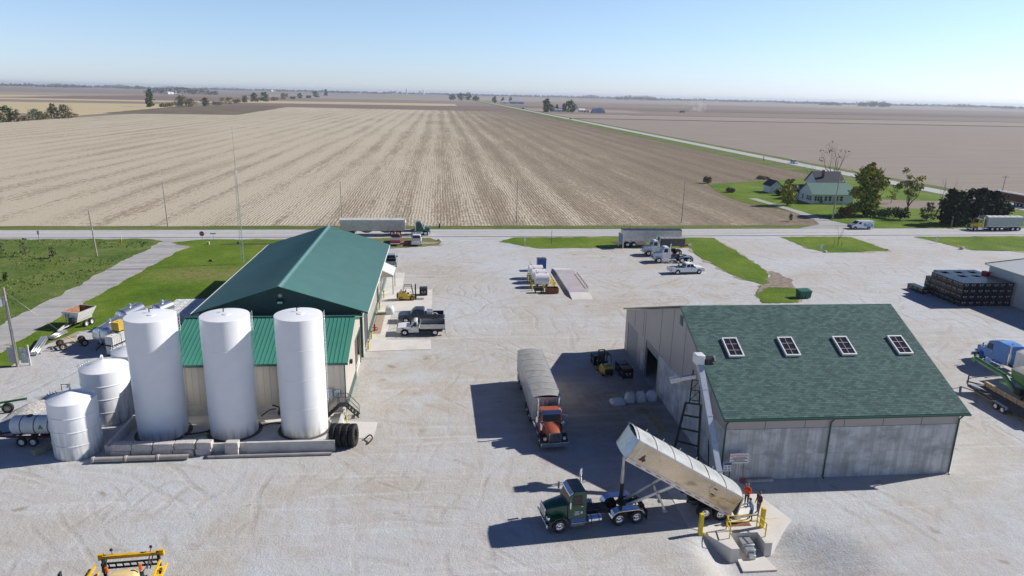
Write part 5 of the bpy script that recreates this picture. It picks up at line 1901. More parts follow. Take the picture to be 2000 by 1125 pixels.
def bollard(x, y, label, h=1.35, sq=False, r=0.085, group="yellow guard posts", cat="bollard"):
    mb = MB()
    if sq:
        mb.box(x * 0 - 0.13, 0.13, -0.13, 0.13, -0.3, h)
        mb.box(-0.13, 0.13, -0.13, 0.13, h, h + 0.04, 0)
    else:
        mb.lathe([(r, -0.1), (r, h - 0.03), (r * 0.6, h), (0.01, h + 0.01)], n=14)
        mb.lathe([(r + 0.004, h - 0.22), (r + 0.004, h - 0.10)], n=14, m=1)
    o = mb.build("bollard", [M.yellow, M.black], loc=(x, y, 0), bevel=0.015 if sq else 0)
    return tag(o, label, cat, group)


bollard(17.75, 40.62, "square yellow post left of the pit, by the raised trailer's rear wheels", 1.5, True, group="square yellow posts by the pit")
bollard(22.35, 41.0, "square yellow post right of the pit, near the three men", 1.5, True, group="square yellow posts by the pit")


# ---- people
def person(name, label, loc, rz, mats, pose, h=1.76, hat=None, hair=(0.05, 0.04, 0.035)):
    """continuous skinned figure; mats: dict skin, top, legs, shoe; pose: joint overrides; faces +x"""
    k = h / 1.76
    J = dict(pelvis=(0, 0, 0.95), spine=(0.0, 0, 1.15), chest=(0.01, 0, 1.36), neck=(0.0, 0, 1.50), head0=(0.02, 0, 1.58), head1=(0.025, 0, 1.70),
             shL=(0, 0.19, 1.43), elL=(0.0, 0.25, 1.14), wrL=(0.10, 0.25, 0.90), paL=(0.13, 0.25, 0.82),
             shR=(0, -0.19, 1.43), elR=(0.0, -0.25, 1.14), wrR=(0.10, -0.25, 0.90), paR=(0.13, -0.25, 0.82),
             hiL=(0, 0.10, 0.90), knL=(0.02, 0.11, 0.50), anL=(-0.03, 0.12, 0.09), toL=(0.15, 0.13, 0.04),
             hiR=(0, -0.10, 0.90), knR=(0.02, -0.11, 0.50), anR=(-0.03, -0.12, 0.09), toR=(0.15, -0.13, 0.04))
    J.update(pose)
    rad = dict(pelvis=.155, spine=.15, chest=.165, neck=.062, head0=.085, head1=.095, sh=.082, el=.055, wr=.036, pa=.03, hi=.10, kn=.066, an=.045, to=.042)
    ed = [("pelvis", "spine"), ("spine", "chest"), ("chest", "neck"), ("neck", "head0"), ("head0", "head1")]
    for s in "LR": ed += [("chest", "sh" + s), ("sh" + s, "el" + s), ("el" + s, "wr" + s), ("wr" + s, "pa" + s), ("pelvis", "hi" + s), ("hi" + s, "kn" + s), ("kn" + s, "an" + s), ("an" + s, "to" + s)]
    names = list(J)
    vs = [Vector(J[n]) * k for n in names]
    rs = [rad.get(n, rad.get(n[:2], .05)) * k for n in names]
    es = [(names.index(a), names.index(b)) for a, b in ed]
    for s, sg in (("L", 1), ("R", -1)):        # five fingers from the palm
        p, w_ = Vector(J["pa" + s]) * k, Vector(J["wr" + s]) * k
        d_ = (p - w_).normalized()
        side = Vector((0, 1, 0)).cross(d_)
        side = side.normalized() if side.length > 0.1 else Vector((1, 0, 0))
        for f in range(5):
            o = side * ((f - 1.5) * 0.019) if f < 4 else side * -0.045
            ln = (0.05, 0.06, 0.055, 0.042, 0.035)[f]
            b0 = len(vs)
            base = p + o * 0.9
            dd_ = d_ if f < 4 else (d_ * 0.6 - side * 0.6).normalized()
            curl = Vector((0, -sg * 0.35, 0))
            vs += [base + dd_ * ln * 0.6 * k, base + (dd_ * ln * 1.1 + curl * ln * 0.6) * k]
            rs += [0.0095 * k, 0.008 * k]
            es += [(names.index("pa" + s), b0), (b0, b0 + 1)]
    me = bpy.data.meshes.new("person_skeleton")
    me.from_pydata([tuple(v) for v in vs], es, [])
    o = bpy.data.objects.new(name, me)
    COL.objects.link(o)
    md = o.modifiers.new("skin", 'SKIN')
    for i, v in enumerate(me.skin_vertices[0].data):
        v.radius = (rs[i], rs[i])
        v.use_root = i == 0
    sk = me.skin_vertices[0].data
    for n, f in (("pelvis", (1.0, 1.12)), ("spine", (0.85, 1.1)), ("chest", (0.85, 1.12))):
        i = names.index(n)
        sk[i].radius = (rs[i] * f[1], rs[i] * f[0])
    o.modifiers.new("sub", 'SUBSURF').levels = 1
    o.modifiers["sub"].render_levels = 1
    dg = bpy.context.evaluated_depsgraph_get()
    m2 = bpy.data.meshes.new_from_object(o.evaluated_get(dg))
    bpy.data.objects.remove(o)
    m2.name = name
    m2.materials.clear()
    for q in ("skin", "top", "legs", "shoe"): m2.materials.append(mats[q])
    reg = {}
    for a, b in es:
        na, nb = (names[a] if a < len(names) else "fing"), (names[b] if b < len(names) else "fing")
        r_ = 1
        if "fing" in (na, nb) or nb[:2] == "pa" or nb.startswith("head"): r_ = 0
        elif nb[:2] in ("kn", "an") or nb[:2] == "hi": r_ = 2
        elif nb[:2] == "to": r_ = 3
        reg[(a, b)] = r_
    for p in m2.polygons:
        c = p.center
        best, br_ = 1e9, 0
        for (a, b), r_ in reg.items():
            A, B = vs[a], vs[b]
            t_ = max(0, min(1, (c - A).dot(B - A) / max(1e-9, (B - A).length_squared)))
            dd_ = (c - A.lerp(B, t_)).length - rs[a] * (1 - t_) - rs[b] * t_
            if dd_ < best: best, br_ = dd_, r_
        if br_ == 1 and c.z < vs[0].z + 0.02 * k: br_ = 2
        if br_ == 2 and c.z < 0.11 * k: br_ = 3
        p.material_index = br_
        p.use_smooth = True
    o = bpy.data.objects.new(name, m2)
    COL.objects.link(o)
    o.location = loc
    o.rotation_euler.z = R(rz)
    tag(o, label, "person")
    hd = vs[names.index("head1")]
    up_ = (hd - vs[names.index("neck")]).normalized()
    mb = MB()
    mb.ball(tuple(hd + Vector((-0.012, 0, 0.012)) * k), 0.108 * k, 0, 12, (1.05, 0.88, 1.0))
    for i, v in enumerate(mb.v):
        pass
    keep = [f for f in mb.f if sum(mb.v[i][2] - hd.z + 0.55 * (hd.x - mb.v[i][0]) for i in f) / len(f) > 0.0]
    mb.f = keep
    mb.mi, mb.sm = [0] * len(keep), [True] * len(keep)
    if hat:
        mb.lathe([(0.001, 0.0), (0.15 * k, 0.0), (0.15 * k, 0.012)], tuple(hd + Vector((0.06, 0, 0.05)) * k), 'z', 14)
        mb.build("cap", simple("cap_cloth", hat, 0.8), o)
    else:
        mb.build("hair", simple("hair", hair, 0.7), o)
    mb = MB()
    f_ = hd + Vector((0.085, 0, -0.045)) * k
    mb.ball(tuple(f_ + Vector((0.022, 0, -0.005))), 0.02 * k, 0, 6)
    nz = mb.build("nose", mats["skin"], o)
    mb = MB()
    for sy in (-0.034, 0.034): mb.ball(tuple(f_ + Vector((0.006, sy, 0.028))), 0.013 * k, 0, 6)
    mb.build("eyes", M.black, o)
    mb = MB()
    mb.box(f_.x + 0.0, f_.x + 0.012, -0.025, 0.025, f_.z - 0.05, f_.z - 0.042)
    mb.build("mouth", simple("lip", (0.3, 0.1, 0.08), 0.6), o)
    mb = MB()
    for sy in (-1, 1): mb.ball(tuple(hd + Vector((-0.01, sy * 0.092, -0.03)) * k), 0.026 * k, 0, 6, (0.8, 0.4, 1.2))
    mb.build("ears", mats["skin"], o)
    return o


def cloth(n, c): return simple(n, c, 0.85, 0, 0.2, 7, bump=0.4, bs=18)


DENIM = cloth("blue_denim", (0.045, 0.10, 0.22))
DARKP = cloth("dark_trousers", (0.02, 0.02, 0.028))
BOOT = simple("boot_leather", (0.035, 0.025, 0.02), 0.6)
sk_ = M.skin
g = G(1457, 988)
p1 = person("person", "man in a bright orange-red jacket and dark trousers behind the raised trailer", (g.x, g.y, 0.035), 215,
            dict(skin=sk_, top=cloth("orange_red_jacket", (0.62, 0.06, 0.02)), legs=DARKP, shoe=BOOT),
            dict(elR=(0.02, -0.27, 1.16), wrR=(0.2, -0.18, 1.08), paR=(0.27, -0.12, 1.09), elL=(0.03, 0.27, 1.16), wrL=(0.2, 0.16, 1.06), paL=(0.26, 0.10, 1.07), knL=(0.1, 0.14, 0.5), anL=(0.08, 0.17, 0.09), toL=(0.26, 0.2, 0.04)), 1.80, hat=(0.16, 0.13, 0.12))
# padded jacket hangs loose over the body
g = G(1466, 1017)
p2 = person("person", "man in blue denim overalls and pale blue shirt reaching towards the trailer's tailgate", (g.x, g.y, 0.035), 168,
            dict(skin=sk_, top=cloth("pale_blue_shirt", (0.28, 0.42, 0.62)), legs=DENIM, shoe=BOOT),
            dict(chest=(0.09, 0, 1.34), neck=(0.14, 0, 1.47), head0=(0.18, 0, 1.54), head1=(0.20, 0, 1.66), shL=(0.09, 0.19, 1.41), shR=(0.09, -0.19, 1.41),
                 elL=(0.30, 0.22, 1.22), wrL=(0.52, 0.20, 1.18), paL=(0.60, 0.19, 1.17), elR=(0.28, -0.22, 1.18), wrR=(0.50, -0.18, 1.10), paR=(0.58, -0.17, 1.10), knR=(0.08, -0.12, 0.5), anR=(0.06, -0.14, 0.09), toR=(0.24, -0.15, 0.04)), 1.78, hair=(0.07, 0.055, 0.045))
mb = MB()
mb.box(0.10, 0.205, -0.12, 0.12, 1.08, 1.36)
mb.prism([(-0.10, 1.0), (-0.02, 1.42), (0.03, 1.50), (0.16, 1.44), (0.2, 1.34), (0.14, 1.42), (0.04, 1.47), (0.0, 1.38), (-0.06, 1.0)], -0.11, -0.06, 'y')
mb.prism([(-0.10, 1.0), (-0.02, 1.42), (0.03, 1.50), (0.16, 1.44), (0.2, 1.34), (0.14, 1.42), (0.04, 1.47), (0.0, 1.38), (-0.06, 1.0)], 0.06, 0.11, 'y')
mb.build("overall_bib", DENIM, p2)
g = G(1480, 1004)
person("person", "man in a dark plaid shirt and brown trousers standing right of the other two", (g.x, g.y, 0.035), 195,
       dict(skin=sk_, top=cloth("plaid_shirt", (0.10, 0.045, 0.05)), legs=cloth("brown_trousers", (0.14, 0.085, 0.05)), shoe=BOOT),
       dict(wrL=(0.14, 0.2, 0.98), paL=(0.2, 0.15, 0.98), knL=(0.08, 0.13, 0.5), anL=(0.10, 0.15, 0.09), toL=(0.28, 0.17, 0.04)), 1.77, hair=(0.09, 0.075, 0.06))
g = G(1321, 533)
person("person", "small figure in a blue shirt at the tailgate of the white crew cab pickup", (g.x + 0.3, g.y, 0.0), 20,
       dict(skin=sk_, top=cloth("bright_blue_shirt", (0.06, 0.24, 0.42)), legs=DARKP, shoe=BOOT),
       dict(elL=(0.2, 0.22, 1.2), wrL=(0.42, 0.18, 1.15), paL=(0.5, 0.17, 1.14)), 1.75, hair=(0.04, 0.03, 0.03))
g = G(858, 446)
# ---- signs by the concrete shed
def sign(name, label, loc, rz, w, h, z, text_fn, posts=(0,), post_mat=None, face=None, th=0.03, group=None):
    t = thing(name, label, "sign", loc, rz, group)
    mb = MB()
    mb.box(-w / 2, w / 2, -th / 2, th / 2, z, z + h)
    mb.build("board", face or M.plastic_w, t, bevel=0.004)
    mb = MB()
    for x in posts: mb.bar((x, th, 0), (x, th, z + h * 0.9), 0.05)
    mb.build("post", post_mat or M.galv, t)
    if text_fn: text_fn(t, th / 2)
    return t


def attention(t, d):
    lettering("lettering", "ATTENTION", 0.24, M.text_r, t, (0, -d - 0.004, 2.52), (R(90), 0, 0))
    mb = MB()
    for k, (w, z) in enumerate(((1.1, 2.33), (1.35, 2.23), (0.9, 2.12), (1.3, 2.0))): mb.box(-w / 2, w / 2, -d - 0.005, -d, z, z + 0.05)
    mb.build("small_print", M.text_k, t)


sign("warning_sign", "white ATTENTION sign on posts at the front corner of the concrete shed", (22.85, 46.55, 0), 0, 1.5, 0.85, 1.88, attention, (-0.1, 0.1))
def icons(t, d):
    mb = MB()
    mb.box(-0.3, 0.3, -d - 0.005, -d, 1.78, 1.98)
    mb.build("blue_band", M.blue, t)
    mb = MB()
    for x in (-0.14, 0.14):
        for z in (1.32, 1.55): mb.box(x - 0.09, x + 0.09, -d - 0.005, -d, z, z + 0.14)
    mb.build("icon_panel", simple("sign_icon", (0.25, 0.28, 0.32), 0.5, var=0.3, vs=30), t)
sign("pictogram_sign", "small white and blue pictogram sign left of the ATTENTION sign", (21.95, 46.5, 0), 0, 0.62, 0.75, 1.25, icons, (-0.22, 0.22), M.black)
for i, (x, c, lb) in enumerate(((22.35, M.black, "dark shovel leaning on the concrete wall under the signs"), (23.5, M.red, "red handled scoop leaning on the concrete wall right of the signs"))):
    t = thing("shovel", lb, "shovel", (x, 46.95, 0), 0)
    mb = MB(); mb.tube([(0, -0.1, 0.3), (0, 0.15, 1.5)], 0.02, 6); mb.build("handle", M.wood, t)
    mb = MB(); mb.loft([[(-0.16, -0.22, 0.02), (0.16, -0.22, 0.02), (0.16, -0.2, 0.02), (-0.16, -0.2, 0.02)], [(-0.18, -0.1, 0.38), (0.18, -0.1, 0.38), (0.18, -0.06, 0.38), (-0.18, -0.06, 0.38)]]); mb.build("blade", c, t)
mb = MB()
mb.box(-1.1, 1.1, -0.12, 0.12, 0, 0.22)
tag(mb.build("timber_beam", M.old_concrete, loc=(24.9, 46.9, 0), bevel=0.02), "pale timber beam lying along the foot of the concrete wall", "beam")

# ---- bucket conveyor and its support tower
cv = thing("grain_conveyor", "tall galvanised grain conveyor leaning against the gable of the concrete shed", "conveyor", (20.6, 45.4, 0))
O = Vector((20.6, 45.4, 0))
top = Vector((20.15, 49.6, 9.0)) - O
bot = Vector((20.95, 44.5, 0.1)) - O
mb = MB()
mb.bar(bot, top, 0.46, 0.38)
for k in range(1, 5): mb.bar(bot.lerp(top, k / 5 - 0.004), bot.lerp(top, k / 5 + 0.004), 0.52, 0.44)
mb.build("leg_casing", simple("galvanised_casing", (0.52, 0.56, 0.60), 0.4, 0.5, 0.08), cv)
mb = MB()
hd = top + Vector((0, 0.1, 0.25))
mb.box(hd.x - 0.38, hd.x + 0.34, hd.y - 0.35, hd.y + 0.5, hd.z - 0.35, hd.z + 0.45)
mb.build("head_housing", M.white, cv, bevel=0.06)
mb = MB()
mb.cyl(hd + Vector((0.45, 0.1, 0.0)), hd + Vector((1.15, 0.1, 0.0)), 0.26, n=14)
mb.box(hd.x + 0.4, hd.x + 1.1, hd.y - 0.3, hd.y + 0.5, hd.z - 0.35, hd.z - 0.28)
mb.box(hd.x + 0.4, hd.x + 0.8, hd.y - 0.5, hd.y - 0.1, hd.z - 0.3, hd.z + 0.2)
mt = mb.build("motor", M.black, cv)
mb = MB()
mb.cyl(hd + Vector((1.15, 0.1, 0.0)), hd + Vector((1.3, 0.1, 0.02)), 0.27, n=14)
mb.build("fan_cover", M.galv, mt)
mb = MB()
a = Vector((19.95, 49.6, 7.9)) - O
b = Vector((18.0, 49.9, 7.45)) - O
mb.bar(a, a.lerp(b, 0.62), 0.30, 0.30)
mb.bar(a.lerp(b, 0.62), b, 0.42, 0.42)
mb.build("spout", M.galv, cv)
mb = MB()
# two-legged ladder-like tower, wide at the foot
fa, fb2 = Vector((19.75, 51.6, 0)) - O, Vector((20.35, 49.6, 0)) - O
ta, tb2 = Vector((19.9, 50.1, 5.6)) - O, Vector((20.5, 49.5, 5.6)) - O
fa, fb2 = Vector((18.9, 50.4, 0)) - O, Vector((20.6, 49.0, 0)) - O
ta, tb2 = Vector((19.45, 49.9, 5.5)) - O, Vector((20.55, 49.5, 5.5)) - O
mb.bar(fa, ta, 0.15)
mb.bar(fb2, tb2, 0.15)
for f in (0.12, 0.36, 0.58, 0.8, 1.0): mb.bar(fa.lerp(ta, f), fb2.lerp(tb2, f), 0.12)
ua, ub = Vector((19.75, 49.7, 8.4)) - O, Vector((20.3, 49.6, 8.4)) - O
a0, b0_ = ta.lerp(tb2, 0.25), ta.lerp(tb2, 0.9)
mb.bar(a0, ua, 0.09)
mb.bar(b0_, ub, 0.09)
for f in (0.1, 0.4, 0.7): mb.bar(a0.lerp(ua, f), b0_.lerp(ub, f), 0.06)
for f in (0.1, 0.4): mb.bar(a0.lerp(ua, f), b0_.lerp(ub, f + 0.3), 0.05)
s1, s2 = Vector((20.45, 46.3, 0)) - O, Vector((21.3, 46.2, 0)) - O
mb.bar(s1, bot.lerp(top, 0.42) + Vector((-0.2, 0.3, 0)), 0.08)
mb.bar(s2, bot.lerp(top, 0.42) + Vector((0.2, 0.3, 0)), 0.08)
mb.bar(s1.lerp(bot.lerp(top, .42), .4), s2.lerp(bot.lerp(top, .42), .4), 0.06)
mb.bar(s1.lerp(bot.lerp(top, .42), .1), s2.lerp(bot.lerp(top, .42), .4), 0.05)
mb.build("support_tower", simple("dark_green_steel", (0.012, 0.03, 0.028), 0.5), cv)

# ---- things along the shed's shaded gable
def seed_crate_mesh(w=1.15, d=1.15, h=0.78):
    mb = MB()
    a, b = w / 2, d / 2
    mb.box(-a + 0.02, a - 0.02, -b + 0.02, b - 0.02, 0.14, h - 0.06)
    for sx in (-1, 1):
        for sy in (-1, 1):
            mb.box(*sorted((sx * a, sx * (a - 0.10))), *sorted((sy * b, sy * (b - 0.10))), 0.0, h - 0.02)
    for z in (0.30, 0.50): mb.box(-a + 0.005, a - 0.005, -b + 0.005, b - 0.005, z, z + 0.03)
    mb.box(-a, a, -b, b, h - 0.07, h)
    for x in (-0.3, 0.0, 0.3): mb.box(x - 0.03, x + 0.03, -b + 0.12, b - 0.12, h, h + 0.012)
    for y in (-0.35, 0.0, 0.35): mb.box(-a + 0.1, a - 0.1, y - 0.06, y + 0.06, 0.02, 0.13)
    for x in (-0.28, 0.12):
        mb.box(x, x + 0.20, -b + 0.014, -b + 0.02, 0.54, 0.66, 1)
        mb.box(-a + 0.014, -a + 0.02, x, x + 0.12, 0.56, 0.64, 1)
    mb.box(-0.2, 0.2, -b + 0.015, -b + 0.02, 0.36, 0.46, 2)
    return mb.mesh("seed_crate", [M.plastic_k, simple("pale_label", (0.55, 0.58, 0.62), 0.6), simple("blue_grey_label", (0.16, 0.18, 0.26), 0.6)])


SC = seed_crate_mesh()
SCT = seed_crate_mesh(1.15, 1.15, 1.15)
def crate(x, y, z, label, group=None, rz=0, me=None, name="seed_crate"):
    o = link_mesh(name, me or SC, None, (x, y, z), (0, 0, R(rz)))
    return tag(o, label, "crate", group)
for (px, py, lb) in ((1213, 727, "far one of two tall black crates standing by the roller door of the concrete shed"), (1221, 737, "near one of two tall black crates standing by the roller door of the concrete shed")):
    g = G(px, py)
    crate(g.x + 0.1, g.y + 0.1, 0, lb, "black crates at the shed gable", 8, SCT)


def forklift(label, loc, rz, col):
    """faces +x, mast at the front"""
    t = thing("forklift", label, "forklift", loc, rz)
    P = paint(col)
    mb = MB()
    mb.loft([[(x, -w, z0), (x, w, z0), (x, w, z1), (x, -w, z1)] for x, w, z0, z1 in ((0.35, 0.5, 0.25, 0.62), (-0.5, 0.55, 0.2, 0.70), (-0.75, 0.55, 0.2, 1.15), (-1.6, 0.55, 0.25, 1.18), (-1.95, 0.48, 0.35, 1.0))])
    mb.build("body", P, t, bevel=0.06)
    mb = MB()
    mb.loft([[(x, -w, z0), (x, w, z0), (x, w, z1), (x, -w, z1)] for x, w, z0, z1 in ((-1.96, 0.5, 0.28, 0.98), (-2.15, 0.42, 0.34, 0.9))])
    mb.build("counterweight", M.black, t, bevel=0.05)
    mb = MB()
    for sy in (-0.48, 0.48):
        mb.bar((0.25, sy, 0.6), (-0.05, sy, 2.15), 0.07)
        mb.bar((-1.25, sy, 1.1), (-1.05, sy, 2.15), 0.07)
        mb.bar((-0.05, sy, 2.15), (-1.05, sy, 2.15), 0.06)
    for k in range(7): mb.bar((-0.05 - 0.165 * k, -0.48, 2.17), (-0.05 - 0.165 * k, 0.48, 2.17), 0.035)
    mb.build("overhead_guard", M.black, t)
    mb = MB()
    mb.box(-0.85, -0.35, -0.25, 0.25, 0.9, 1.02)
    mb.box(-0.92, -0.80, -0.25, 0.25, 1.0, 1.5)
    mb.build("seat", M.black, t, bevel=0.04)
    mb = MB()
    mb.tube([(0.1, 0, 0.7), (-0.15, 0, 1.15)], 0.025, 6)
    mb.lathe([(0.13, -0.012), (0.16, 0.0), (0.13, 0.012)], (-0.15, 0, 1.17), 'z', 14)
    mb.build("steering_wheel", M.black, t)
    mb = MB()
    for sy in (-0.34, 0.34): mb.box(0.45, 0.62, sy - 0.05, sy + 0.05, 0.08, 2.25)
    for z in (0.25, 1.0, 1.6, 2.2): mb.box(0.5, 0.6, -0.29, 0.29, z, z + 0.08)
    mb.cyl((0.5, 0, 0.2), (0.5, 0, 1.9), 0.05, n=8)
    mb.build("mast", M.black, t)
    mb = MB()
    for sy in (-0.28, 0.28):
        mb.box(0.66, 1.75, sy - 0.06, sy + 0.06, 0.10, 0.14)
        mb.box(0.62, 0.68, sy - 0.06, sy + 0.06, 0.10, 0.7)
    mb.build("fork", M.black, t)
    mb = MB()
    mb.cyl((-1.5, -0.35, 1.33), (-1.5, 0.35, 1.33), 0.15, n=12)
    mb.build("gas_bottle", M.galv, t)
    for sy in (-1, 1):
        wheel(t, 0.1, sy * 0.5, 0.34, 0.24, simple("yellow_rim", (0.5, 0.36, 0.03), 0.5) if "yr" not in _mc else _mc["yr"])
        wheel(t, -1.5, sy * 0.46, 0.28, 0.2, M.black)
    return t


YF = (0.62, 0.42, 0.01)
g = G(800, 587)
forklift("yellow forklift in the sun carrying nothing, beside a black crate by the long shed", (g.x + 0.3, g.y + 0.5, 0), 0, YF)
g = G(827, 578)
crate(g.x, g.y + 0.6, 0, "single black crate on the concrete apron in front of the sunlit forklift", None, 0, SCT)
crate(g.x + 0.0, g.y + 0.6, 1.16, "black crate stacked on the single one before the sunlit forklift", None, 0, SC) if 0 else None
g = G(1183, 735)
forklift("yellow forklift in the shade holding a black crate beside the concrete shed", (g.x, g.y + 1.6, 0), 97, YF)
crate(g.x - 0.25, g.y + 3.3, 0.15, "black crate held on the forks of the shaded forklift", None, 7, SCT)


def bulk_bag(x, y, label, flat=False, sc=1.0, seed=0, name="bulk_bag", group=None, sq=0.5):
    mb = MB()
    rings = []
    hs = [0.0, 0.06, 0.3, 0.6, 0.85, 0.98, 1.04] if not flat else [0.0, 0.05, 0.16, 0.26, 0.30, 0.31, 0.30]
    ws = [0.44, 0.50, 0.56, 0.55, 0.48, 0.34, 0.14] if not flat else [0.62, 0.68, 0.66, 0.55, 0.40, 0.25, 0.1]
    n = 20
    for h, w in zip(hs, ws):
        ring_ = []
        for k in range(n):
            a = 2 * math.pi * k / n
            c, s_ = math.cos(a), math.sin(a)
            f = (abs(c) ** 4 + abs(s_) ** 4) ** -0.25
            r_ = w * (f * (1 - sq * h * 0.4) + (1 - f) * 0 + 0.10 * noise.noise(Vector((c * 2 + seed, s_ * 2, h * 3))))
            ring_.append((r_ * c * sc, r_ * s_ * sc, (h + 0.05 * noise.noise(Vector((c * 2, s_ * 2 + seed, h * 2 + 4)))) * sc if h > 0 else 0))
        rings.append(ring_)
    mb.loft(rings, 0, True, True)
    o = mb.build(name, M.bag, loc=(x, y, 0))
    if not flat:
        mb = MB()
        for sx in (-1, 1):
            for sy in (-1, 1):
                mb.tube([(sx * 0.30 * sc, sy * 0.30 * sc, 0.85 * sc), (sx * 0.26 * sc, sy * 0.22 * sc, 1.13 * sc), (sx * 0.16 * sc, sy * 0.24 * sc, 0.98 * sc)], 0.02, 5)
        mb.build("lifting_loop", M.bag, o)
    return tag(o, label, "bag", group)


for i, (px, py, lb) in enumerate(((1232, 788, "left one of three full bulk bags in the shade by the concrete wall"), (1253, 787, "middle one of three full bulk bags in the shade by the concrete wall"), (1275, 785, "right one of three full bulk bags, touching the concrete wall"))):
    g = G(px, py)
    bulk_bag(g.x, g.y + 0.45, lb, seed=i * 7, group="shaded bulk bags", sc=0.95)
g = G(1208, 790)
bulk_bag(g.x, g.y + 0.4, "slumped half empty bulk bag at the left end of the shaded bags", True, 1.15, 3)
g = G(1196, 777)
mb = MB()
for k in range(4): mb.box(-0.45, 0.45, -0.3 + 0.16 * k, -0.18 + 0.16 * k, 0.1, 0.13)
for y in (-0.4, 0.35): mb.box(y, y + 0.08, -0.3, 0.34, 0, 0.1)
tag(mb.build("pallet", M.pale_wood, loc=(g.x, g.y + 0.2, 0)), "pale wooden pallet beside the slumped bag", "pallet")
g = G(1254, 802)
mb = MB()
for k in range(6): mb.box(-0.5, 0.5, -0.5 + 0.18 * k, -0.41 + 0.18 * k, 0.11, 0.14)
for y in (-0.48, -0.04, 0.40): mb.box(y, y + 0.09, -0.5, 0.5, 0, 0.11)
tag(mb.build("pallet", M.wood, loc=(g.x, g.y, 0)), "weathered slatted pallet lying in the shade before the full bags", "pallet").rotation_euler.z = R(90)
mb = MB()
mb.box(-0.55, 0.55, -1.9, 1.9, 0, 0.05)
tag(mb.build("plywood_sheet", M.plywood, loc=(19.9, 57.3, 0.0)), "long plywood sheet lying in the shade along the concrete wall", "board").rotation_euler.z = R(3)
g = G(762, 613)
bulk_bag(g.x - 0.05, g.y + 0.1, "plump white bulk bag standing alone on the apron by the long shed", False, 1.05, 21, sq=0.1)
# red hydrant-like hose stand
g = G(732, 647)
t = thing("hose_stand", "small red hose stand on the pebble bed beside the long shed", "hose stand", (g.x, g.y, 0))
mb = MB(); mb.cyl((0, 0, 0), (0, 0, 0.8), 0.10, n=12); mb.lathe([(0.16, 0.8), (0.16, 0.86), (0.08, 0.95), (0.01, 0.97)], n=12); mb.build("body", M.red, t)
mb = MB()
for s_ in (-1, 1): mb.cyl((0, 0, 0.5), (s_ * 0.26, 0, 0.5), 0.06, n=8)
mb.tube([(0.25, 0, 0.5), (0.4, 0.1, 0.3), (0.3, 0.4, 0.08), (-0.1, 0.5, 0.06), (-0.3, 0.3, 0.06), (0, 0.15, 0.06)], 0.04, 6)
mb.build("hose_outlet", M.red, t)
for i, (px, py, lb) in enumerate(((726, 662, "yellow post at the near corner of the long shed"), (720, 683, "yellow post on the near edge of the shed apron"), (742, 605, "yellow post beside the long shed wall, level with the white bulk bag"), (750, 582, "yellow post by the dark shed door, level with the sunlit forklift"))):
    g = G(px, py)
    bollard(g.x, g.y, lb, 1.15, group="yellow posts along the long shed")
# ---- stack of black crates at the right
stk_g = "black crates in the big stack"
c0 = G(1873, 599)
PW, PD, PH = 1.16, 1.16, 0.90
SC2 = seed_crate_mesh(1.15, 1.15, 0.88)
NXc, NYc, NZc = 7, 7, 4
for i in range(NXc):
    for j in range(NYc):
        for k in range(NZc):
            if not (j == 0 or i == 0 or k == NZc - 1): continue
            if k == NZc - 1 and (i, j) in ((1, 5), (3, 5), (5, 5), (2, 3), (4, 3), (0, 6)): continue
            x = c0.x + 0.65 + PW * i + 0.03 * math.sin(i * 3 + j * 5 + k * 7)
            y = c0.y + 0.65 + PD * j + 0.03 * math.sin(i * 5 + j * 2 + k * 3)
            crate(x, y, PH * k, "black plastic crate built into the big four-high stack beside the pale building", stk_g, 2 * math.sin(i * 7 + j * 3 + k), SC2)
for j, k in ((0, 0), (1, 0), (2, 0)):
    crate(c0.x - 0.7, c0.y + 7.2 + 1.22 * j, 0, "black plastic crate in the low single row left of the big stack", "low row of black crates", 0, SC2)
# ---- pale building cut by the right edge
bx = G(1981, 604)
X0, Y0, YL = 85.3, 66.0, 32.4
pb = thing("pale_building", "pale shed with a shallow pale metal roof standing beside the black crate stack", "building", (X0, Y0, 0))
M.pale_s = simple("pale_siding", (0.52, 0.53, 0.52), 0.5, var=0.05)
for y in (0.0, YL - 0.15):
    mb = MB(); panel(mb, [(0, 0), (24, 0), (24, 4.95), (12, 6.2), (0, 4.95)], [], 'y', y, y + 0.15); mb.build("gable_wall", M.pale_s, pb)
mb = MB(); panel(mb, [(0.15, 0), (YL - 0.15, 0), (YL - 0.15, 4.95), (0.15, 4.95)], [hole(14, 19, 0.02, 4.2)], 'x', 0.0, 0.15)
for k in range(1, 54): mb.box(-0.02, 0.0, 0.6 * k, 0.6 * k + 0.04, 0.02 if not 13.9 < 0.6 * k < 19 else 4.25, 4.9)
mb.build("side_wall", M.pale_s, pb)
mb = MB(); mb.box(0.04, 0.1, 14.05, 18.95, 0.03, 4.18); mb.build("door", simple("grey_door", (0.33, 0.35, 0.36), 0.5), pb)
M.pale_r = simple("pale_metal_roof", (0.48, 0.50, 0.48), 0.45, var=0.06)
for a, b in ((-0.5, 12), (24.5, 12)):
    mb = MB()
    mb.add([(a, -0.4, 5.0), (b, -0.4, 6.4), (b, YL + 0.4, 6.4), (a, YL + 0.4, 5.0), (a, -0.4, 4.86), (b, -0.4, 6.26), (b, YL + 0.4, 6.26), (a, YL + 0.4, 4.86)], [(0, 1, 2, 3), (7, 6, 5, 4), (0, 4, 5, 1), (1, 5, 6, 2), (2, 6, 7, 3), (3, 7, 4, 0)])
    rf_ = mb.build("roof", M.pale_r, pb)
    mb = MB(); mb.bar((a, YL + 0.43, 4.99), (b, YL + 0.43, 6.39), 0.06, 0.26); mb.build("rake_trim", M.trim_green, rf_)
mb = MB(); mb.box(4.2, 5.2, YL - 3.4, YL - 2.6, 5.3, 5.95); mb.build("roof_vent", M.white, pb)
g = G(1935, 530, 2.4)
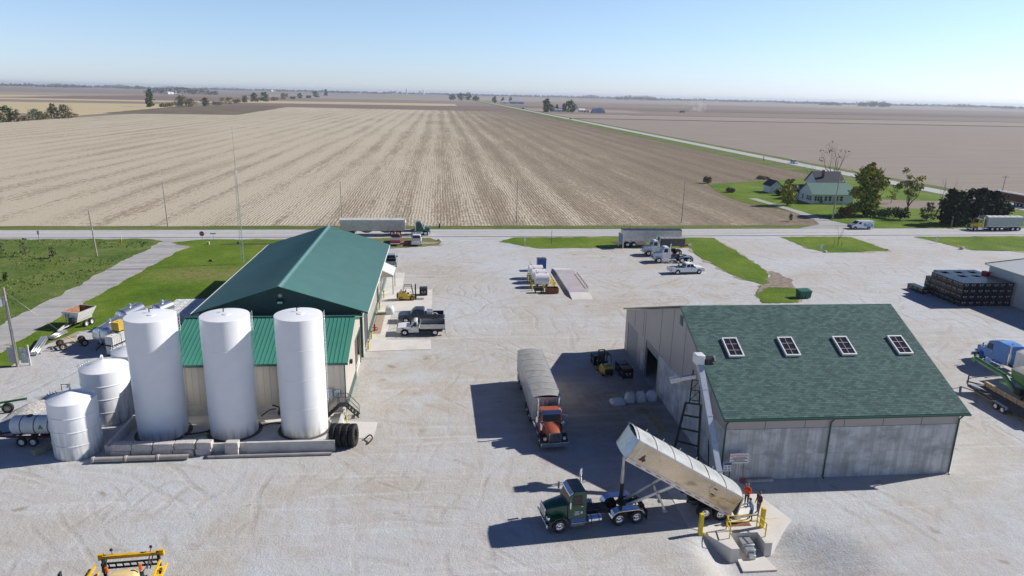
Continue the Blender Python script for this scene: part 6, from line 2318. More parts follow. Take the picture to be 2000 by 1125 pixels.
mb = MB(); mb.box(-0.35, 0.35, -0.5, 0.5, 0, 1.0); mb.box(-0.28, 0.28, -0.52, -0.505, 0.1, 0.8)
mb.cyl((0, 0, -3.0), (0, 0, 0), 0.06, n=8)
tag(mb.build("red_machine", M.red, loc=(X0 - 0.9, Y0 + YL - 0.6, 3.0), bevel=0.05), "small red box on a post at the corner of the pale building", "box")

# ---- green dumpster
def dumpster(name, label, x, y, rz, col, w=1.9, d=1.4, h=1.25, group=None):
    t = thing(name, label, "dumpster", (x, y, 0), rz, group)
    P = simple("dumpster_paint", col, 0.5, var=0.2, vs=3, dirt=(0.1, 0.08, 0.06), dirt_amt=0.4)
    mb = MB()
    mb.loft([[(-w / 2 * 0.92, -d / 2 * 0.85, 0.1), (w / 2 * 0.92, -d / 2 * 0.85, 0.1), (w / 2 * 0.92, d / 2 * 0.85, 0.1), (-w / 2 * 0.92, d / 2 * 0.85, 0.1)],
             [(-w / 2, -d / 2, h - 0.1), (w / 2, -d / 2, h - 0.1), (w / 2, d / 2, h), (-w / 2, d / 2, h)]])
    for x_ in (-0.6, 0, 0.6): mb.box(x_ * w / 2 - 0.03, x_ * w / 2 + 0.03, -d / 2 - 0.02, -d / 2 * 0.86, 0.15, h - 0.15)
    for sx in (-1, 1): mb.box(*sorted((sx * w / 2, sx * (w / 2 + 0.12))), -0.3, 0.3, 0.55, 0.7)
    mb.build("bin", P, t, bevel=0.02)
    mb = MB()
    mb.add([(-w / 2 - 0.02, -d / 2 - 0.05, h - 0.08), (w / 2 + 0.02, -d / 2 - 0.05, h - 0.08), (w / 2 + 0.02, d / 2 + 0.02, h + 0.03), (-w / 2 - 0.02, d / 2 + 0.02, h + 0.03),
            (-w / 2 - 0.02, -d / 2 - 0.05, h - 0.04), (w / 2 + 0.02, -d / 2 - 0.05, h - 0.04), (w / 2 + 0.02, d / 2 + 0.02, h + 0.07), (-w / 2 - 0.02, d / 2 + 0.02, h + 0.07)], [(0, 1, 2, 3), (7, 6, 5, 4), (0, 4, 5, 1), (1, 5, 6, 2), (2, 6, 7, 3), (3, 7, 4, 0)])
    mb.build("lid", simple("dumpster_lid", tuple(c * 0.8 + 0.01 for c in col), 0.5), t)
    return t


g = G(1573, 584)
dumpster("dumpster", "green lidded dumpster on the small grass patch behind the concrete shed", g.x, g.y + 0.7, 4, (0.015, 0.13, 0.085))

# ---- fuel point: three white tanks, blue tank, posts, boxes, ramp
def h_tank(label, x, y, L, r, z, rz=0, group=None, mat=None):
    t = thing("fuel_tank", label, "tank", (x, y, 0), rz, group)
    mb = MB()
    mb.lathe([(0.01, -L / 2 - 0.16), (r * 0.55, -L / 2 - 0.13), (r * 0.9, -L / 2 - 0.04), (r, -L / 2), (r, L / 2), (r * 0.9, L / 2 + 0.04), (r * 0.55, L / 2 + 0.13), (0.01, L / 2 + 0.16)], (0, 0, z), 'x', 28)
    mb.build("shell", mat or M.white, t)
    mb = MB()
    for s_ in (-0.3, 0.3): mb.cyl((s_ * L, 0, z + r - 0.02), (s_ * L, 0, z + r + 0.16), 0.07, n=8)
    mb.tube([(-L * 0.42, -0.2, z + r * 0.9), (-L * 0.42, -0.2, z + r + 0.5), (-L * 0.5, -0.2, z + r + 0.55)], 0.03, 6)
    mb.build("vent_pipe", M.red, t)
    mb = MB()
    for s_ in (-0.33, 0.33): mb.box(s_ * L - 0.08, s_ * L + 0.08, -r * 0.8, r * 0.8, 0, z - r * 0.55)
    mb.build("saddle", M.black, t)
    return t


lb = ["nearest of the three white fuel tanks between yellow posts", "middle of the three white fuel tanks between yellow posts", "farthest of the three white fuel tanks, next to the blue cube tank"]
for i, dy in enumerate((0.0, 2.7, 5.4)):
    h_tank(lb[i], 15.75 - 0.14 * i, 104.7 + dy, 2.2, 0.95, 1.25, group="white fuel tanks")
g = G(1058, 529)
t = thing("blue_tank", "blue cube tank with a dark top behind the white fuel tanks", "tank", (g.x, g.y + 0.6, 0))
mb = MB(); mb.box(-0.75, 0.75, -0.7, 0.7, 0.12, 2.0); mb.build("shell", M.blue, t, bevel=0.05)
mb = MB(); mb.box(-0.78, 0.78, -0.73, 0.73, 2.0, 2.06); mb.cyl((0.2, 0, 2.06), (0.2, 0, 2.2), 0.12, n=10); mb.build("lid", simple("dark_tank_top", (0.05, 0.06, 0.08), 0.5), t)
mb = MB(); mb.box(-0.7, 0.7, -0.65, 0.65, 0, 0.12); mb.build("skid", M.black, t)
for i, (x, y) in enumerate(((1031, 547), (1033.5, 552), (1036.5, 560), (1039.5, 567.5), (1073.5, 549.8), (1076, 554), (1078.5, 558), (1081, 561), (1083.5, 566), (1061, 571))):
    g = G(x, y)
    side = "left" if i < 4 else ("right" if i < 9 else "")
    nth = ["farthest", "second farthest", "third farthest", "nearest"][i] if i < 4 else (["farthest", "second farthest", "middle", "second nearest", "nearest"][i - 4] if i < 9 else "")
    bollard(g.x, g.y, ("%s yellow post on the %s side of the fuel tanks" % (nth, side)) if side else "yellow post standing before the nearest white fuel tank", 1.3, group="yellow posts round the fuel tanks", r=0.10)
g = G(1052, 573)
t = thing("pump_box", "dark steel box on legs before the nearest fuel tank", "box", (g.x, g.y + 0.4, 0))
mb = MB(); mb.box(-0.65, 0.65, -0.35, 0.35, 0.35, 0.85); mb.build("box", M.black, t, bevel=0.03)
for sx in (-0.45, 0.45):
    mb = MB(); mb.box(sx - 0.06, sx + 0.06, -0.3, 0.3, 0, 0.35); mb.build("leg", M.black, t)
g = G(1079, 574)
t = thing("rusty_bin", "open rusty steel bin at the near end of the fuel tanks", "bin", (g.x, g.y + 0.6, 0))
mb = MB(); mb.box(-0.95, 0.95, -0.6, -0.55, 0.08, 0.85); mb.box(-0.95, 0.95, 0.55, 0.6, 0.08, 0.85); mb.box(-0.95, -0.9, -0.55, 0.55, 0.08, 0.85); mb.box(0.9, 0.95, -0.55, 0.55, 0.08, 0.85); mb.box(-0.9, 0.9, -0.55, 0.55, 0.08, 0.14)
for x in (-0.5, 0, 0.5): mb.box(x - 0.04, x + 0.04, -0.64, -0.6, 0.1, 0.85)
mb.build("bin", M.rust, t)
mb = MB(); mb.ball((0, 0, 0.35), 0.7, 0, 10, (1.1, 0.7, 0.45)); mb.build("scrap_heap", M.mulch, t)
pk = G(1026, 530)
mb = MB(); mb.box(-0.5, 0.5, -0.35, 0.35, 0.9, 1.0)
for sx in (-0.4, 0.4): mb.box(sx - 0.04, sx + 0.04, -0.3, 0.3, 0, 0.9)
tag(mb.build("steel_stand", M.galv, loc=(14.3, 108.2, 0)), "low grey steel stand at the far left corner of the fuel tanks", "stand")
t = thing("loading_ramp", "flat loading ramp with red stained deck between two concrete aprons", "ramp", (20.8, 107, 0))
mb = MB(); mb.box(-1.55, 1.55, -7.0, 7.0, 0.02, 0.45)
mb.build("deck", simple("red_stained_deck", (0.40, 0.37, 0.39), 0.8, var=0.12, vs=0.4, dirt=(0.42, 0.20, 0.15), dirt_amt=0.7), t)
for sg in (-1, 1):
    mb = MB(); mb.prism([(sg * 7.02, 0.449), (sg * 9.6, 0.02), (sg * 7.02, 0.02)], -1.55, 1.55, 'x'); mb.build("apron", M.slab, t)
mb = MB()
for k in range(8): mb.bar((1.75, -5 + 1.3 * k, 0.3), (1.75, -5 + 1.3 * k, 0.75), 0.05)
for z in (0.5, 0.75): mb.bar((1.75, -5, z), (1.75, 4.1, z), 0.05)
mb.build("side_rail", M.rust, t)

# ---- left yard: pole with boxes, pipes, running gear, spreader, steel tanks, totes
def utility_pole(label, x, y, h, arm=True, lean=(0, 0), rz=0, r=0.14, lamp=False, group="utility poles", transformer=False):
    t = thing("utility_pole", label, "pole", (x, y, 0), rz, group)
    mb = MB(); mb.tube([(0, 0, -0.2), (lean[0] * 0.5, lean[1] * 0.5, h * 0.5), (lean[0], lean[1], h)], [r, r * 0.85, r * 0.68], 10); mb.build("shaft", M.pole, t)
    if arm:
        mb = MB(); mb.bar((lean[0] - 1.2, lean[1], h - 0.5), (lean[0] + 1.2, lean[1], h - 0.5), 0.09, 0.11)
        cr = mb.build("crossarm", M.pole, t)
        for s_ in (-1.1, -0.4, 0.4, 1.1):
            mb = MB(); mb.cyl((lean[0] + s_, lean[1], h - 0.45), (lean[0] + s_, lean[1], h - 0.25), 0.05, n=6); mb.build("insulator", M.galv, cr)
    if transformer:
        for s_ in (-0.3, 0.12):
            mb = MB(); mb.cyl((lean[0] - 0.35, lean[1] + s_ * 1.5, h - 1.9), (lean[0] - 0.35, lean[1] + s_ * 1.5, h - 1.1), 0.22, n=12); mb.build("transformer", M.galv, t)
    if lamp:
        mb = MB(); mb.tube([(lean[0], lean[1], h - 2.6), (lean[0] + 0.7, lean[1] - 0.3, h - 2.3)], 0.04, 6); mb.ball((lean[0] + 0.8, lean[1] - 0.3, h - 2.4), 0.2, 0, 8); mb.build("lamp", M.clear_l, t)
    return t


g = G(35, 716)
up = utility_pole("tall grey utility pole with meter boards at its foot at the left edge", g.x, g.y, 8.6, False, (-0.25, 0.3), transformer=True, r=0.17)
mb = MB(); mb.box(-0.95, -0.25, 0.22, 0.3, 0.4, 2.1); mb.build("meter_board", simple("grey_meter_board", (0.42, 0.44, 0.45), 0.6), up)
mb = MB(); mb.box(0.25, 0.95, 0.25, 0.32, 0.3, 2.0); mb.box(0.45, 0.75, 0.12, 0.25, 1.1, 1.5); mb.bar((1.1, 0.3, 0), (1.1, 0.3, 2.3), 0.14); mb.build("meter_board", simple("pale_meter_board", (0.5, 0.52, 0.52), 0.6), up)
mb = MB(); mb.tube([(0.15, 0, 0.3), (0.05, 0.1, 4.0), (-0.1, 0.2, 7.2)], 0.05, 8); mb.build("conduit", M.galv, up)
mb = MB(); mb.cyl((-0.25, 0.3, 8.2), (3.6, 6.0, 0.0), 0.014, n=5); mb.build("guy_wire", M.galv, up)
mb = MB(); d0, d1 = Vector((3.6, 6.0, 0)), Vector((-0.25, 0.3, 8.2)); mb.cyl(d0, d0.lerp(d1, 0.2), 0.05, n=6); mb.build("guy_guard", M.yellow, up)
def pipe_pile(label, p0, p1, n=5, r=0.11):
    t = thing("pipe_pile", label, "pipe pile", (p0.x, p0.y, 0))
    d = (p1 - p0)
    s_ = Vector((-d.y, d.x, 0)).normalized()
    k = 0
    for row, cnt in ((0, n), (1, n - 1)):
        for i in range(cnt):
            o = s_ * ((i + row * 0.5) * 2.05 * r)
            mb = MB(); z = 0.14 + r + row * r * 1.75
            mb.cyl(o + Vector((0, 0, z)), o + d + Vector((0, 0, z)), r, n=8); mb.build("pipe", M.alu, t)
    for f in (0.1, 0.85):
        mb = MB(); mb.bar(d * f - s_ * 0.2, d * f + s_ * (n * 2.05 * r + 0.1), 0.14); mb.build("timber", M.black, t)
    return t
pipe_pile("bundle of silver pipes lying beside the utility pole, nearer pile", G(73, 695), G(94, 664), 4)
pipe_pile("bundle of silver pipes by the grass edge, farther pile", G(106, 665), G(132, 652), 4)


def running_gear(label, a, b, wscale=1.0, group=None):
    """a: front axle point, b: rear axle point"""
    t = thing("running_gear", label, "wagon gear", (b.x, b.y, 0), math.degrees(math.atan2(a.y - b.y, a.x - b.x)), group)
    L = (a - b).length
    mb = MB(); mb.bar((-0.3, 0, 0.5), (L, 0, 0.5), 0.12); mb.bar((L, 0, 0.5), (L + 1.5, 0, 0.25), 0.09); mb.bar((0, -0.75, 0.45), (0, 0.75, 0.45), 0.12); mb.bar((L, -0.75, 0.45), (L, 0.75, 0.45), 0.12); mb.bar((0, -0.4, 0.7), (0, 0.4, 0.7), 0.1); mb.bar((L, -0.4, 0.7), (L, 0.4, 0.7), 0.1)
    mb.build("frame", M.rust, t)
    for x in (0, L):
        for sy in (-0.82, 0.82): wheel(t, x, sy, 0.40, 0.24, simple("cream_rim", (0.55, 0.48, 0.36), 0.6) if "cr" not in _mc else _mc["cr"])
    return t


running_gear("bare wagon running gear with four black tyres, left of the steel tanks", G(121, 680), G(163, 672))
# white box spreader
g = G(160, 640)
t = thing("box_spreader", "white fertiliser spreader cart with a rusty orange inside, at the lawn's edge", "spreader", (g.x - 0.5, g.y + 0.9, 0), -105)
t.scale = (1.02, 1.02, 1.02)
mb = MB()
o_, i_ = [(1.5, 1.2), (-1.5, 1.2), (-1.5, -1.2), (1.5, -1.2)], 0
lo, hi = 0.95, 2.15
ol = [(1.2, 0.6), (-1.2, 0.6), (-1.2, -0.6), (1.2, -0.6)]
V = [(x, y, hi) for x, y in o_] + [(x, y, lo) for x, y in ol] + [(x * .96, y * .95, hi) for x, y in o_] + [(x * .95, y * .92, lo + 0.05) for x, y in ol]
mb.add(V, [(i, (i + 1) % 4, (i + 1) % 4 + 4, i + 4) for i in range(4)] + [(4, 5, 6, 7)] + [(i, (i + 1) % 4, (i + 1) % 4 + 8, i + 8) for i in range(4)], 0)
mb.add(V, [(i + 8, i + 12, (i + 1) % 4 + 12, (i + 1) % 4 + 8) for i in range(4)] + [(12, 15, 14, 13)], 1)
mb.build("hopper", [M.white, simple("rust_orange_lining", (0.27, 0.13, 0.07), 0.8, var=0.4)], t, fix=False)
mb = MB(); mb.bar((-1.4, 0.4, 0.8), (1.5, 0.4, 0.8), 0.12); mb.bar((-1.4, -0.4, 0.8), (1.5, -0.4, 0.8), 0.12); mb.bar((1.5, 0.4, 0.8), (3.6, 0, 0.5), 0.12); mb.bar((1.5, -0.4, 0.8), (3.6, 0, 0.5), 0.12)
mb.build("frame", simple("pale_frame", (0.6, 0.56, 0.5), 0.6), t)
mb = MB(); mb.box(1.55, 1.9, 0.1, 0.6, 0.8, 1.5); mb.cyl((1.75, 0.35, 1.0), (1.75, 0.9, 1.0), 0.2, n=10); mb.build("gearbox", M.black, t)
mb = MB()
for y in (-0.55, -0.15): mb.cyl((1.6, y, 0.4), (1.52, y, 2.0), 0.025, n=6)
for k in range(5): mb.cyl((1.58, -0.55, 0.5 + 0.32 * k), (1.58, -0.15, 0.5 + 0.32 * k), 0.02, n=6)
mb.build("ladder", M.black, t)
for x in (-0.6, 0.3):
    for sy in (-0.95, 0.95): wheel(t, x, sy, 0.42, 0.3, M.white)
# stainless nurse tanks on wheels
def steel_tank(label, a, b, r, zc, group="stainless tanks"):
    t = thing("tank_trailer", label, "tank trailer", ((a.x + b.x) / 2, (a.y + b.y) / 2, 0), math.degrees(math.atan2(b.y - a.y, b.x - a.x)), group)
    L = (b - a).length
    mb = MB()
    mb.lathe([(0.01, -L / 2 - 0.25), (r * 0.5, -L / 2 - 0.2), (r * 0.9, -L / 2 - 0.06), (r, -L / 2), (r + 0.01, -L / 2 + 0.01), (r + 0.01, -L / 2 + 0.06), (r, -L / 2 + 0.07), (r, L / 2), (r * 0.9, L / 2 + 0.06), (r * 0.5, L / 2 + 0.2), (0.01, L / 2 + 0.25)], (0, 0, zc), 'x', 32)
    mb.build("shell", M.stainless, t)
    mb = MB(); mb.cyl((0, 0, zc + r - 0.03), (0, 0, zc + r + 0.15), 0.25, n=14); mb.cyl((0.1, 0, zc + r + 0.15), (-0.1, 0, zc + r + 0.2), 0.2, n=12); mb.build("manhole", M.galv, t)
    mb = MB(); mb.box(-L / 2, L / 2, -0.5, 0.5, zc - r - 0.14, zc - r * 0.82); mb.bar((-L / 2, 0, zc - r), (-L / 2 - 1.3, 0, 0.4), 0.1); mb.build("chassis", M.black, t)
    mb = MB(); mb.tube([(-L / 2 - 0.28, -0.05, zc - r * 0.9), (-L / 2 - 0.3, 0, zc), (-L / 2 - 0.28, 0.05, zc + r * 0.9)], 0.03, 6); mb.build("sight_tube", M.plastic_w, t)
    for x in (-0.5, 0.5):
        for sy in (-0.85, 0.85): wheel(t, x, sy, 0.42, 0.26, M.white)
    return t
steel_tank("nearest stainless tank trailer, beside the yellow cage tote", G(197, 655, 1.75), G(232, 633, 1.75), 0.98, 1.75)
steel_tank("second stainless tank trailer, lying behind the nearest one on the grass edge", G(237, 619, 1.7), G(272, 603, 1.7), 0.85, 1.7)
steel_tank("far stainless tank peeping out behind the leftmost tall white tank", G(305, 608, 1.6), G(330, 598, 1.6), 0.85, 1.6)


def tote_meshes(cage_mat, body_mat):
    mb = MB(); mb.box(-0.49, 0.49, -0.59, 0.59, 0.15, 1.09); mb.cyl((0, 0, 1.09), (0, 0, 1.14), 0.13, n=12)
    b = mb.mesh("tote_body", body_mat)
    mb = MB()
    for z in (0.2, 0.38, 0.56, 0.74, 0.92, 1.08):
        for y in (-0.6, 0.6): mb.bar((-0.5, y, z), (0.5, y, z), 0.025)
        for x in (-0.5, 0.5): mb.bar((x, -0.6, z), (x, 0.6, z), 0.025)
    for k in range(6):
        for y in (-0.6, 0.6): mb.bar((-0.5 + 0.2 * k, y, 0.14), (-0.5 + 0.2 * k, y, 1.1), 0.025)
        for x in (-0.5, 0.5): mb.bar((x, -0.6 + 0.24 * k, 0.14), (x, -0.6 + 0.24 * k, 1.1), 0.025)
    for x in (-0.25, 0.25): mb.bar((x, -0.6, 1.11), (x, 0.6, 1.11), 0.03)
    c = mb.mesh("cage", cage_mat)
    mb = MB()
    for y in (-0.5, 0, 0.5): mb.box(-0.5, 0.5, y - 0.08, y + 0.08, 0.0, 0.13)
    p = mb.mesh("pallet", M.black)
    return b, c, p


TW, TY = tote_meshes(M.galv, M.plastic_w), tote_meshes(M.yellow, simple("yellow_tote_body", (0.60, 0.42, 0.10), 0.5))
def tote(x, y, z, label, group, ms=None, rz=0.0):
    t = thing("tote", label, "tote", (x, y, z), rz, group)
    ms = ms or TW
    link_mesh("tote_body", ms[0], t); link_mesh("cage", ms[1], t); link_mesh("pallet", ms[2], t)
    return t
ga = G(221, 695)
u0 = Vector((0.34, 0.94, 0)).normalized()
names4 = ["nearest the camera", "second from the camera", "third from the camera", "farthest back"]
for k in range(4):
    p = Vector((ga.x + 0.0, ga.y + 0.5, 0)) + u0 * (1.28 * k)
    for lev in range(2):
        tote(p.x, p.y, 1.15 * lev, "%s caged white tote of the two-high row by the steel tank, %s" % (("lower", "upper")[lev], names4[k]), "caged white totes by the steel tanks", rz=-20)
p = Vector((ga.x + 0.75, ga.y + 0.5, 0)) + u0 * 1.1
p = Vector((ga.x - 0.35, ga.y + 0.5, 0)) + u0 * (1.28 * 1.2)
tote(p.x, p.y, 2.31, "single yellow cage tote standing on top of the white ones", None, TY, -20)
# block of white totes behind, left of the long shed
gb = [(-35.2, 89.2)]
for i in range(7):
    for j in range(6):
        x, y = -35.2 + 1.08 * i, 88.6 + 1.28 * j
        if x > -28.6: continue
        if (i, j) == (4, 1): continue
        tote(x + 0.05 * math.sin(j * 3 + i), y + 0.06 * math.sin(i * 5 + j), 0, "white caged tote in the block set out on the grass left of the long shed", "white totes beside the long shed", rz=2 * math.sin(i + 3 * j))
mb = MB(); mb.box(-0.5, 0.5, -0.5, 0.5, 0, 0.75); mb.box(-0.45, -0.1, -0.51, -0.503, 0.15, 0.55, 1); mb.box(0.05, 0.42, -0.51, -0.503, 0.15, 0.55, 1)
tag(mb.build("cardboard_box", [M.pale_wood, M.black], loc=(-29.9, 88.6, 0.98), bevel=0.01), "brown box with dark openings standing on the white totes", "box")

# nurse trailer, kerb block, gravel heap, green wheels at left edge
NG = G(57, 872)
t = thing("nurse_trailer", "white strapped nurse tank on a dark red trailer, left of the grimy cone tank", "tank trailer", (NG.x, NG.y + 0.95, 0), 178)
mb = MB()
mb.lathe([(0.01, -2.55), (0.45, -2.5), (0.72, -2.35), (0.78, -2.2), (0.78, 2.2), (0.72, 2.35), (0.45, 2.5), (0.01, 2.55)], (-0.9, 0, 1.55), 'x', 28)
mb.build("shell", M.plastic_w, t)
for x in (-2.6, -1.6, -0.5, 0.6):
    mb = MB(); mb.lathe([(0.785, x - 0.035), (0.80, x - 0.03), (0.80, x + 0.03), (0.785, x + 0.035)], (0, 0, 1.55), 'x', 28); mb.build("strap", M.black, t)
mb = MB(); mb.lathe([(0.01, 2.36), (0.24, 2.36), (0.26, 2.28), (0.26, 2.2)], (0.1, 0, 0.02), 'z', 14); mb.build("fill_lid", M.black, t)
mb = MB()
for a in (90, 210, 330):
    c_ = Vector((-1.05 + 0.11 * math.cos(R(a)), 0, 1.62 + 0.11 * math.sin(R(a))))
    mb.ball((c_.x, 0.775, c_.z), 0.11, 0, 8, (1, 0.12, 1))
mb.build("leaf_emblem", simple("green_emblem", (0.10, 0.33, 0.06), 0.5), t)
mb = MB()
for y in (-0.5, 0.5): mb.box(-3.5, 1.9, y - 0.06, y + 0.06, 0.58, 0.74)
for x in (-3.0, -1.5, 0.0, 1.5): mb.box(x - 0.06, x + 0.06, -0.44, 0.44, 0.6, 0.72)
mb.bar((1.9, 0.45, 0.66), (3.6, 0, 0.55), 0.12); mb.bar((1.9, -0.45, 0.66), (3.6, 0, 0.55), 0.12)
for x in (-2.6, -0.9, 0.8): mb.box(x - 0.06, x + 0.06, -0.6, 0.6, 0.74, 0.95)
mb.build("frame", simple("dark_red_frame", (0.12, 0.025, 0.025), 0.6), t)
for x in (0.5, -0.42):
    for sy in (-0.92, 0.92): wheel(t, x, sy, 0.40, 0.25, M.white)
mb = MB(); mb.tube([(2.2, 0.3, 0.8), (2.5, 0.3, 1.1), (2.9, 0.1, 1.0), (3.1, 0.3, 0.6)], 0.06, 8); mb.build("hose", M.black, t)
g = G(80, 886)
mb = MB(); mb.prism([(-0.3, 0), (0.3, 0), (0.26, 0.55), (-0.26, 0.55)], -0.9, 0.9, 'y')
o = tag(mb.build("kerb_block", simple("mossy_concrete", (0.25, 0.25, 0.20), 0.9, var=0.25, bump=0.4, bs=20), loc=(g.x, g.y + 0.4, 0), bevel=0.04), "mossy concrete kerb block between the nurse trailer and the cone tank", "concrete block")
o.rotation_euler.z = R(-28)
mb = MB()
rings = []
for k in range(7):
    f = k / 6
    rings.append([((2.6 * (1 - f) ** 0.8 + 0.05) * math.cos(a) * (1 + 0.2 * noise.noise(Vector((math.cos(a) * 2, math.sin(a) * 2, f * 3)))), (1.1 * (1 - f) ** 0.8 + 0.05) * math.sin(a) * (1 + 0.25 * noise.noise(Vector((math.cos(a) * 3, math.sin(a) * 2, f * 4 + 9)))), 0.75 * f ** 0.9 - 0.05) for a in [2 * math.pi * i / 28 for i in range(28)]])
mb.loft(rings, 0, True, True)
g = G(56, 800)
o = tag(mb.build("gravel_pile", simple("crushed_stone", (0.36, 0.345, 0.33), 0.95, var=0.5, vs=6, bump=1.0, bs=7), loc=(g.x + 0.3, g.y, 0)), "long low heap of crushed stone behind the nurse trailer", "gravel pile")
o.rotation_euler.z = R(62)
g = G(20, 806)
t = thing("farm_cart", "green wheeled farm implement cut off by the left edge", "implement", (g.x - 0.15, g.y + 0.1, 0), 10)
mb = MB(); mb.bar((-3, 0, 0.75), (1.4, 0.5, 1.0), 0.16); mb.bar((-3, -0.6, 0.6), (0.2, -0.1, 0.7), 0.14); mb.box(-2.6, -0.9, -0.8, 0.1, 0.8, 1.0); mb.build("frame", M.ag_green, t)
mb = MB(); mb.bar((-2.4, -0.4, 1.0), (-0.6, -0.2, 1.5), 0.12); mb.build("arm", M.rust, t)
wheel(t, 0, -0.1, 0.48, 0.3, simple("cream_hub", (0.62, 0.55, 0.42), 0.6)); wheel(t, -2.6, 0.8, 0.48, 0.3, M.white)

# basin clutter: pump, hoses, stile, tyres
t = thing("pump", "blue electric pump between the second and third white tanks", "pump", (-14.4, 60.5, 0.02))
mb = MB(); mb.cyl((-0.1, 0, 0.4), (0.55, 0, 0.4), 0.2, n=12); mb.box(-0.2, 0.6, -0.2, 0.2, 0.0, 0.15); mb.build("motor", simple("pump_blue", (0.02, 0.14, 0.45), 0.4), t)
mb = MB(); mb.lathe([(0.01, -0.4), (0.22, -0.4), (0.26, -0.3), (0.22, -0.12), (0.01, -0.12)], (0, 0, 0.42), 'x', 14); mb.tube([(-0.3, 0, 0.6), (-0.3, 0, 1.0), (-0.9, 0.1, 1.15)], 0.07, 8); mb.build("volute", M.black, t)
M.hose = simple("black_hose", (0.02, 0.02, 0.02), 0.5)
M.hose_y = simple("yellow_green_hose", (0.45, 0.45, 0.12), 0.5)
for i, (pts, m_, lb) in enumerate((([(-21.9, 57.3, 0.1), (-20.8, 57.6, 0.08), (-19.8, 58.0, 0.1)], M.hose, "black hose between the first and second tall tanks"),
                                   ([(-15.9, 58.4, 0.15), (-15.0, 59.2, 0.1), (-14.2, 59.0, 0.1), (-13.6, 58.6, 0.1)], M.hose, "black hose between the second and third tall tanks"),
                                   ([(-22.0, 57.0, 0.1), (-21.0, 56.9, 0.08), (-20.0, 57.3, 0.1)], M.hose_y, "yellow hose between the first and second tall tanks"),
                                   ([(-16.3, 60.3, 0.2), (-15.6, 60.6, 0.7), (-15.0, 60.55, 0.8)], M.hose, "black hose looping from the middle tank to the blue pump"),
                                   ([(-8.6, 60.0, 0.65), (-8.4, 58.5, 0.5), (-8.0, 56.5, 0.12), (-7.3, 55.6, 0.06)], M.hose_y, "yellow green hose hanging over the steps to the tyres"),
                                   ([(-6.6, 55.6, 0.06), (-6.1, 55.9, 0.4), (-5.8, 55.3, 0.3), (-6.2, 54.8, 0.06)], M.hose, "short black hose curled beside the stacked tyres"))):
    mb = MB()
    P_ = [Vector(p) for p in pts]
    sm = []
    for a in range(len(P_) - 1):
        for q in range(5): sm.append(P_[a].lerp(P_[a + 1], q / 5))
    sm.append(P_[-1])
    for _ in range(3): sm = [sm[0]] + [(sm[q - 1] + sm[q] * 2 + sm[q + 1]) / 4 for q in range(1, len(sm) - 1)] + [sm[-1]]
    mb.tube(sm, 0.06, 8)
    tag(mb.build("hose", m_, loc=(0, 0, 0.02)), lb, "hose")
st = thing("stile_steps", "black steel crossover steps with handrails at the right end of the basin", "steps", (-8.95, 60.3, 0))
mb = MB()
for sg in (-1, 1):
    for k in range(4): mb.box(*sorted((sg * (0.35 + 0.27 * k), sg * (0.62 + 0.27 * k))), -0.4, 0.4, 1.0 - 0.25 * k, 1.04 - 0.25 * k)
mb.box(-0.35, 0.35, -0.4, 0.4, 1.2, 1.25)
for sg in (-1, 1):
    for y in (-0.4, 0.4): mb.bar((sg * 0.3, y, 1.2), (sg * 1.45, y, 0.05), 0.05, 0.12)
mb.build("treads", M.black, st)
for y in (-0.42, 0.42):
    mb = MB(); mb.tube([(-1.4, y, 0.05), (-1.4, y, 1.0), (-0.4, y, 2.15), (0.4, y, 2.15), (1.4, y, 1.0), (1.4, y, 0.05)], 0.028, 6)
    for x in (-0.4, 0.4): mb.cyl((x, y, 1.2), (x, y, 2.15), 0.025, n=6)
    mb.build("handrail", M.black, st)
def lug_tyre():
    mb = tyre_mesh(0.92, 0.46)
    for k in range(24):
        for s_ in (-1, 1):
            a = 2 * math.pi * (k + (0.5 if s_ > 0 else 0)) / 24
            mb.X = Matrix.Rotation(a, 4, 'Y')
            mb.box(0.90, 0.965, *sorted((0.0, s_ * 0.21)), -0.05, 0.04, 0, Matrix.Rotation(R(24 * s_), 3, 'X'))
    mb.X = Matrix.Identity(4)
    return mb.mesh("tyre", M.rubber)
LT = lug_tyre()
RY = rim_mb(0.92, 0.46, 0.0, -1).mesh("rim", simple("yellow_wheel_disc", (0.66, 0.40, 0.02), 0.45))
tg = G(672, 876)
for k in range(4):
    t = thing("tractor_tyre", ["first tall tractor tyre from the left in the row by the basin", "second tall tractor tyre from the left in the row by the basin", "third tall tractor tyre from the left in the row by the basin", "rightmost tractor tyre in the row, with the yellow wheel disc showing"][k], "tyre", (-9.0 + 0.54 * k, 54.95 - 0.05 * k, 0.93), -96, "tractor tyres stood in a row")
    link_mesh("tyre", LT, t)
    r_ = link_mesh("rim", RY, t)
    r_.rotation_euler.z = math.pi
    t.rotation_euler.x = R(-4)
    t.rotation_euler.z = R(82)

# ---- lumber trailer and green auger cart at right
lp = G(1918, 800)
LTx, LTy = 55.6, 58.4
t = thing("flat_trailer", "black flat trailer loaded on one side with long pale lumber, beside the concrete shed", "trailer", (LTx, LTy, 0), 90 - 2)
mb = MB()
for y in (-0.95, 0.95): mb.box(-4.6, 4.4, y - 0.06, y + 0.06, 0.55, 0.72)
for k in range(9): mb.box(-4.5 + 1.1 * k, -4.42 + 1.1 * k, -0.9, 0.9, 0.56, 0.68)
mb.bar((4.4, 0.9, 0.62), (5.8, 0, 0.5), 0.12); mb.bar((4.4, -0.9, 0.62), (5.8, 0, 0.5), 0.12)
mb.bar((5.5, 0.15, 0.3), (5.5, 0.15, 1.3), 0.1)
mb.build("frame", M.black, t)
mb = MB()
mb.box(-4.6, 4.4, -0.88, 0.88, 0.722, 0.76)
mb.build("deck", simple("grey_deck_boards", (0.12, 0.115, 0.11), 0.9, var=0.4, vs=5), t)
mb = MB(); mb.box(3.0, 4.35, 0.2, 0.8, 0.765, 0.80); mb.build("steel_plate", M.galv, t)
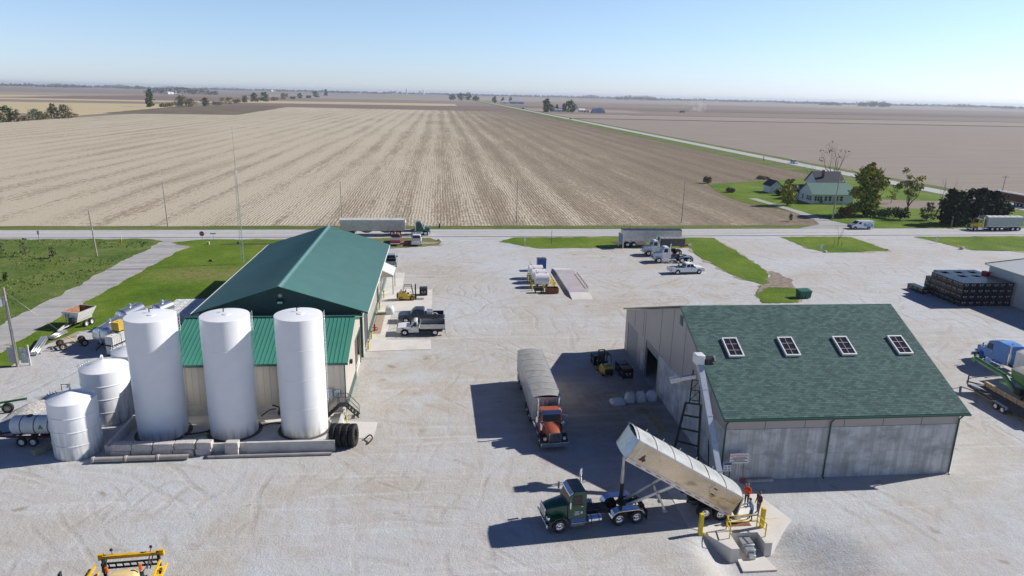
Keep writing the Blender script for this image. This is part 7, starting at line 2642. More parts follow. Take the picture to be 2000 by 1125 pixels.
for x in (-0.9, 0.0):
    for sy in (-1.15, 1.15): wheel(t, x, sy, 0.36, 0.22, M.white)
for sy in (-1, 1):
    mb = MB(); mb.prism([(-1.45, 0.55), (-1.3, 0.80), (0.4, 0.80), (0.55, 0.55), (0.5, 0.55), (0.38, 0.77), (-1.28, 0.77), (-1.4, 0.55)], *sorted((sy * 1.0, sy * 1.32)), 'y'); mb.build("fender", M.galv, t)
tl_ = t
lt = thing("lumber_stack", "long bundle of pale slatted lumber resting on the black flat trailer", "lumber", (LTx + 0.55, LTy - 0.2, 0.765), 88)
for q in range(6):
    mb = MB(); mb.box(-4.7, 4.2, -0.12 + 0.14 * (q % 2) - 0.1, 0.0 + 0.14 * (q % 2) - 0.1, 0.02 + 0.17 * (q // 2), 0.14 + 0.17 * (q // 2)); mb.build("board", M.pale_wood, lt)
for q in range(7):
    mb = MB(); mb.box(-4.5 + 1.42 * q, -4.38 + 1.42 * q, 0.05, 0.12, 0.0, 0.56); mb.build("cleat", M.pale_wood, lt)

AX, AY = 59.1, 58.4
t = thing("grain_cart", "green grain cart with a long auger and grey tarp, cut off by the right edge", "grain cart", (AX, AY, 0), 90)
mb = MB()
mb.loft([[(x, -w, z) for x, w, z in ((2.6, 1.5, 3.2), (2.6, -1.5, 3.2))] + [(x, w, z) for x, w, z in ((-3.4, 1.5, 3.2), (-3.4, -1.5, 3.2))], [(1.0, -0.5, 1.0), (1.0, 0.5, 1.0), (-1.8, -0.5, 1.0), (-1.8, 0.5, 1.0)]])
mb.f, mb.v, mb.mi, mb.sm = [], [], [], []
V = [(2.6, -1.5, 3.2), (2.6, 1.5, 3.2), (-3.4, 1.5, 3.2), (-3.4, -1.5, 3.2), (2.4, -1.5, 2.4), (2.4, 1.5, 2.4), (-3.2, 1.5, 2.4), (-3.2, -1.5, 2.4), (0.8, -0.4, 0.9), (0.8, 0.4, 0.9), (-1.6, 0.4, 0.9), (-1.6, -0.4, 0.9)]
mb.add(V, [(i, (i + 1) % 4, (i + 1) % 4 + 4, i + 4) for i in range(4)] + [(i + 4, (i + 1) % 4 + 4, (i + 1) % 4 + 8, i + 8) for i in range(4)] + [(8, 9, 10, 11), (3, 2, 1, 0)])
mb.build("hopper", M.ag_green, t, bevel=0.03)
tp = tarp_mb(6.0, 3.0, 3.22, 0.25, 4, 2.6).build("tarp", M.tarp_g, t, fix=False)
mb = MB(); mb.cyl((1.5, 1.3, 0.9), (2.9, 1.75, 2.3), 0.26, n=14); mb.cyl((2.9, 1.75, 2.3), (6.4, 2.3, 2.85), 0.24, n=14); mb.box(6.2, 6.75, 2.1, 2.5, 2.5, 2.9); mb.build("auger_tube", M.ag_green, t)
mb = MB(); mb.box(2.0, 6.3, 2.0, 2.12, 3.0, 3.06); mb.build("auger_light_bar", M.galv, t) if 0 else None
mb = MB(); mb.bar((1.0, 0.4, 0.8), (5.2, 0, 0.6), 0.2); mb.bar((1.0, -0.4, 0.8), (5.2, 0, 0.6), 0.2); mb.box(-1.6, 1.0, -1.5, 1.5, 0.75, 0.9); mb.build("frame", M.ag_green, t)
mb = MB(); mb.box(0.9, 1.9, 0.9, 1.6, 0.9, 1.5); mb.build("engine_box", M.black, t, bevel=0.05)
for sy in (-1.7, 1.7): wheel(t, -0.5, sy, 0.85, 0.6, simple("cart_rim", (0.6, 0.5, 0.05), 0.5) if "cartr" not in _mc else 0)

# ---- big yellow sprayer and dark machine at the bottom edge
SPX, SPY = -17.75, 34.7
t = thing("crop_sprayer", "yellow crop sprayer with a cream hood and folded booms, cut off by the bottom edge", "sprayer", (SPX, SPY, 0), 94)
t.scale = (0.93, 0.93, 1.0)
mb = MB()
mb.loft([[(x, -w, z - 0.9), (x, w, z - 0.9), (x, w, z - 0.25), (x, w * 0.7, z), (x, -w * 0.7, z), (x, -w, z - 0.25)] for x, w, z in ((-3.2, 1.15, 2.75), (-0.5, 1.15, 2.8), (0.6, 1.05, 2.75), (1.3, 0.8, 2.62), (1.6, 0.5, 2.4))])
mb.build("hood", simple("cream_hood", (0.74, 0.56, 0.25), 0.4, var=0.06), t, bevel=0.08)
mb = MB(); mb.box(-3.2, 2.2, -0.7, 0.7, 1.1, 1.8); mb.box(-3.0, 1.6, -1.2, 1.2, 1.3, 1.5); mb.build("chassis", M.black, t)
mb = MB(); mb.bar((2.5, -1.85, 2.75), (2.5, 1.85, 2.75), 0.2, 0.2); mb.box(2.42, 2.6, -1.9, -1.6, 2.6, 2.95); mb.box(2.42, 2.6, 1.6, 1.9, 2.6, 2.95); mb.build("boom_beam", simple("machine_yellow", (0.72, 0.40, 0.01), 0.45), t)
mb = MB()
for z in (2.15, 2.45): mb.bar((2.3, -1.7, z), (2.3, 1.7, z), 0.09)
for k in range(9): mb.bar((2.3, -1.7 + 0.42 * k, 2.15), (2.3, -1.5 + 0.40 * k, 2.45), 0.06)
for y in (-1.6, 1.6): mb.bar((2.4, y, 1.2), (2.4, y, 2.7), 0.16)
for y in (-0.8, 0.1, 0.9): mb.bar((2.3, y, 1.4), (1.5, y * 0.6, 1.8), 0.1)
for y in (-1.5, -1.3, 1.3, 1.5): mb.tube([(2.4, y, 2.8), (2.0, y * 0.95, 2.95), (1.5, y * 0.9, 2.4)], 0.04, 6)
mb.build("centre_frame", M.black, t)
for sy in (-1, 1):
    mb = MB()
    for dz, dy in ((2.2, 0), (2.65, 0.1), (2.4, 0.45)): mb.bar((1.9, sy * (1.75 + dy), dz), (-4.5, sy * (1.9 + dy), dz), 0.11)
    for k in range(8): mb.bar((1.6 - 0.8 * k, sy * 1.8, 2.2), (1.2 - 0.8 * k, sy * 2.25, 2.42), 0.06); mb.bar((1.6 - 0.8 * k, sy * 2.25, 2.42), (1.2 - 0.8 * k, sy * 1.9, 2.65), 0.06)
    mb.build("boom", simple("boom_yellow", (0.74, 0.44, 0.01), 0.45), t)
    mb = MB(); mb.tube([(2.55, sy * 1.1, 2.85), (2.6, sy * 1.15, 3.1)], 0.02, 6); mb.ball((2.6, sy * 1.15, 3.14), 0.10, 0, 8); mb.build("work_lamp", M.black, t)
    mb = MB(); mb.cyl((1.15, sy * 0.95, 2.6), (1.15, sy * 0.95, 2.95), 0.10, n=10); mb.build("beacon", M.orange_l, t)
    mb = MB(); mb.tube([(1.2, sy * 1.0, 2.4), (1.8, sy * 1.35, 2.75)], 0.025, 6); mb.build("grab_rail", M.black, t)
    for x in (1.2, -2.6): wheel(t, x, sy * 1.45, 0.95, 0.42, simple("sprayer_rim", (0.6, 0.4, 0.02), 0.5))
g = G(112, 1131, 1.0)
t = thing("implement", "dark machine corner poking in at the bottom left edge", "implement", (g.x - 0.1, g.y - 0.6, 0), 8)
mb = MB(); mb.box(-0.6, 0.45, -0.8, 0.6, 0.5, 0.95); mb.prism([(-0.6, 0.95), (0.45, 0.95), (0.35, 1.2), (-0.2, 1.25)], -0.4, 0.5, 'y'); mb.build("body", simple("dark_plum_paint", (0.03, 0.018, 0.03), 0.4), t, bevel=0.06)
mb = MB(); mb.box(0.38, 0.5, 0.2, 0.5, 1.2, 1.55); mb.build("lamp", M.black, t)
for sy in (-0.7, 0.5): wheel(t, 0, sy, 0.45, 0.25, M.black)
# ================================================================ trees, farmhouse, roadside, far country
rnd = random.Random(11)


def leafm(n, c):
    t = NT(n)
    a = t.noise(t.coord(), 1.1, 3, 0.6)
    m = t.out(t.ramp(a, [(0.3, tuple(x * 0.65 for x in c)), (0.7, tuple(x * 1.35 for x in c))]), 0.8, 0, 0.2)
    return m


LEAF = dict(yg=(leafm("leaf_yellow_green", (0.40, 0.36, 0.04)), leafm("leaf_green", (0.23, 0.26, 0.04)), leafm("leaf_deep_green", (0.075, 0.12, 0.02))),
            dark=(leafm("leaf_cedar", (0.018, 0.03, 0.014)), leafm("leaf_cedar_b", (0.028, 0.042, 0.018)), leafm("leaf_cedar_c", (0.012, 0.02, 0.012))),
            grn=(leafm("leaf_dull_green", (0.105, 0.14, 0.05)), leafm("leaf_dull_b", (0.14, 0.17, 0.065)), leafm("leaf_dull_c", (0.07, 0.10, 0.045))),
            tan=(leafm("leaf_tan", (0.25, 0.20, 0.115)), leafm("leaf_tan_b", (0.18, 0.155, 0.09)), leafm("leaf_olive", (0.14, 0.145, 0.055))),
            rust=(leafm("leaf_rust", (0.20, 0.085, 0.03)), leafm("leaf_brown", (0.11, 0.06, 0.03)), leafm("leaf_rust_b", (0.16, 0.10, 0.03))),
            far=(leafm("leaf_far", (0.04, 0.055, 0.03)), leafm("leaf_far_b", (0.055, 0.07, 0.035)), leafm("leaf_far_c", (0.03, 0.045, 0.03))))
M.bark = simple("tree_bark", (0.075, 0.06, 0.05), 0.9, var=0.3, vs=4, bump=0.4)
M.bark_g = simple("grey_bark", (0.17, 0.15, 0.135), 0.9, var=0.3, vs=4, bump=0.4)


def leaf_cloud(mb, c, rx, ry, rz, n, size):
    """scattered leaf sprays filling a lobe, thicker towards its skin"""
    for _ in range(n):
        while True:
            p = Vector((rnd.uniform(-1, 1), rnd.uniform(-1, 1), rnd.uniform(-1, 1)))
            if p.length <= 1: break
        p = p * (0.55 + 0.45 * rnd.random()) / max(0.35, p.length) * (rnd.random() ** 0.3) if rnd.random() < 0.7 else p
        q = Vector(c) + Vector((p.x * rx, p.y * ry, p.z * rz))
        a = Vector((rnd.gauss(0, 1), rnd.gauss(0, 1), rnd.gauss(0, .6))).normalized()
        b = a.orthogonal().normalized()
        b.rotate(Matrix.Rotation(rnd.uniform(0, 6.28), 3, a))
        d = a.cross(b)
        s = size * rnd.uniform(0.6, 1.35)
        vs = [q + b * s, q + d * s * 0.55, q - b * s, q - d * s * 0.55]
        o = len(mb.v)
        mb.v += [tuple(v) for v in vs]
        mb.f.append((o, o + 1, o + 2, o + 3))
        r_ = rnd.random()
        mb.mi.append(0 if r_ < 0.38 else (1 if r_ < 0.75 else 2))
        mb.sm.append(False)


def limb(mb, p, d, r, ln, depth, tips, spread=0.6, up=0.15):
    pts, rs = [p], [r]
    q, dd = p.copy(), d.copy()
    for k in range(3):
        dd = (dd + Vector((rnd.uniform(-.22, .22), rnd.uniform(-.22, .22), rnd.uniform(-.05, .2) * up * 3))).normalized()
        q = q + dd * ln / 3
        pts.append(q.copy())
        rs.append(r * (1 - 0.17 * (k + 1)))
    mb.tube(pts, rs, 6 if depth > 1 else 4, 0, False)
    tips.append(q.copy())
    if depth > 0:
        for k in range(rnd.choice((2, 3)) if depth > 1 else rnd.choice((2, 3, 3))):
            a = rnd.uniform(0, 6.28)
            side = dd.orthogonal().normalized()
            side.rotate(Matrix.Rotation(a, 3, dd))
            nd = (dd + side * rnd.uniform(spread * .6, spread * 1.3) + Vector((0, 0, up))).normalized()
            limb(mb, pts[rnd.choice((1, 2, 3))] if k else q, nd, rs[-1] * rnd.uniform(.6, .85), ln * rnd.uniform(.6, .85), depth - 1, tips, spread, up)


def tree(name, label, x, y, h, w, pal="grn", trunk_h=0.25, n=1400, size=0.36, lobes=9, bark=None, bare=0, r=None, lean=(0, 0), group=None, cat="tree", shape="round", depth=2):
    t = thing(name, label, cat, (x, y, 0), rnd.uniform(0, 360) if not lean[0] else 0, group)
    r = r or h * 0.022
    mb = MB()
    tips = []
    top = Vector((lean[0], lean[1], h * (0.9 if shape != "round" else 0.75)))
    base = Vector((0, 0, -0.1))
    if bare:
        mid = Vector((lean[0] * .3, lean[1] * .3, h * trunk_h))
        mb.tube([base, mid * .5, mid], [r * 1.25, r, r * .9], 8, 0, False)
        for k in range(bare):
            a = 6.28 * k / bare + rnd.uniform(-.4, .4)
            dirv = Vector((math.cos(a) * .55 + lean[0] * .12, math.sin(a) * .55 + lean[1] * .12, 1.0)).normalized()
            limb(mb, mid, dirv, r * .7, h * (1 - trunk_h) * .5, depth + 1, tips, .62, .25)
    else:
        mb.tube([base, Vector((lean[0] * .3, lean[1] * .3, h * .3)), Vector((lean[0] * .7, lean[1] * .7, h * .6)), top], [r * 1.2, r, r * .6, r * .2], 8, 0, False)
        for k in range(6):
            a = rnd.uniform(0, 6.28)
            z = h * rnd.uniform(trunk_h, .65)
            limb(mb, Vector((0, 0, z)), Vector((math.cos(a), math.sin(a), .7)).normalized(), r * .45, w * .35, 1, tips)
    mb.build("trunk", bark or M.bark, t, fix=False)
    if n:
        mb = MB()
        z0 = h * trunk_h * .8
        per = n // lobes
        for k in range(lobes):
            if bare:
                c = rnd.choice(tips)
                leaf_cloud(mb, c, w * .14, w * .14, w * .11, per, size)
                continue
            f = (k + .5) / lobes
            zz = z0 + (h - z0) * f
            if shape == "cone": rad = w * .5 * (1 - f) ** .8 + .25
            elif shape == "oval": rad = w * .5 * math.sin(math.pi * min(1, .18 + .82 * f)) ** .7 + .2
            else: rad = w * .5 * math.sin(math.pi * min(.97, .2 + .75 * f)) ** .6
            sub = 4
            for j in range(sub):
                a = rnd.uniform(0, 6.28)
                off = rad * rnd.uniform(.25, .72)
                rr = max(.35, rad * rnd.uniform(.32, .58))
                leaf_cloud(mb, (off * math.cos(a), off * math.sin(a), zz + rnd.uniform(-.06, .06) * h), rr, rr, rr * .8, per // sub, size)
        mb.build("crown", list(LEAF[pal]), t, fix=False)
    return t


def shrub(label, x, y, h, w, pal="grn", n=500, size=0.28, group=None, name="shrub"):
    t = thing(name, label, "shrub", (x, y, 0), rnd.uniform(0, 360), group)
    mb = MB()
    for k in range(7):
        a = rnd.uniform(0, 6.28)
        mb.tube([(0, 0, 0), (w * .25 * math.cos(a), w * .25 * math.sin(a), h * .7)], [.05, .02], 5, 0, False)
    mb.build("stem", M.bark, t, fix=False)
    mb = MB()
    for k in range(6):
        a = 1.05 * k + rnd.uniform(-.3, .3)
        o = w * .26
        leaf_cloud(mb, (o * math.cos(a), o * math.sin(a), h * rnd.uniform(.35, .6)), w * .28, w * .28, h * .42, n // 6, size)
    mb.build("foliage", list(LEAF[pal]), t, fix=False)
    return t


def at(px, py): return G(px, py)


# ---- house lot trees
g = at(1688, 421); tree("leafy_tree", "tall yellow-green leafy tree right of the farmhouse", g.x, g.y, 13.6, 9.5, "yg", 0.16, 4200, 0.42, 11, shape="oval", r=0.45)
g = at(1537, 402); tree("small_tree", "small yellow-green tree in front of the farmhouse's left gable", g.x, g.y, 7.2, 6.0, "yg", 0.16, 1100, 0.34, 7)
g = at(1642, 378); tree("bare_tree", "tall nearly bare tree with a few rusty leaves behind the farmhouse", g.x, g.y + 6, 12.6, 8.0, "rust", 0.34, 140, 0.26, 12, bare=5, r=0.26, depth=3)
g = at(1580, 362); tree("bare_tree", "low bare tree behind the farmhouse roof, left of its two-storey part", g.x, g.y, 6.5, 6.0, "tan", 0.2, 0, bare=6, r=0.10, depth=3)
g = at(1772, 412); tree("gnarled_tree", "gnarled tree with dark forked trunks and thin leaves at the branch tips", g.x, g.y, 8.6, 8.5, "yg", 0.14, 800, 0.32, 18, bare=4, r=0.24, depth=2)
g = at(1822, 430); tree("bare_tree", "bare grey tree leaning right, beside the dark cedars", g.x, g.y, 10.0, 8.0, "tan", 0.3, 0, bare=4, r=0.2, lean=(3.6, 0), bark=M.bark_g, depth=3)
g = at(1815, 432); tree("small_tree", "small olive tree at the foot of the bare leaning tree", g.x, g.y + 1, 4.6, 4.2, "tan", 0.1, 420, 0.3, 5)
g = at(1740, 398); tree("small_tree", "thin yellowing sapling between the leafy tree and the gnarled tree", g.x, g.y, 5.5, 3.6, "yg", 0.3, 160, 0.26, 5, r=0.06)
for px, py, h, w, lb in ((1872, 442, 8.2, 8.5, "left one of the three broad dark cedars near the road"), (1912, 440, 8.8, 8.0, "middle one of the three broad dark cedars near the road"), (1948, 438, 8.0, 8.5, "right one of the three broad dark cedars near the road")):
    g = at(px, py); tree("cedar", lb, g.x, g.y + 2, h, w, "dark", 0.04, 2600, 0.45, 8, r=0.2, shape="round", group="dark cedars by the road")
for px, py, h, w, pal, lb in ((1648, 425, 3.4, 3.8, "rust", "dark purplish shrub at the foot of the lamp pole"), (1668, 420, 4.0, 5.0, "yg", "loose yellow-green shrub left of the tall leafy tree"),
                              (1700, 424, 2.6, 3.0, "grn", "grey-green shrub at the foot of the tall leafy tree"), (1727, 426, 3.0, 4.6, "grn", "rounded dull green shrub right of the tall leafy tree"), (1757, 430, 3.8, 4.6, "dark", "dark evergreen shrub left of the gnarled tree"),
                              (1600, 398, 1.8, 2.2, "grn", "small green shrub against the farmhouse porch"), (1523, 382, 2.2, 3.4, "dark", "dark low shrub beside the farmhouse outbuilding"),
                              (1381, 358, 3.0, 3.2, "tan", "olive bush alone on the field edge of the house lawn"), (1426, 376, 2.0, 3.0, "tan", "dry tan bush alone on the house lawn"), (1490, 350, 1.4, 5.0, "tan", "low brown brush heap on the far edge of the house lawn")):
    g = at(px, py); shrub(lb, g.x, g.y, h, w, pal, 520)
for px, py, h, lb in ((50, 501, 3.2, "young tree in the rough grass at left, taller one"), (104, 505, 2.0, "short spindly young tree in the rough grass at left"), (2, 497, 2.8, "young tree in the rough grass at the very left edge"), (12, 548, 1.2, "low weed clump in the rough grass at left"), (1543, 432, 1.9, "tiny sapling on the verge by the house drive")):
    g = at(px, py); tree("sapling", lb, g.x, g.y, h, h * .55, "grn", 0.2, 110, 0.2, 4, r=0.04)
g = at(1636, 481)
t = tree("sapling", "slim bare young tree held by two stakes on the grass island", g.x, g.y, 5.2, 1.8, "tan", 0.25, 0, bare=3, r=0.05, depth=1)
mb = MB()
for s_ in (-0.7, 0.7): mb.cyl((s_, 0, 0), (s_, 0, 1.4), 0.04, n=6)
mb.build("stake", M.wood, t)

# weeds and taller tufts standing in the rough grass
mb = MB()
wr = random.Random(5)
for _ in range(2600):
    px, py = wr.uniform(-100, 300), wr.uniform(470, 640)
    if py > 470 + (640 - 470) * (300 - px) / 300 or (px > 250 and py > 500): continue
    g = G(px, py)
    if g.y > 139.5: continue
    cl = noise.noise(Vector((g.x * .12, g.y * .12, 3)))
    if cl < -0.05: continue
    h_ = wr.uniform(.08, .26) * (1 + cl)
    for q in range(3):
        a = wr.uniform(0, 3.14)
        dx, dy = math.cos(a) * h_ * .5, math.sin(a) * h_ * .5
        o_ = len(mb.v)
        mb.v += [(g.x - dx, g.y - dy, .04), (g.x + dx, g.y + dy, .04), (g.x + dx * .4 + dy * .4, g.y + dy * .4 - dx * .4, .05 + h_), (g.x - dx * .4 + dy * .4, g.y - dy * .4 - dx * .4, .05 + h_ * .9)]
        mb.f.append((o_, o_ + 1, o_ + 2, o_ + 3)); mb.mi.append(wr.choice((0, 0, 1, 1, 2))); mb.sm.append(False)
tag(mb.build("weeds", [leafm("weed_green", (.19, .28, .06)), leafm("weed_dark", (.13, .20, .045)), leafm("weed_straw", (.42, .38, .18))], fix=False), "weeds and tufts in the rough grass left of the lane", "weeds", kind="stuff")

# ---- farmhouse
M.clap = simple("white_clapboard", (0.68, 0.70, 0.71), 0.7, var=0.06, vs=2)
M.roof_navy = simple("dark_slate_roof", (0.028, 0.034, 0.05), 0.8, var=0.2, vs=3)
M.roof_sage = simple("sage_green_roof", (0.06, 0.165, 0.135), 0.6, var=0.12, vs=2)
def gable_house(parent, x0, x1, y0, y1, e, r_, roofm, along='x', wallm=None, ov=0.35):
    mb = MB()
    ym, xm = (y0 + y1) / 2, (x0 + x1) / 2
    if along == 'x': mb.prism([(y0, 0), (y1, 0), (y1, e), (ym, r_ - .08), (y0, e)], x0, x1, 'x')
    else: mb.prism([(x0, 0), (x1, 0), (x1, e), (xm, r_ - .08), (x0, e)], y0, y1, 'y')
    mb.build("wall", wallm or M.clap, parent)
    for sg in (-1, 1):
        mb = MB()
        if along == 'x':
            ye = (y0 - ov) if sg < 0 else (y1 + ov)
            ze = e - (r_ - e) * ov / (ym - y0)
            V = [(x0 - ov, ye, ze), (x1 + ov, ye, ze), (x1 + ov, ym, r_), (x0 - ov, ym, r_)]
        else:
            xe = (x0 - ov) if sg < 0 else (x1 + ov)
            ze = e - (r_ - e) * ov / (xm - x0)
            V = [(xe, y0 - ov, ze), (xe, y1 + ov, ze), (xm, y1 + ov, r_), (xm, y0 - ov, r_)]
        V = V + [(a, b, c + .13) for a, b, c in V]
        mb.add(V, [(0, 1, 2, 3), (7, 6, 5, 4), (0, 4, 5, 1), (1, 5, 6, 2), (2, 6, 7, 3), (3, 7, 4, 0)])
        rf_ = mb.build("roof", roofm, parent)
    return rf_


def house_window(parent, x, y, z, w, h, axis='y', sg=-1, name="window"):
    mb = MB()
    if axis == 'y': mb.box(x - w / 2, x + w / 2, *sorted((y, y + sg * .03)), z, z + h)
    else: mb.box(*sorted((x, x + sg * .03)), y - w / 2, y + w / 2, z, z + h)
    o = mb.build(name, M.glass, parent)
    mb = MB()
    for a, b, c, d in ((-w / 2 - .08, -w / 2, -.08, h + .08), (w / 2, w / 2 + .08, -.08, h + .08), (-w / 2, w / 2, -.08, 0), (-w / 2, w / 2, h, h + .08), (-w / 2, w / 2, h / 2 - .03, h / 2 + .03)):
        if axis == 'y': mb.box(x + a, x + b, *sorted((y, y + sg * .06)), z + c, z + d)
        else: mb.box(*sorted((x, x + sg * .06)), y + a, y + b, z + c, z + d)
    mb.build("frame", M.trim_w, o)


HX, HY = 107.4, 193.0
fh = thing("farmhouse", "white farmhouse with a sage green roof in front and a dark roofed two-storey part behind", "house", (HX, HY, 0))
gable_house(fh, 0, 12.5, 0, 8.0, 2.9, 5.6, M.roof_sage)
gable_house(fh, 5.5, 14.0, 8.3, 15.5, 5.2, 8.2, M.roof_navy, 'x')
gable_house(fh, -1.2, 4.5, 8.2, 12.0, 2.6, 4.4, M.roof_navy, 'x')
for x in (0.7, 1.55, 2.4): house_window(fh, x + 0.2, -0.005, 1.0, 0.7, 1.25)
for x in (4.0, 5.3, 7.4, 8.8): house_window(fh, x, -0.005, 0.95, 0.8, 1.35)
for y in (1.0, 2.0, 3.0): house_window(fh, -0.005, y, 1.0, 0.75, 1.3, 'x')
house_window(fh, -0.005, 5.6, 0.9, 0.8, 1.4, 'x')
house_window(fh, 5.49, 11.0, 3.2, 0.9, 1.3, 'x'); house_window(fh, 9.0, 8.29, 5.6 - 2.0, 0.9, 1.2)
mb = MB(); mb.box(6.2, 6.75, -0.04, -0.005, 0.05, 2.1); mb.build("door", M.wall_tan, fh)
mb = MB(); mb.box(7.5, 8.1, 9.6, 10.2, 6.5, 8.9); mb.build("chimney", simple("brick_chimney", (0.22, 0.10, 0.07), 0.9), fh)
mb = MB(); mb.box(10.6, 11.4, 10.2, 11, 6.0, 8.4); mb.build("dormer", M.clap, fh) if 0 else None
g = at(1514, 378)
ob = thing("outbuilding", "small white outbuilding with a dark roof left of the farmhouse", "outbuilding", (g.x - 1.6, g.y + 0.3, 0))
gable_house(ob, 0, 3.6, 0, 5.0, 2.5, 4.0, M.roof_navy, 'y')
mb = MB(); mb.box(1.2, 2.2, -0.04, -0.005, 0.05, 2.0); mb.build("door", M.clap, ob)
g = at(1508, 394)


# ---- van, cars
def van(label, x, y, rz, col):
    t = thing("cargo_van", label, "van", (x, y, 0), rz)
    P = paint(col)
    wb, rear, hw = 3.44, -4.55, 0.98
    pr = [(rear, 0.5), (-wb - .48, 0.45), (-wb - .42, 0.75), (-wb, 0.9), (-wb + .42, 0.75), (-wb + .48, 0.4), (-.48, 0.4), (-.42, 0.75), (0, 0.9), (.42, 0.75), (.48, 0.45), (.85, .5), (.88, .95), (.75, 1.1), (-.1, 1.3), (-.85, 1.98), (-1.2, 2.08), (rear + .08, 2.08), (rear, 1.95)]
    n = len(pr)
    wy = lambda z: hw if z < 1.3 else hw - .12 * (z - 1.3) / .8
    V = [(a, -wy(b), b) for a, b in pr] + [(a, wy(b), b) for a, b in pr]
    tri = tessellate_polygon([[Vector((a, b, 0)) for a, b in pr]])
    mb = MB(); mb.add(V, [(i, (i + 1) % n, (i + 1) % n + n, i + n) for i in range(n)] + [tuple(q) for q in tri] + [tuple(k + n for k in q) for q in tri]); mb.build("body", P, t, bevel=0.03)
    mb = MB(); V = [(-.17, -.82, 1.36), (-.17, .82, 1.36), (-.80, .76, 1.93), (-.80, -.76, 1.93)]; mb.add([(a + .03, b, c + .02) for a, b, c in V] + V, [(0, 1, 2, 3), (7, 6, 5, 4), (0, 4, 5, 1), (1, 5, 6, 2), (2, 6, 7, 3), (3, 7, 4, 0)]); mb.build("windshield", M.glass, t)
    for sy in (-1, 1):
        mb = MB(); V = [(-.55, sy * .975, 1.36), (-1.45, sy * .975, 1.36), (-1.45, sy * .91, 1.86), (-.95, sy * .91, 1.86)]; mb.add([(a, b + sy * .02, c) for a, b, c in V] + V, [(0, 1, 2, 3), (7, 6, 5, 4), (0, 4, 5, 1), (1, 5, 6, 2), (2, 6, 7, 3), (3, 7, 4, 0)]); mb.build("side_window", M.glass, t)
        mb = MB()
        for k, (cx, cz, rr) in enumerate(((-2.3, 1.2, .38), (-2.9, 1.0, .3), (-3.5, 1.25, .42), (-4.1, 1.05, .3))): mb.cyl((cx, sy * .97, cz), (cx, sy * (1.0 - .0) , cz), rr, n=14, m=k % 3)
        mb.build("wrap_graphic", [simple("graphic_blue", (0.10, 0.32, 0.62), .5), simple("graphic_lilac", (0.38, 0.34, 0.55), .5), simple("graphic_sky", (0.30, 0.55, 0.72), .5)], t)
        for x_ in (0, -wb): wheel(t, x_, sy * .84, .36, .25, M.galv)
    mb = MB(); mb.box(.84, .96, -.9, .9, .4, .98); mb.build("front_end", M.black, t, bevel=.04)
    mb = MB(); mb.box(rear - .1, rear, -.9, .9, .42, .56); mb.build("rear_bumper", M.black, t)
    return t


g = at(1668, 449); van("white cargo van with blue swirls on its side, on the road before the farmhouse lot", g.x + 0.2, g.y + 0.9, 181, WH)


def small_car(label, x, y, rz, col, suv=True):
    t = thing("car", label, "car", (x, y, 0), rz)
    P = paint(col)
    wb, rear, hw = 2.75, -3.6, .9
    pr = [(rear, .45), (-wb - .42, .4), (-wb, .75), (-wb + .42, .4), (-.42, .4), (0, .75), (.42, .4), (.85, .42), (.9, .75), (.7, .92), (-.35, 1.02), (rear, 1.02)]
    mb = MB(); mb.prism(pr, -hw, hw, 'y'); mb.build("body", P, t, bevel=.04)
    mb = MB(); mb.loft([[(-.35, -.82, 1.0), (-.35, .82, 1.0), (rear + .05, .82, 1.0), (rear + .05, -.82, 1.0)], [(-1.15, -.66, 1.6), (-1.15, .66, 1.6), (rear + .4, .66, 1.6), (rear + .4, -.66, 1.6)]]); mb.build("windows", M.glass, t)
    mb = MB(); mb.box(rear + .38, -1.12, -.67, .67, 1.58, 1.66); mb.build("roof", P, t, bevel=.03)
    for sy in (-1, 1):
        for x_ in (0, -wb): wheel(t, x_, sy * .78, .34, .22, M.galv)
    return t


g = at(1546, 320); small_car("pale blue-white car on the highway, nearest to the farmhouse", 167.0, g.y, -88, (0.55, 0.63, 0.72))
g = at(1109, 233); small_car("dark car far up the highway", 161.5, g.y, -90, (0.03, 0.03, 0.035))
g = at(1766, 364); pickup("pickup_truck", "dark red pickup on the highway behind the gnarled tree", (169.0, 238, 0), -90, (0.10, 0.02, 0.025))
HWx = 170.6
tt = truck_tractor("semi_tractor", "white semi tractor half hidden behind the dark cedars on the highway", (HWx + 1.0, 186.0, 0), -90, WH, half_fenders=False)
grain_trailer("grain_trailer", "grey trailer with a red tail, half hidden behind the dark cedars on the highway", (HWx + 1.0, 188.9, 0), -90, L=11.5, mat=simple("red_brown_sides", (0.20, 0.045, 0.03), .5), tarp=M.tarp, bows=6, z1=3.5)
g = at(1010, 212)
tt = truck_tractor("semi_tractor", "far dark semi heading away up the highway", (163.5, 1420, 0), 90, (0.05, 0.05, 0.06), half_fenders=False)
grain_trailer("grain_trailer", "far grey trailer behind the dark semi on the highway", (163.5, 1417, 0), 90, L=11.5, mat=M.dark_box)

# ---- poles, mast, road signs
utility_pole("utility pole in the rough grass at left, left of the lane", *at(190, 501)[:2], 8.2, False, (-0.5, 0.2), r=0.13)
utility_pole("utility pole at the field edge above the lane junction", *at(328, 442)[:2], 9.6, False, (-0.15, 0), r=0.12)
utility_pole("utility pole at the field edge behind the green road truck", *at(668, 437)[:2], 9.4, False, r=0.10)
utility_pole("utility pole at the field edge in the middle, above the yard entrance", *at(1009, 435)[:2], 9.9, False, r=0.10)
utility_pole("utility pole at the field edge above the parked white trucks", *at(1331, 435)[:2], 10.0, False, r=0.11)
utility_pole("utility pole with a lamp in front of the farmhouse", *at(1625, 431)[:2], 12.3, False, (0.4, 0), r=0.17, lamp=True)
utility_pole("utility pole with a crossarm beside the highway at the right edge", *at(1955, 385)[:2], 7.0, True, (0.2, 0), r=0.13)
mg = at(475, 516)
mast = thing("radio_mast", "thin lattice radio mast standing on the lawn left of the long shed", "mast", (mg.x, mg.y, 0))
mb = MB()
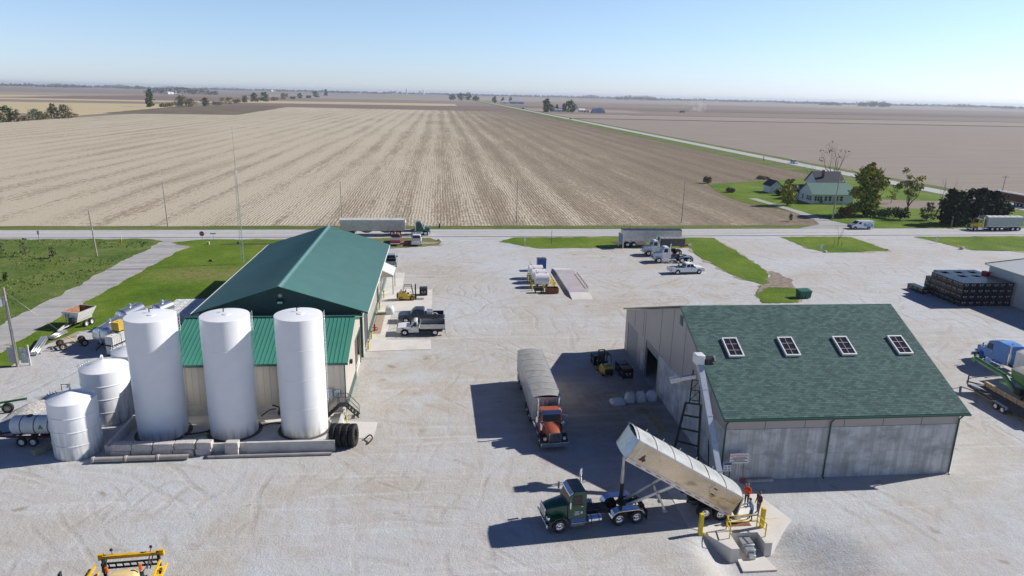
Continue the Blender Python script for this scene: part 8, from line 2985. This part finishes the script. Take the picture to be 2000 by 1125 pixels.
c3 = [(0.28 * math.cos(R(90 + 120 * k)), 0.28 * math.sin(R(90 + 120 * k))) for k in range(3)]
for x, y in c3: mb.tube([(x, y, 0), (x * .9, y * .9, 9), (x * .55, y * .55, 16)], .028, 5)
for k in range(26):
    z = .3 + .6 * k
    f = 1 - .45 * z / 16
    for a in range(3):
        b = (a + 1) % 3
        mb.cyl((c3[a][0] * f, c3[a][1] * f, z), (c3[b][0] * f, c3[b][1] * f, z + .6), .014, n=4, caps=False)
mb.build("lattice", M.galv, mast)
mb = MB(); mb.tube([(0, 0, 15.6), (0, 0, 19), (0, 0, 22.9)], [.05, .035, .02], 6); mb.build("whip_antenna", M.galv, mast)
mb = MB(); mb.cyl((-.5, 0, 3.6), (0, 0, 3.6), .03, n=5); mb.ball((-.55, 0, 3.7), .2, 0, 8); mb.build("lamp", M.black, mast)

sg_ = at(396, 476)
t = thing("stop_sign", "red STOP sign at the mouth of the lane", "sign", (sg_.x, sg_.y, 0))
mb = MB(); mb.bar((0, .04, 0), (0, .04, 2.4), .07); mb.build("post", M.galv, t)
for r_, m_, y0, y1, nm in ((.50, M.text_w, -.012, .0, "border"), (.46, M.red, -.022, -.0125, "board")):
    mb = MB(); mb.prism([(r_ * math.cos(R(22.5 + 45 * k)), 1.95 + r_ * math.sin(R(22.5 + 45 * k))) for k in range(8)], y0, y1, 'y'); mb.build(nm, m_, t)
lettering("lettering", "STOP", .36, M.text_w, t, (0, -.026, 1.95), (R(90), 0, 0))
g = at(418, 479)
t = thing("street_sign", "small green street name sign right of the stop sign", "sign", (g.x, g.y, 0))
mb = MB(); mb.bar((0, 0, 0), (0, 0, 2.15), .06); mb.build("post", M.galv, t)
mb = MB(); mb.box(-.5, .5, -.015, .015, 2.16, 2.36); mb.build("board", simple("sign_green", (0.01, 0.22, 0.16), .5), t)
mb = MB(); mb.box(-.36, .36, -.02, -.015, 2.22, 2.30); mb.build("lettering", M.text_w, t)
def marker(name, label, px, py, h, w=.1, mat=None, board=None, bm=None, cat="post"):
    g = at(px, py)
    t = thing(name, label, cat, (g.x, g.y, 0))
    mb = MB(); mb.bar((0, 0, 0), (0, 0, h), w); mb.build("post", mat or M.galv, t)
    if board:
        mb = MB(); mb.box(-board[0] / 2, board[0] / 2, -w / 2 - .02, -w / 2, h - board[1], h); mb.build("board", bm or M.plastic_w, t)
    return t
marker("sign_post", "grey road sign seen from its edge, at the left verge", 78, 477, 2.6, .1, M.pole, (.35, .75), M.galv, "sign")
t = marker("marker_post", "yellow topped white marker post on the left verge", 238, 477, 1.1, .1, M.yellow); 
mb = MB(); mb.box(-.06, .06, -.06, .06, 1.1, 1.55); mb.build("cap", M.plastic_w, t)
marker("utility_box", "small beige utility box near the stop sign", 407, 478, .6, .4, simple("beige_box", (.5, .46, .36), .6), cat="box")
marker("post", "thin black post on the verge before the yard", 858, 446, 1.1, .28, M.black)
marker("sign_post", "thin dark signpost on the grass strip before the yard entrance", 1077, 476, 2.6, .07, M.black)
marker("info_sign", "small white sign on the grass strip left of the dark signpost", 1025, 481, 1.7, .08, M.plastic_w, (.4, .5), cat="sign")
marker("info_sign", "small blue-white sign at the tip of the island with the staked tree", 1603, 492, 1.5, .1, M.plastic_w, (.55, .7), simple("sign_pale_blue", (.5, .62, .72), .5), "sign")
marker("info_sign", "small pale blue sign on the right-hand grass island", 1829, 475, 1.5, .1, M.plastic_w, (.55, .7), simple("sign_pale_blue_b", (.5, .62, .72), .5), "sign")
marker("sign_post", "weathered roadside post before the dark cedars", 1858, 443, 2.6, .25, M.pole)
marker("delineator", "dark roadside marker on the highway verge", 1491, 314, 2.2, .25, M.black)
g = at(1878, 487)
mb = MB(); mb.ball((0, 0, .25), .42, 0, 10, (1.3, .9, .8)); tag(mb.build("boulder", M.old_concrete, loc=(g.x, g.y, 0)), "pale boulder at the tip of the right-hand grass island", "rock")
for px, py, lb in ((1733, 489, "pale stone at the corner of the island with the staked tree"), (1612, 493, "dark stone under the small sign of the staked-tree island"), (858, 470, "pale stone at the tip of the grass strip by the two parked pickups")):
    g = at(px, py); mb = MB(); mb.ball((0, 0, .15), .3, 0, 8, (1.4, .9, .8)); tag(mb.build("stone", M.old_concrete, loc=(g.x, g.y, 0)), lb, "rock")
g = at(412, 511); mb = MB(); mb.ball((0, 0, .15), .35, 0, 8, (1.2, .8, .7)); tag(mb.build("landscape_rock", M.black, loc=(g.x, g.y, 0)), "small dark rock on the lawn left of the radio mast", "rock")
g = at(1212, 484)
t = thing("yard_sign", "white sign frame on two posts at the tail of the unhitched trailer", "sign", (g.x, g.y, 0), -78)
for x in (-1.0, 1.0):
    mb = MB(); mb.bar((x, 0, 0), (x, 0, 3.0), .14); mb.build("post", M.plastic_w, t)
mb = MB(); mb.box(-.92, .92, -.03, .03, 1.1, 2.9); mb.build("board", simple("grey_blue_board", (.25, .34, .42), .6), t)

# ---- far hedgerows and farms: one tree each, sharing three crowns
def far_tree(name, label, px, py, h, w, pal="far", bare=0, n=560):
    g = at(px, py)
    return tree(name, label, g.x, g.y, h, w, pal, .05, 0 if bare > 4 else n, h * .085, 6, bare=bare, r=h * .02, depth=1, shape="oval" if h > w else "round")
hl = "the left hedgerow"
for px, py, h, w, pal, lb in ((15, 238, 12, 11, "grn", "green tree at the left edge in the far hedgerow"), (35, 238, 9, 8, "tan", "brownish thin tree next to the leftmost green tree of the far hedgerow"), (70, 234, 8, 15, "grn", "low dark bush third in the far left hedgerow"), (104, 231, 11, 12, "tan", "olive tree of the far left hedgerow, left of the grey wide one"), (126, 231, 11, 17, "tan", "wide greyish tree ending the far left hedgerow"),
                              (294, 209, 24, 13, "grn", "tall solitary dark green tree far left beyond the field"), (355, 208, 15, 26, "tan", "broad olive tree right of the tall solitary tree"), (372, 208, 11, 22, "tan", "lower olive bush behind the broad olive tree"), (402, 207, 12, 16, "grn", "round dark green tree in the far tree row"), (442, 204, 11, 34, "tan", "long olive bush in the far tree row"),
                              (478, 200, 12, 16, "grn", "small dark tree in the far tree row, right of the long bush"), (498, 199, 17, 24, "grn", "left one of the tall pair in the far tree row"), (516, 198, 20, 24, "grn", "right one of the tall pair in the far tree row"), (556, 194, 16, 34, "tan", "grey-green tree right of the tall pair in the far tree row"), (586, 192, 16, 18, "grn", "small round tree farther along the far tree row"), (618, 190, 22, 34, "grn", "dark tree near the end of the far tree row"), (637, 187, 30, 24, "grn", "last upright tree of the far tree row"),
                              (1067, 219, 22, 17, "grn", "tall tree left of the small white farm beyond the highway"), (1076, 218, 13, 16, "grn", "lower round tree beside the tall one at the small white farm"), (1088, 217, 12, 7, "far", "small conifer behind the small white farm"), (1113, 219, 19, 25, "grn", "broad dark tree in the middle of the small white farm"), (1101, 218, 14, 10, "tan", "thin brownish tree at the small white farm"),
                              (966, 201, 20, 18, "tan", "tree left of the blue-grey barn far up the highway"), (982, 201, 18, 14, "tan", "second tree by the blue-grey barn far up the highway"), (997, 200, 18, 12, "tan", "brownish tree touching the blue-grey barn far up the highway")):
    far_tree("hedgerow_tree", lb, px, py, h, w, pal)


for i, (px, py, h, w, pal) in enumerate(((332, 209, 7, 16, "tan"), (424, 206, 8, 20, "tan"), (463, 202, 9, 18, "tan"), (536, 197, 11, 22, "tan"), (572, 194, 10, 20, "tan"), (603, 192, 11, 20, "grn"), (318, 209, 6, 10, "tan"))):
    g = at(px, py)
    shrub("low olive bush in the far tree row, %s" % ("near the tall solitary tree", "left of the long bush", "before the small dark tree", "right of the tall pair", "after the grey-green tree", "before the last dark trees", "beneath the tall solitary tree")[i], g.x, g.y, h, w, pal, 420, h * .12)
for i, (px, py, h, w) in enumerate(((2, 239, 9, 10), (54, 236, 5, 12), (88, 233, 6, 12), (140, 230, 5, 12))):
    g = at(px, py)
    shrub("low brown bush in the hedgerow, %s" % ("cut by the picture edge", "left of the low dark bush", "right of the dark bush", "past the wide greyish tree")[i], g.x, g.y, h, w, "tan", 380, h * .13)


def woodlot(label, px, py, w, d, h, n, size):
    g = at(px, max(py, 160.5 + 0.0225 * px + 5.2))
    mb = MB()
    k = max(4, int(w / (h * 1.1)))
    for i in range(k):
        f = (i + .5) / k - .5
        hh = 1.45 * h * rnd.uniform(.7, 1.05) * (1 - .5 * abs(f * 2) ** 4)
        for j in range(max(1, int(d / (h * 1.4)))):
            leaf_cloud(mb, (f * w + rnd.uniform(-.3, .3) * h, (j + .5) * h * 1.4 + rnd.uniform(-.3, .3) * h, hh * .48), h * .7, h * .7, hh * .55, n // k, size)
    return tag(mb.build("woodlot", list(LEAF["far"]), loc=(g.x, g.y, 0), fix=False), label, "trees", kind="stuff")


for px, py, w, d, h, lb in ((225, 171, 250, 90, 26, "dark wood patch on the far left horizon"), (350, 184, 270, 60, 20, "wood patch around the far left farmstead"), (905, 197, 120, 60, 22, "dark grove where the highway meets the horizon"), (1245, 196, 330, 90, 30, "dark wood patch on the horizon right of the highway"),
                            (1715, 209, 190, 80, 26, "wood patch on the right horizon"), (1625, 206, 140, 60, 17, "low wood patch left of the right horizon grove"), (120, 167, 330, 80, 26, "low wood patch at the left end of the horizon"), (1155, 191, 190, 80, 28, "small wood patch on the horizon above the small white farm"),
                            (1890, 210, 200, 80, 22, "faint wood patch near the right edge of the horizon"), (440, 172, 330, 70, 26, "hazy wood patch behind the far tree row")):
    woodlot(lb, px, py, w, d, h, 900, h * .11)
# the long blue line of woods on the horizon
mb = MB()
for k in range(260):
    a = R(-48 + 108 * k / 259)
    rr = 7600 + 1400 * noise.noise(Vector((k * .21, 1.7, 0)))
    c = (rr * math.sin(a), rr * math.cos(a))
    hh = 17 + 12 * noise.noise(Vector((k * .37, 9.1, 0)))
    leaf_cloud(mb, (c[0], c[1], hh * .45), 58, 40, hh * .6, 26, 13)
tag(mb.build("distant_woods", list(LEAF["far"]), fix=False), "thin bluish line of woods along the whole horizon", "trees", kind="stuff")


HZN = lambda x, y, d: max(y, 160.5 + 0.0225 * x + d)      # keep far things short of the horizon


def barn(label, px, py, w, d, e, r_, wall, roof, group=None, name="farm_building", along='x'):
    g = at(px, py)
    t = thing(name, label, "farm building", (g.x - w / 2, g.y, 0), 56 if group else 0, group)
    gable_house(t, 0, w, 0, d, e, r_, roof, along, wall, .3)
    mb = MB(); mb.box(w * .4, w * .6, -.06, -.005, 0, e * .8); mb.build("door", M.wall_taupe, t)
    return t
M.fw = simple("far_white_wall", (.74, .74, .73), .6); M.fr = simple("far_grey_roof", (.42, .45, .48), .6); M.fb = simple("far_blue_grey_wall", (.26, .33, .42), .6)
barn("small white house of the farm beyond the highway", 1091, 218, 13, 9, 3.2, 5.5, M.fw, M.fb)
barn("white roofed shed of the farm beyond the highway", 1137, 219, 11, 9, 3.5, 6, M.fw, M.fw)
barn("long blue-grey barn far up the highway", 1010, 203, 40, 22, 6, 10, M.fb, M.fb)
barn("pale house left of the long barn far up the highway", 986, 202, 20, 14, 4, 8, M.fw, M.fr)
g = at(1170, 221)
t = thing("arched_shed", "blue-grey arched shed at the right end of the farm beyond the highway", "farm building", (g.x, g.y, 0))
mb = MB(); mb.prism([(11 * math.cos(R(a)), 9 * math.sin(R(a))) for a in range(0, 181, 15)], 0, 18, 'y'); mb.build("shell", simple("blue_grey_steel", (.30, .38, .50), .5), t)
mb = MB(); mb.box(-3, 3, -.1, -.01, 0, 5); mb.build("door", M.fb, t)
for px, lb in ((1143, "left one of two red wagons at the farm beyond the highway"), (1148, "right one of two red wagons at the farm beyond the highway")):
    g = at(px, 220); t = thing("red_wagon", lb, "wagon", (g.x, g.y, 0), 0, "red wagons")
    mb = MB(); mb.loft([[(-1.2, -1.2, 1), (1.2, -1.2, 1), (1.2, 1.2, 1), (-1.2, 1.2, 1)], [(-2, -1.7, 3.6), (2, -1.7, 3.6), (2, 1.7, 3.6), (-2, 1.7, 3.6)]]); mb.build("box", M.red, t)
    for x in (-1, 1): wheel(t, x, -1.0, .5, .3)
fl = [(478, 172, 40, 14), (300, 169, 50, 16), (315, 170, 60, 14), (145, 168, 40, 16), (1458, 193, 40, 10), (1650, 206, 60, 10), (335, 184, 22, 9), (345, 183, 12, 12), (525, 178, 30, 12), (533, 179, 22, 16), (775, 181, 110, 16), (815, 181, 80, 16), (88, 167, 30, 14), (20, 165, 30, 12), (1750, 199, 60, 12), (560, 176, 60, 14), (1965, 209, 120, 14), (485, 173, 30, 20)]
for i, (px, py, w, e) in enumerate(fl):
    py = HZN(px, py, 5.0)
    barn("tiny white farm building far off near the horizon", px, py, w * 1.1, w * 1.1, e * .8, e * .95, M.fw, M.fw, "white farm buildings near the horizon")
for px, h in ((795, 60), (821, 45), (827, 55), (765, 40)):
    g = at(px, HZN(px, 181, 5.5)); mb = MB(); mb.lathe([(9, 0), (9, h * .8), (5, h * .95), (.1, h)], n=14)
    tag(mb.build("grain_silo", M.fw, loc=(g.x, g.y, 0)), "pale grain silo of the far town on the horizon", "silo", "far silos")
# combine raising dust
g = at(1331, 220)
t = thing("combine", "small green combine harvesting in the far right field ahead of its dust", "combine", (g.x, g.y, 0), 180)
mb = MB(); mb.loft([[(x, -1.7, z0), (x, 1.7, z0), (x, 1.7, z1), (x, -1.7, z1)] for x, z0, z1 in ((1.5, 1.2, 3.4), (-3, 1.0, 4.0), (-5.5, 1.6, 3.2))]); mb.build("body", M.ag_green, t)
mb = MB(); mb.box(1.5, 3.0, -1, 1, 1.9, 3.7); mb.build("cab", M.glass, t)
mb = MB(); mb.prism([(3.0, .4), (4.5, .2), (4.6, .9), (3.2, 1.3)], -4.5, 4.5, 'y'); mb.build("header", M.ag_green, t)
for sy in (-1.6, 1.6): wheel(t, 1.2, sy, 1.0, .7, M.yellow); wheel(t, -4, sy, .7, .5, M.yellow)
DM = NT("dust"); DM.t.nodes.remove(DM.b)
pv2 = DM.n("VolumePrincipled"); pv2.inputs["Color"].default_value = (.95, .9, .82, 1); pv2.inputs["Anisotropy"].default_value = .2
dn = DM.noise(DM.coord(), .09, 4, .65); DM.l(DM.math('MULTIPLY', DM.ramp(dn, [(.42, (0,)), (.68, (1,))]), .05), pv2.inputs["Density"])
DM.l(pv2.outputs[0], DM.t.nodes["Material Output"].inputs["Volume"])
mb = MB()
for x, z, r_ in ((14, 4, 7), (24, 6, 10), (36, 9, 13), (20, 16, 9), (30, 22, 10)): mb.ball((x, 0, z + 2), r_, 0, 10, (1.3, .9, .8))
o = mb.build("dust_cloud", DM.m, loc=(g.x, g.y, 0), fix=False)
tag(o, "pale dust drifting up behind the green combine", "dust", kind="stuff")
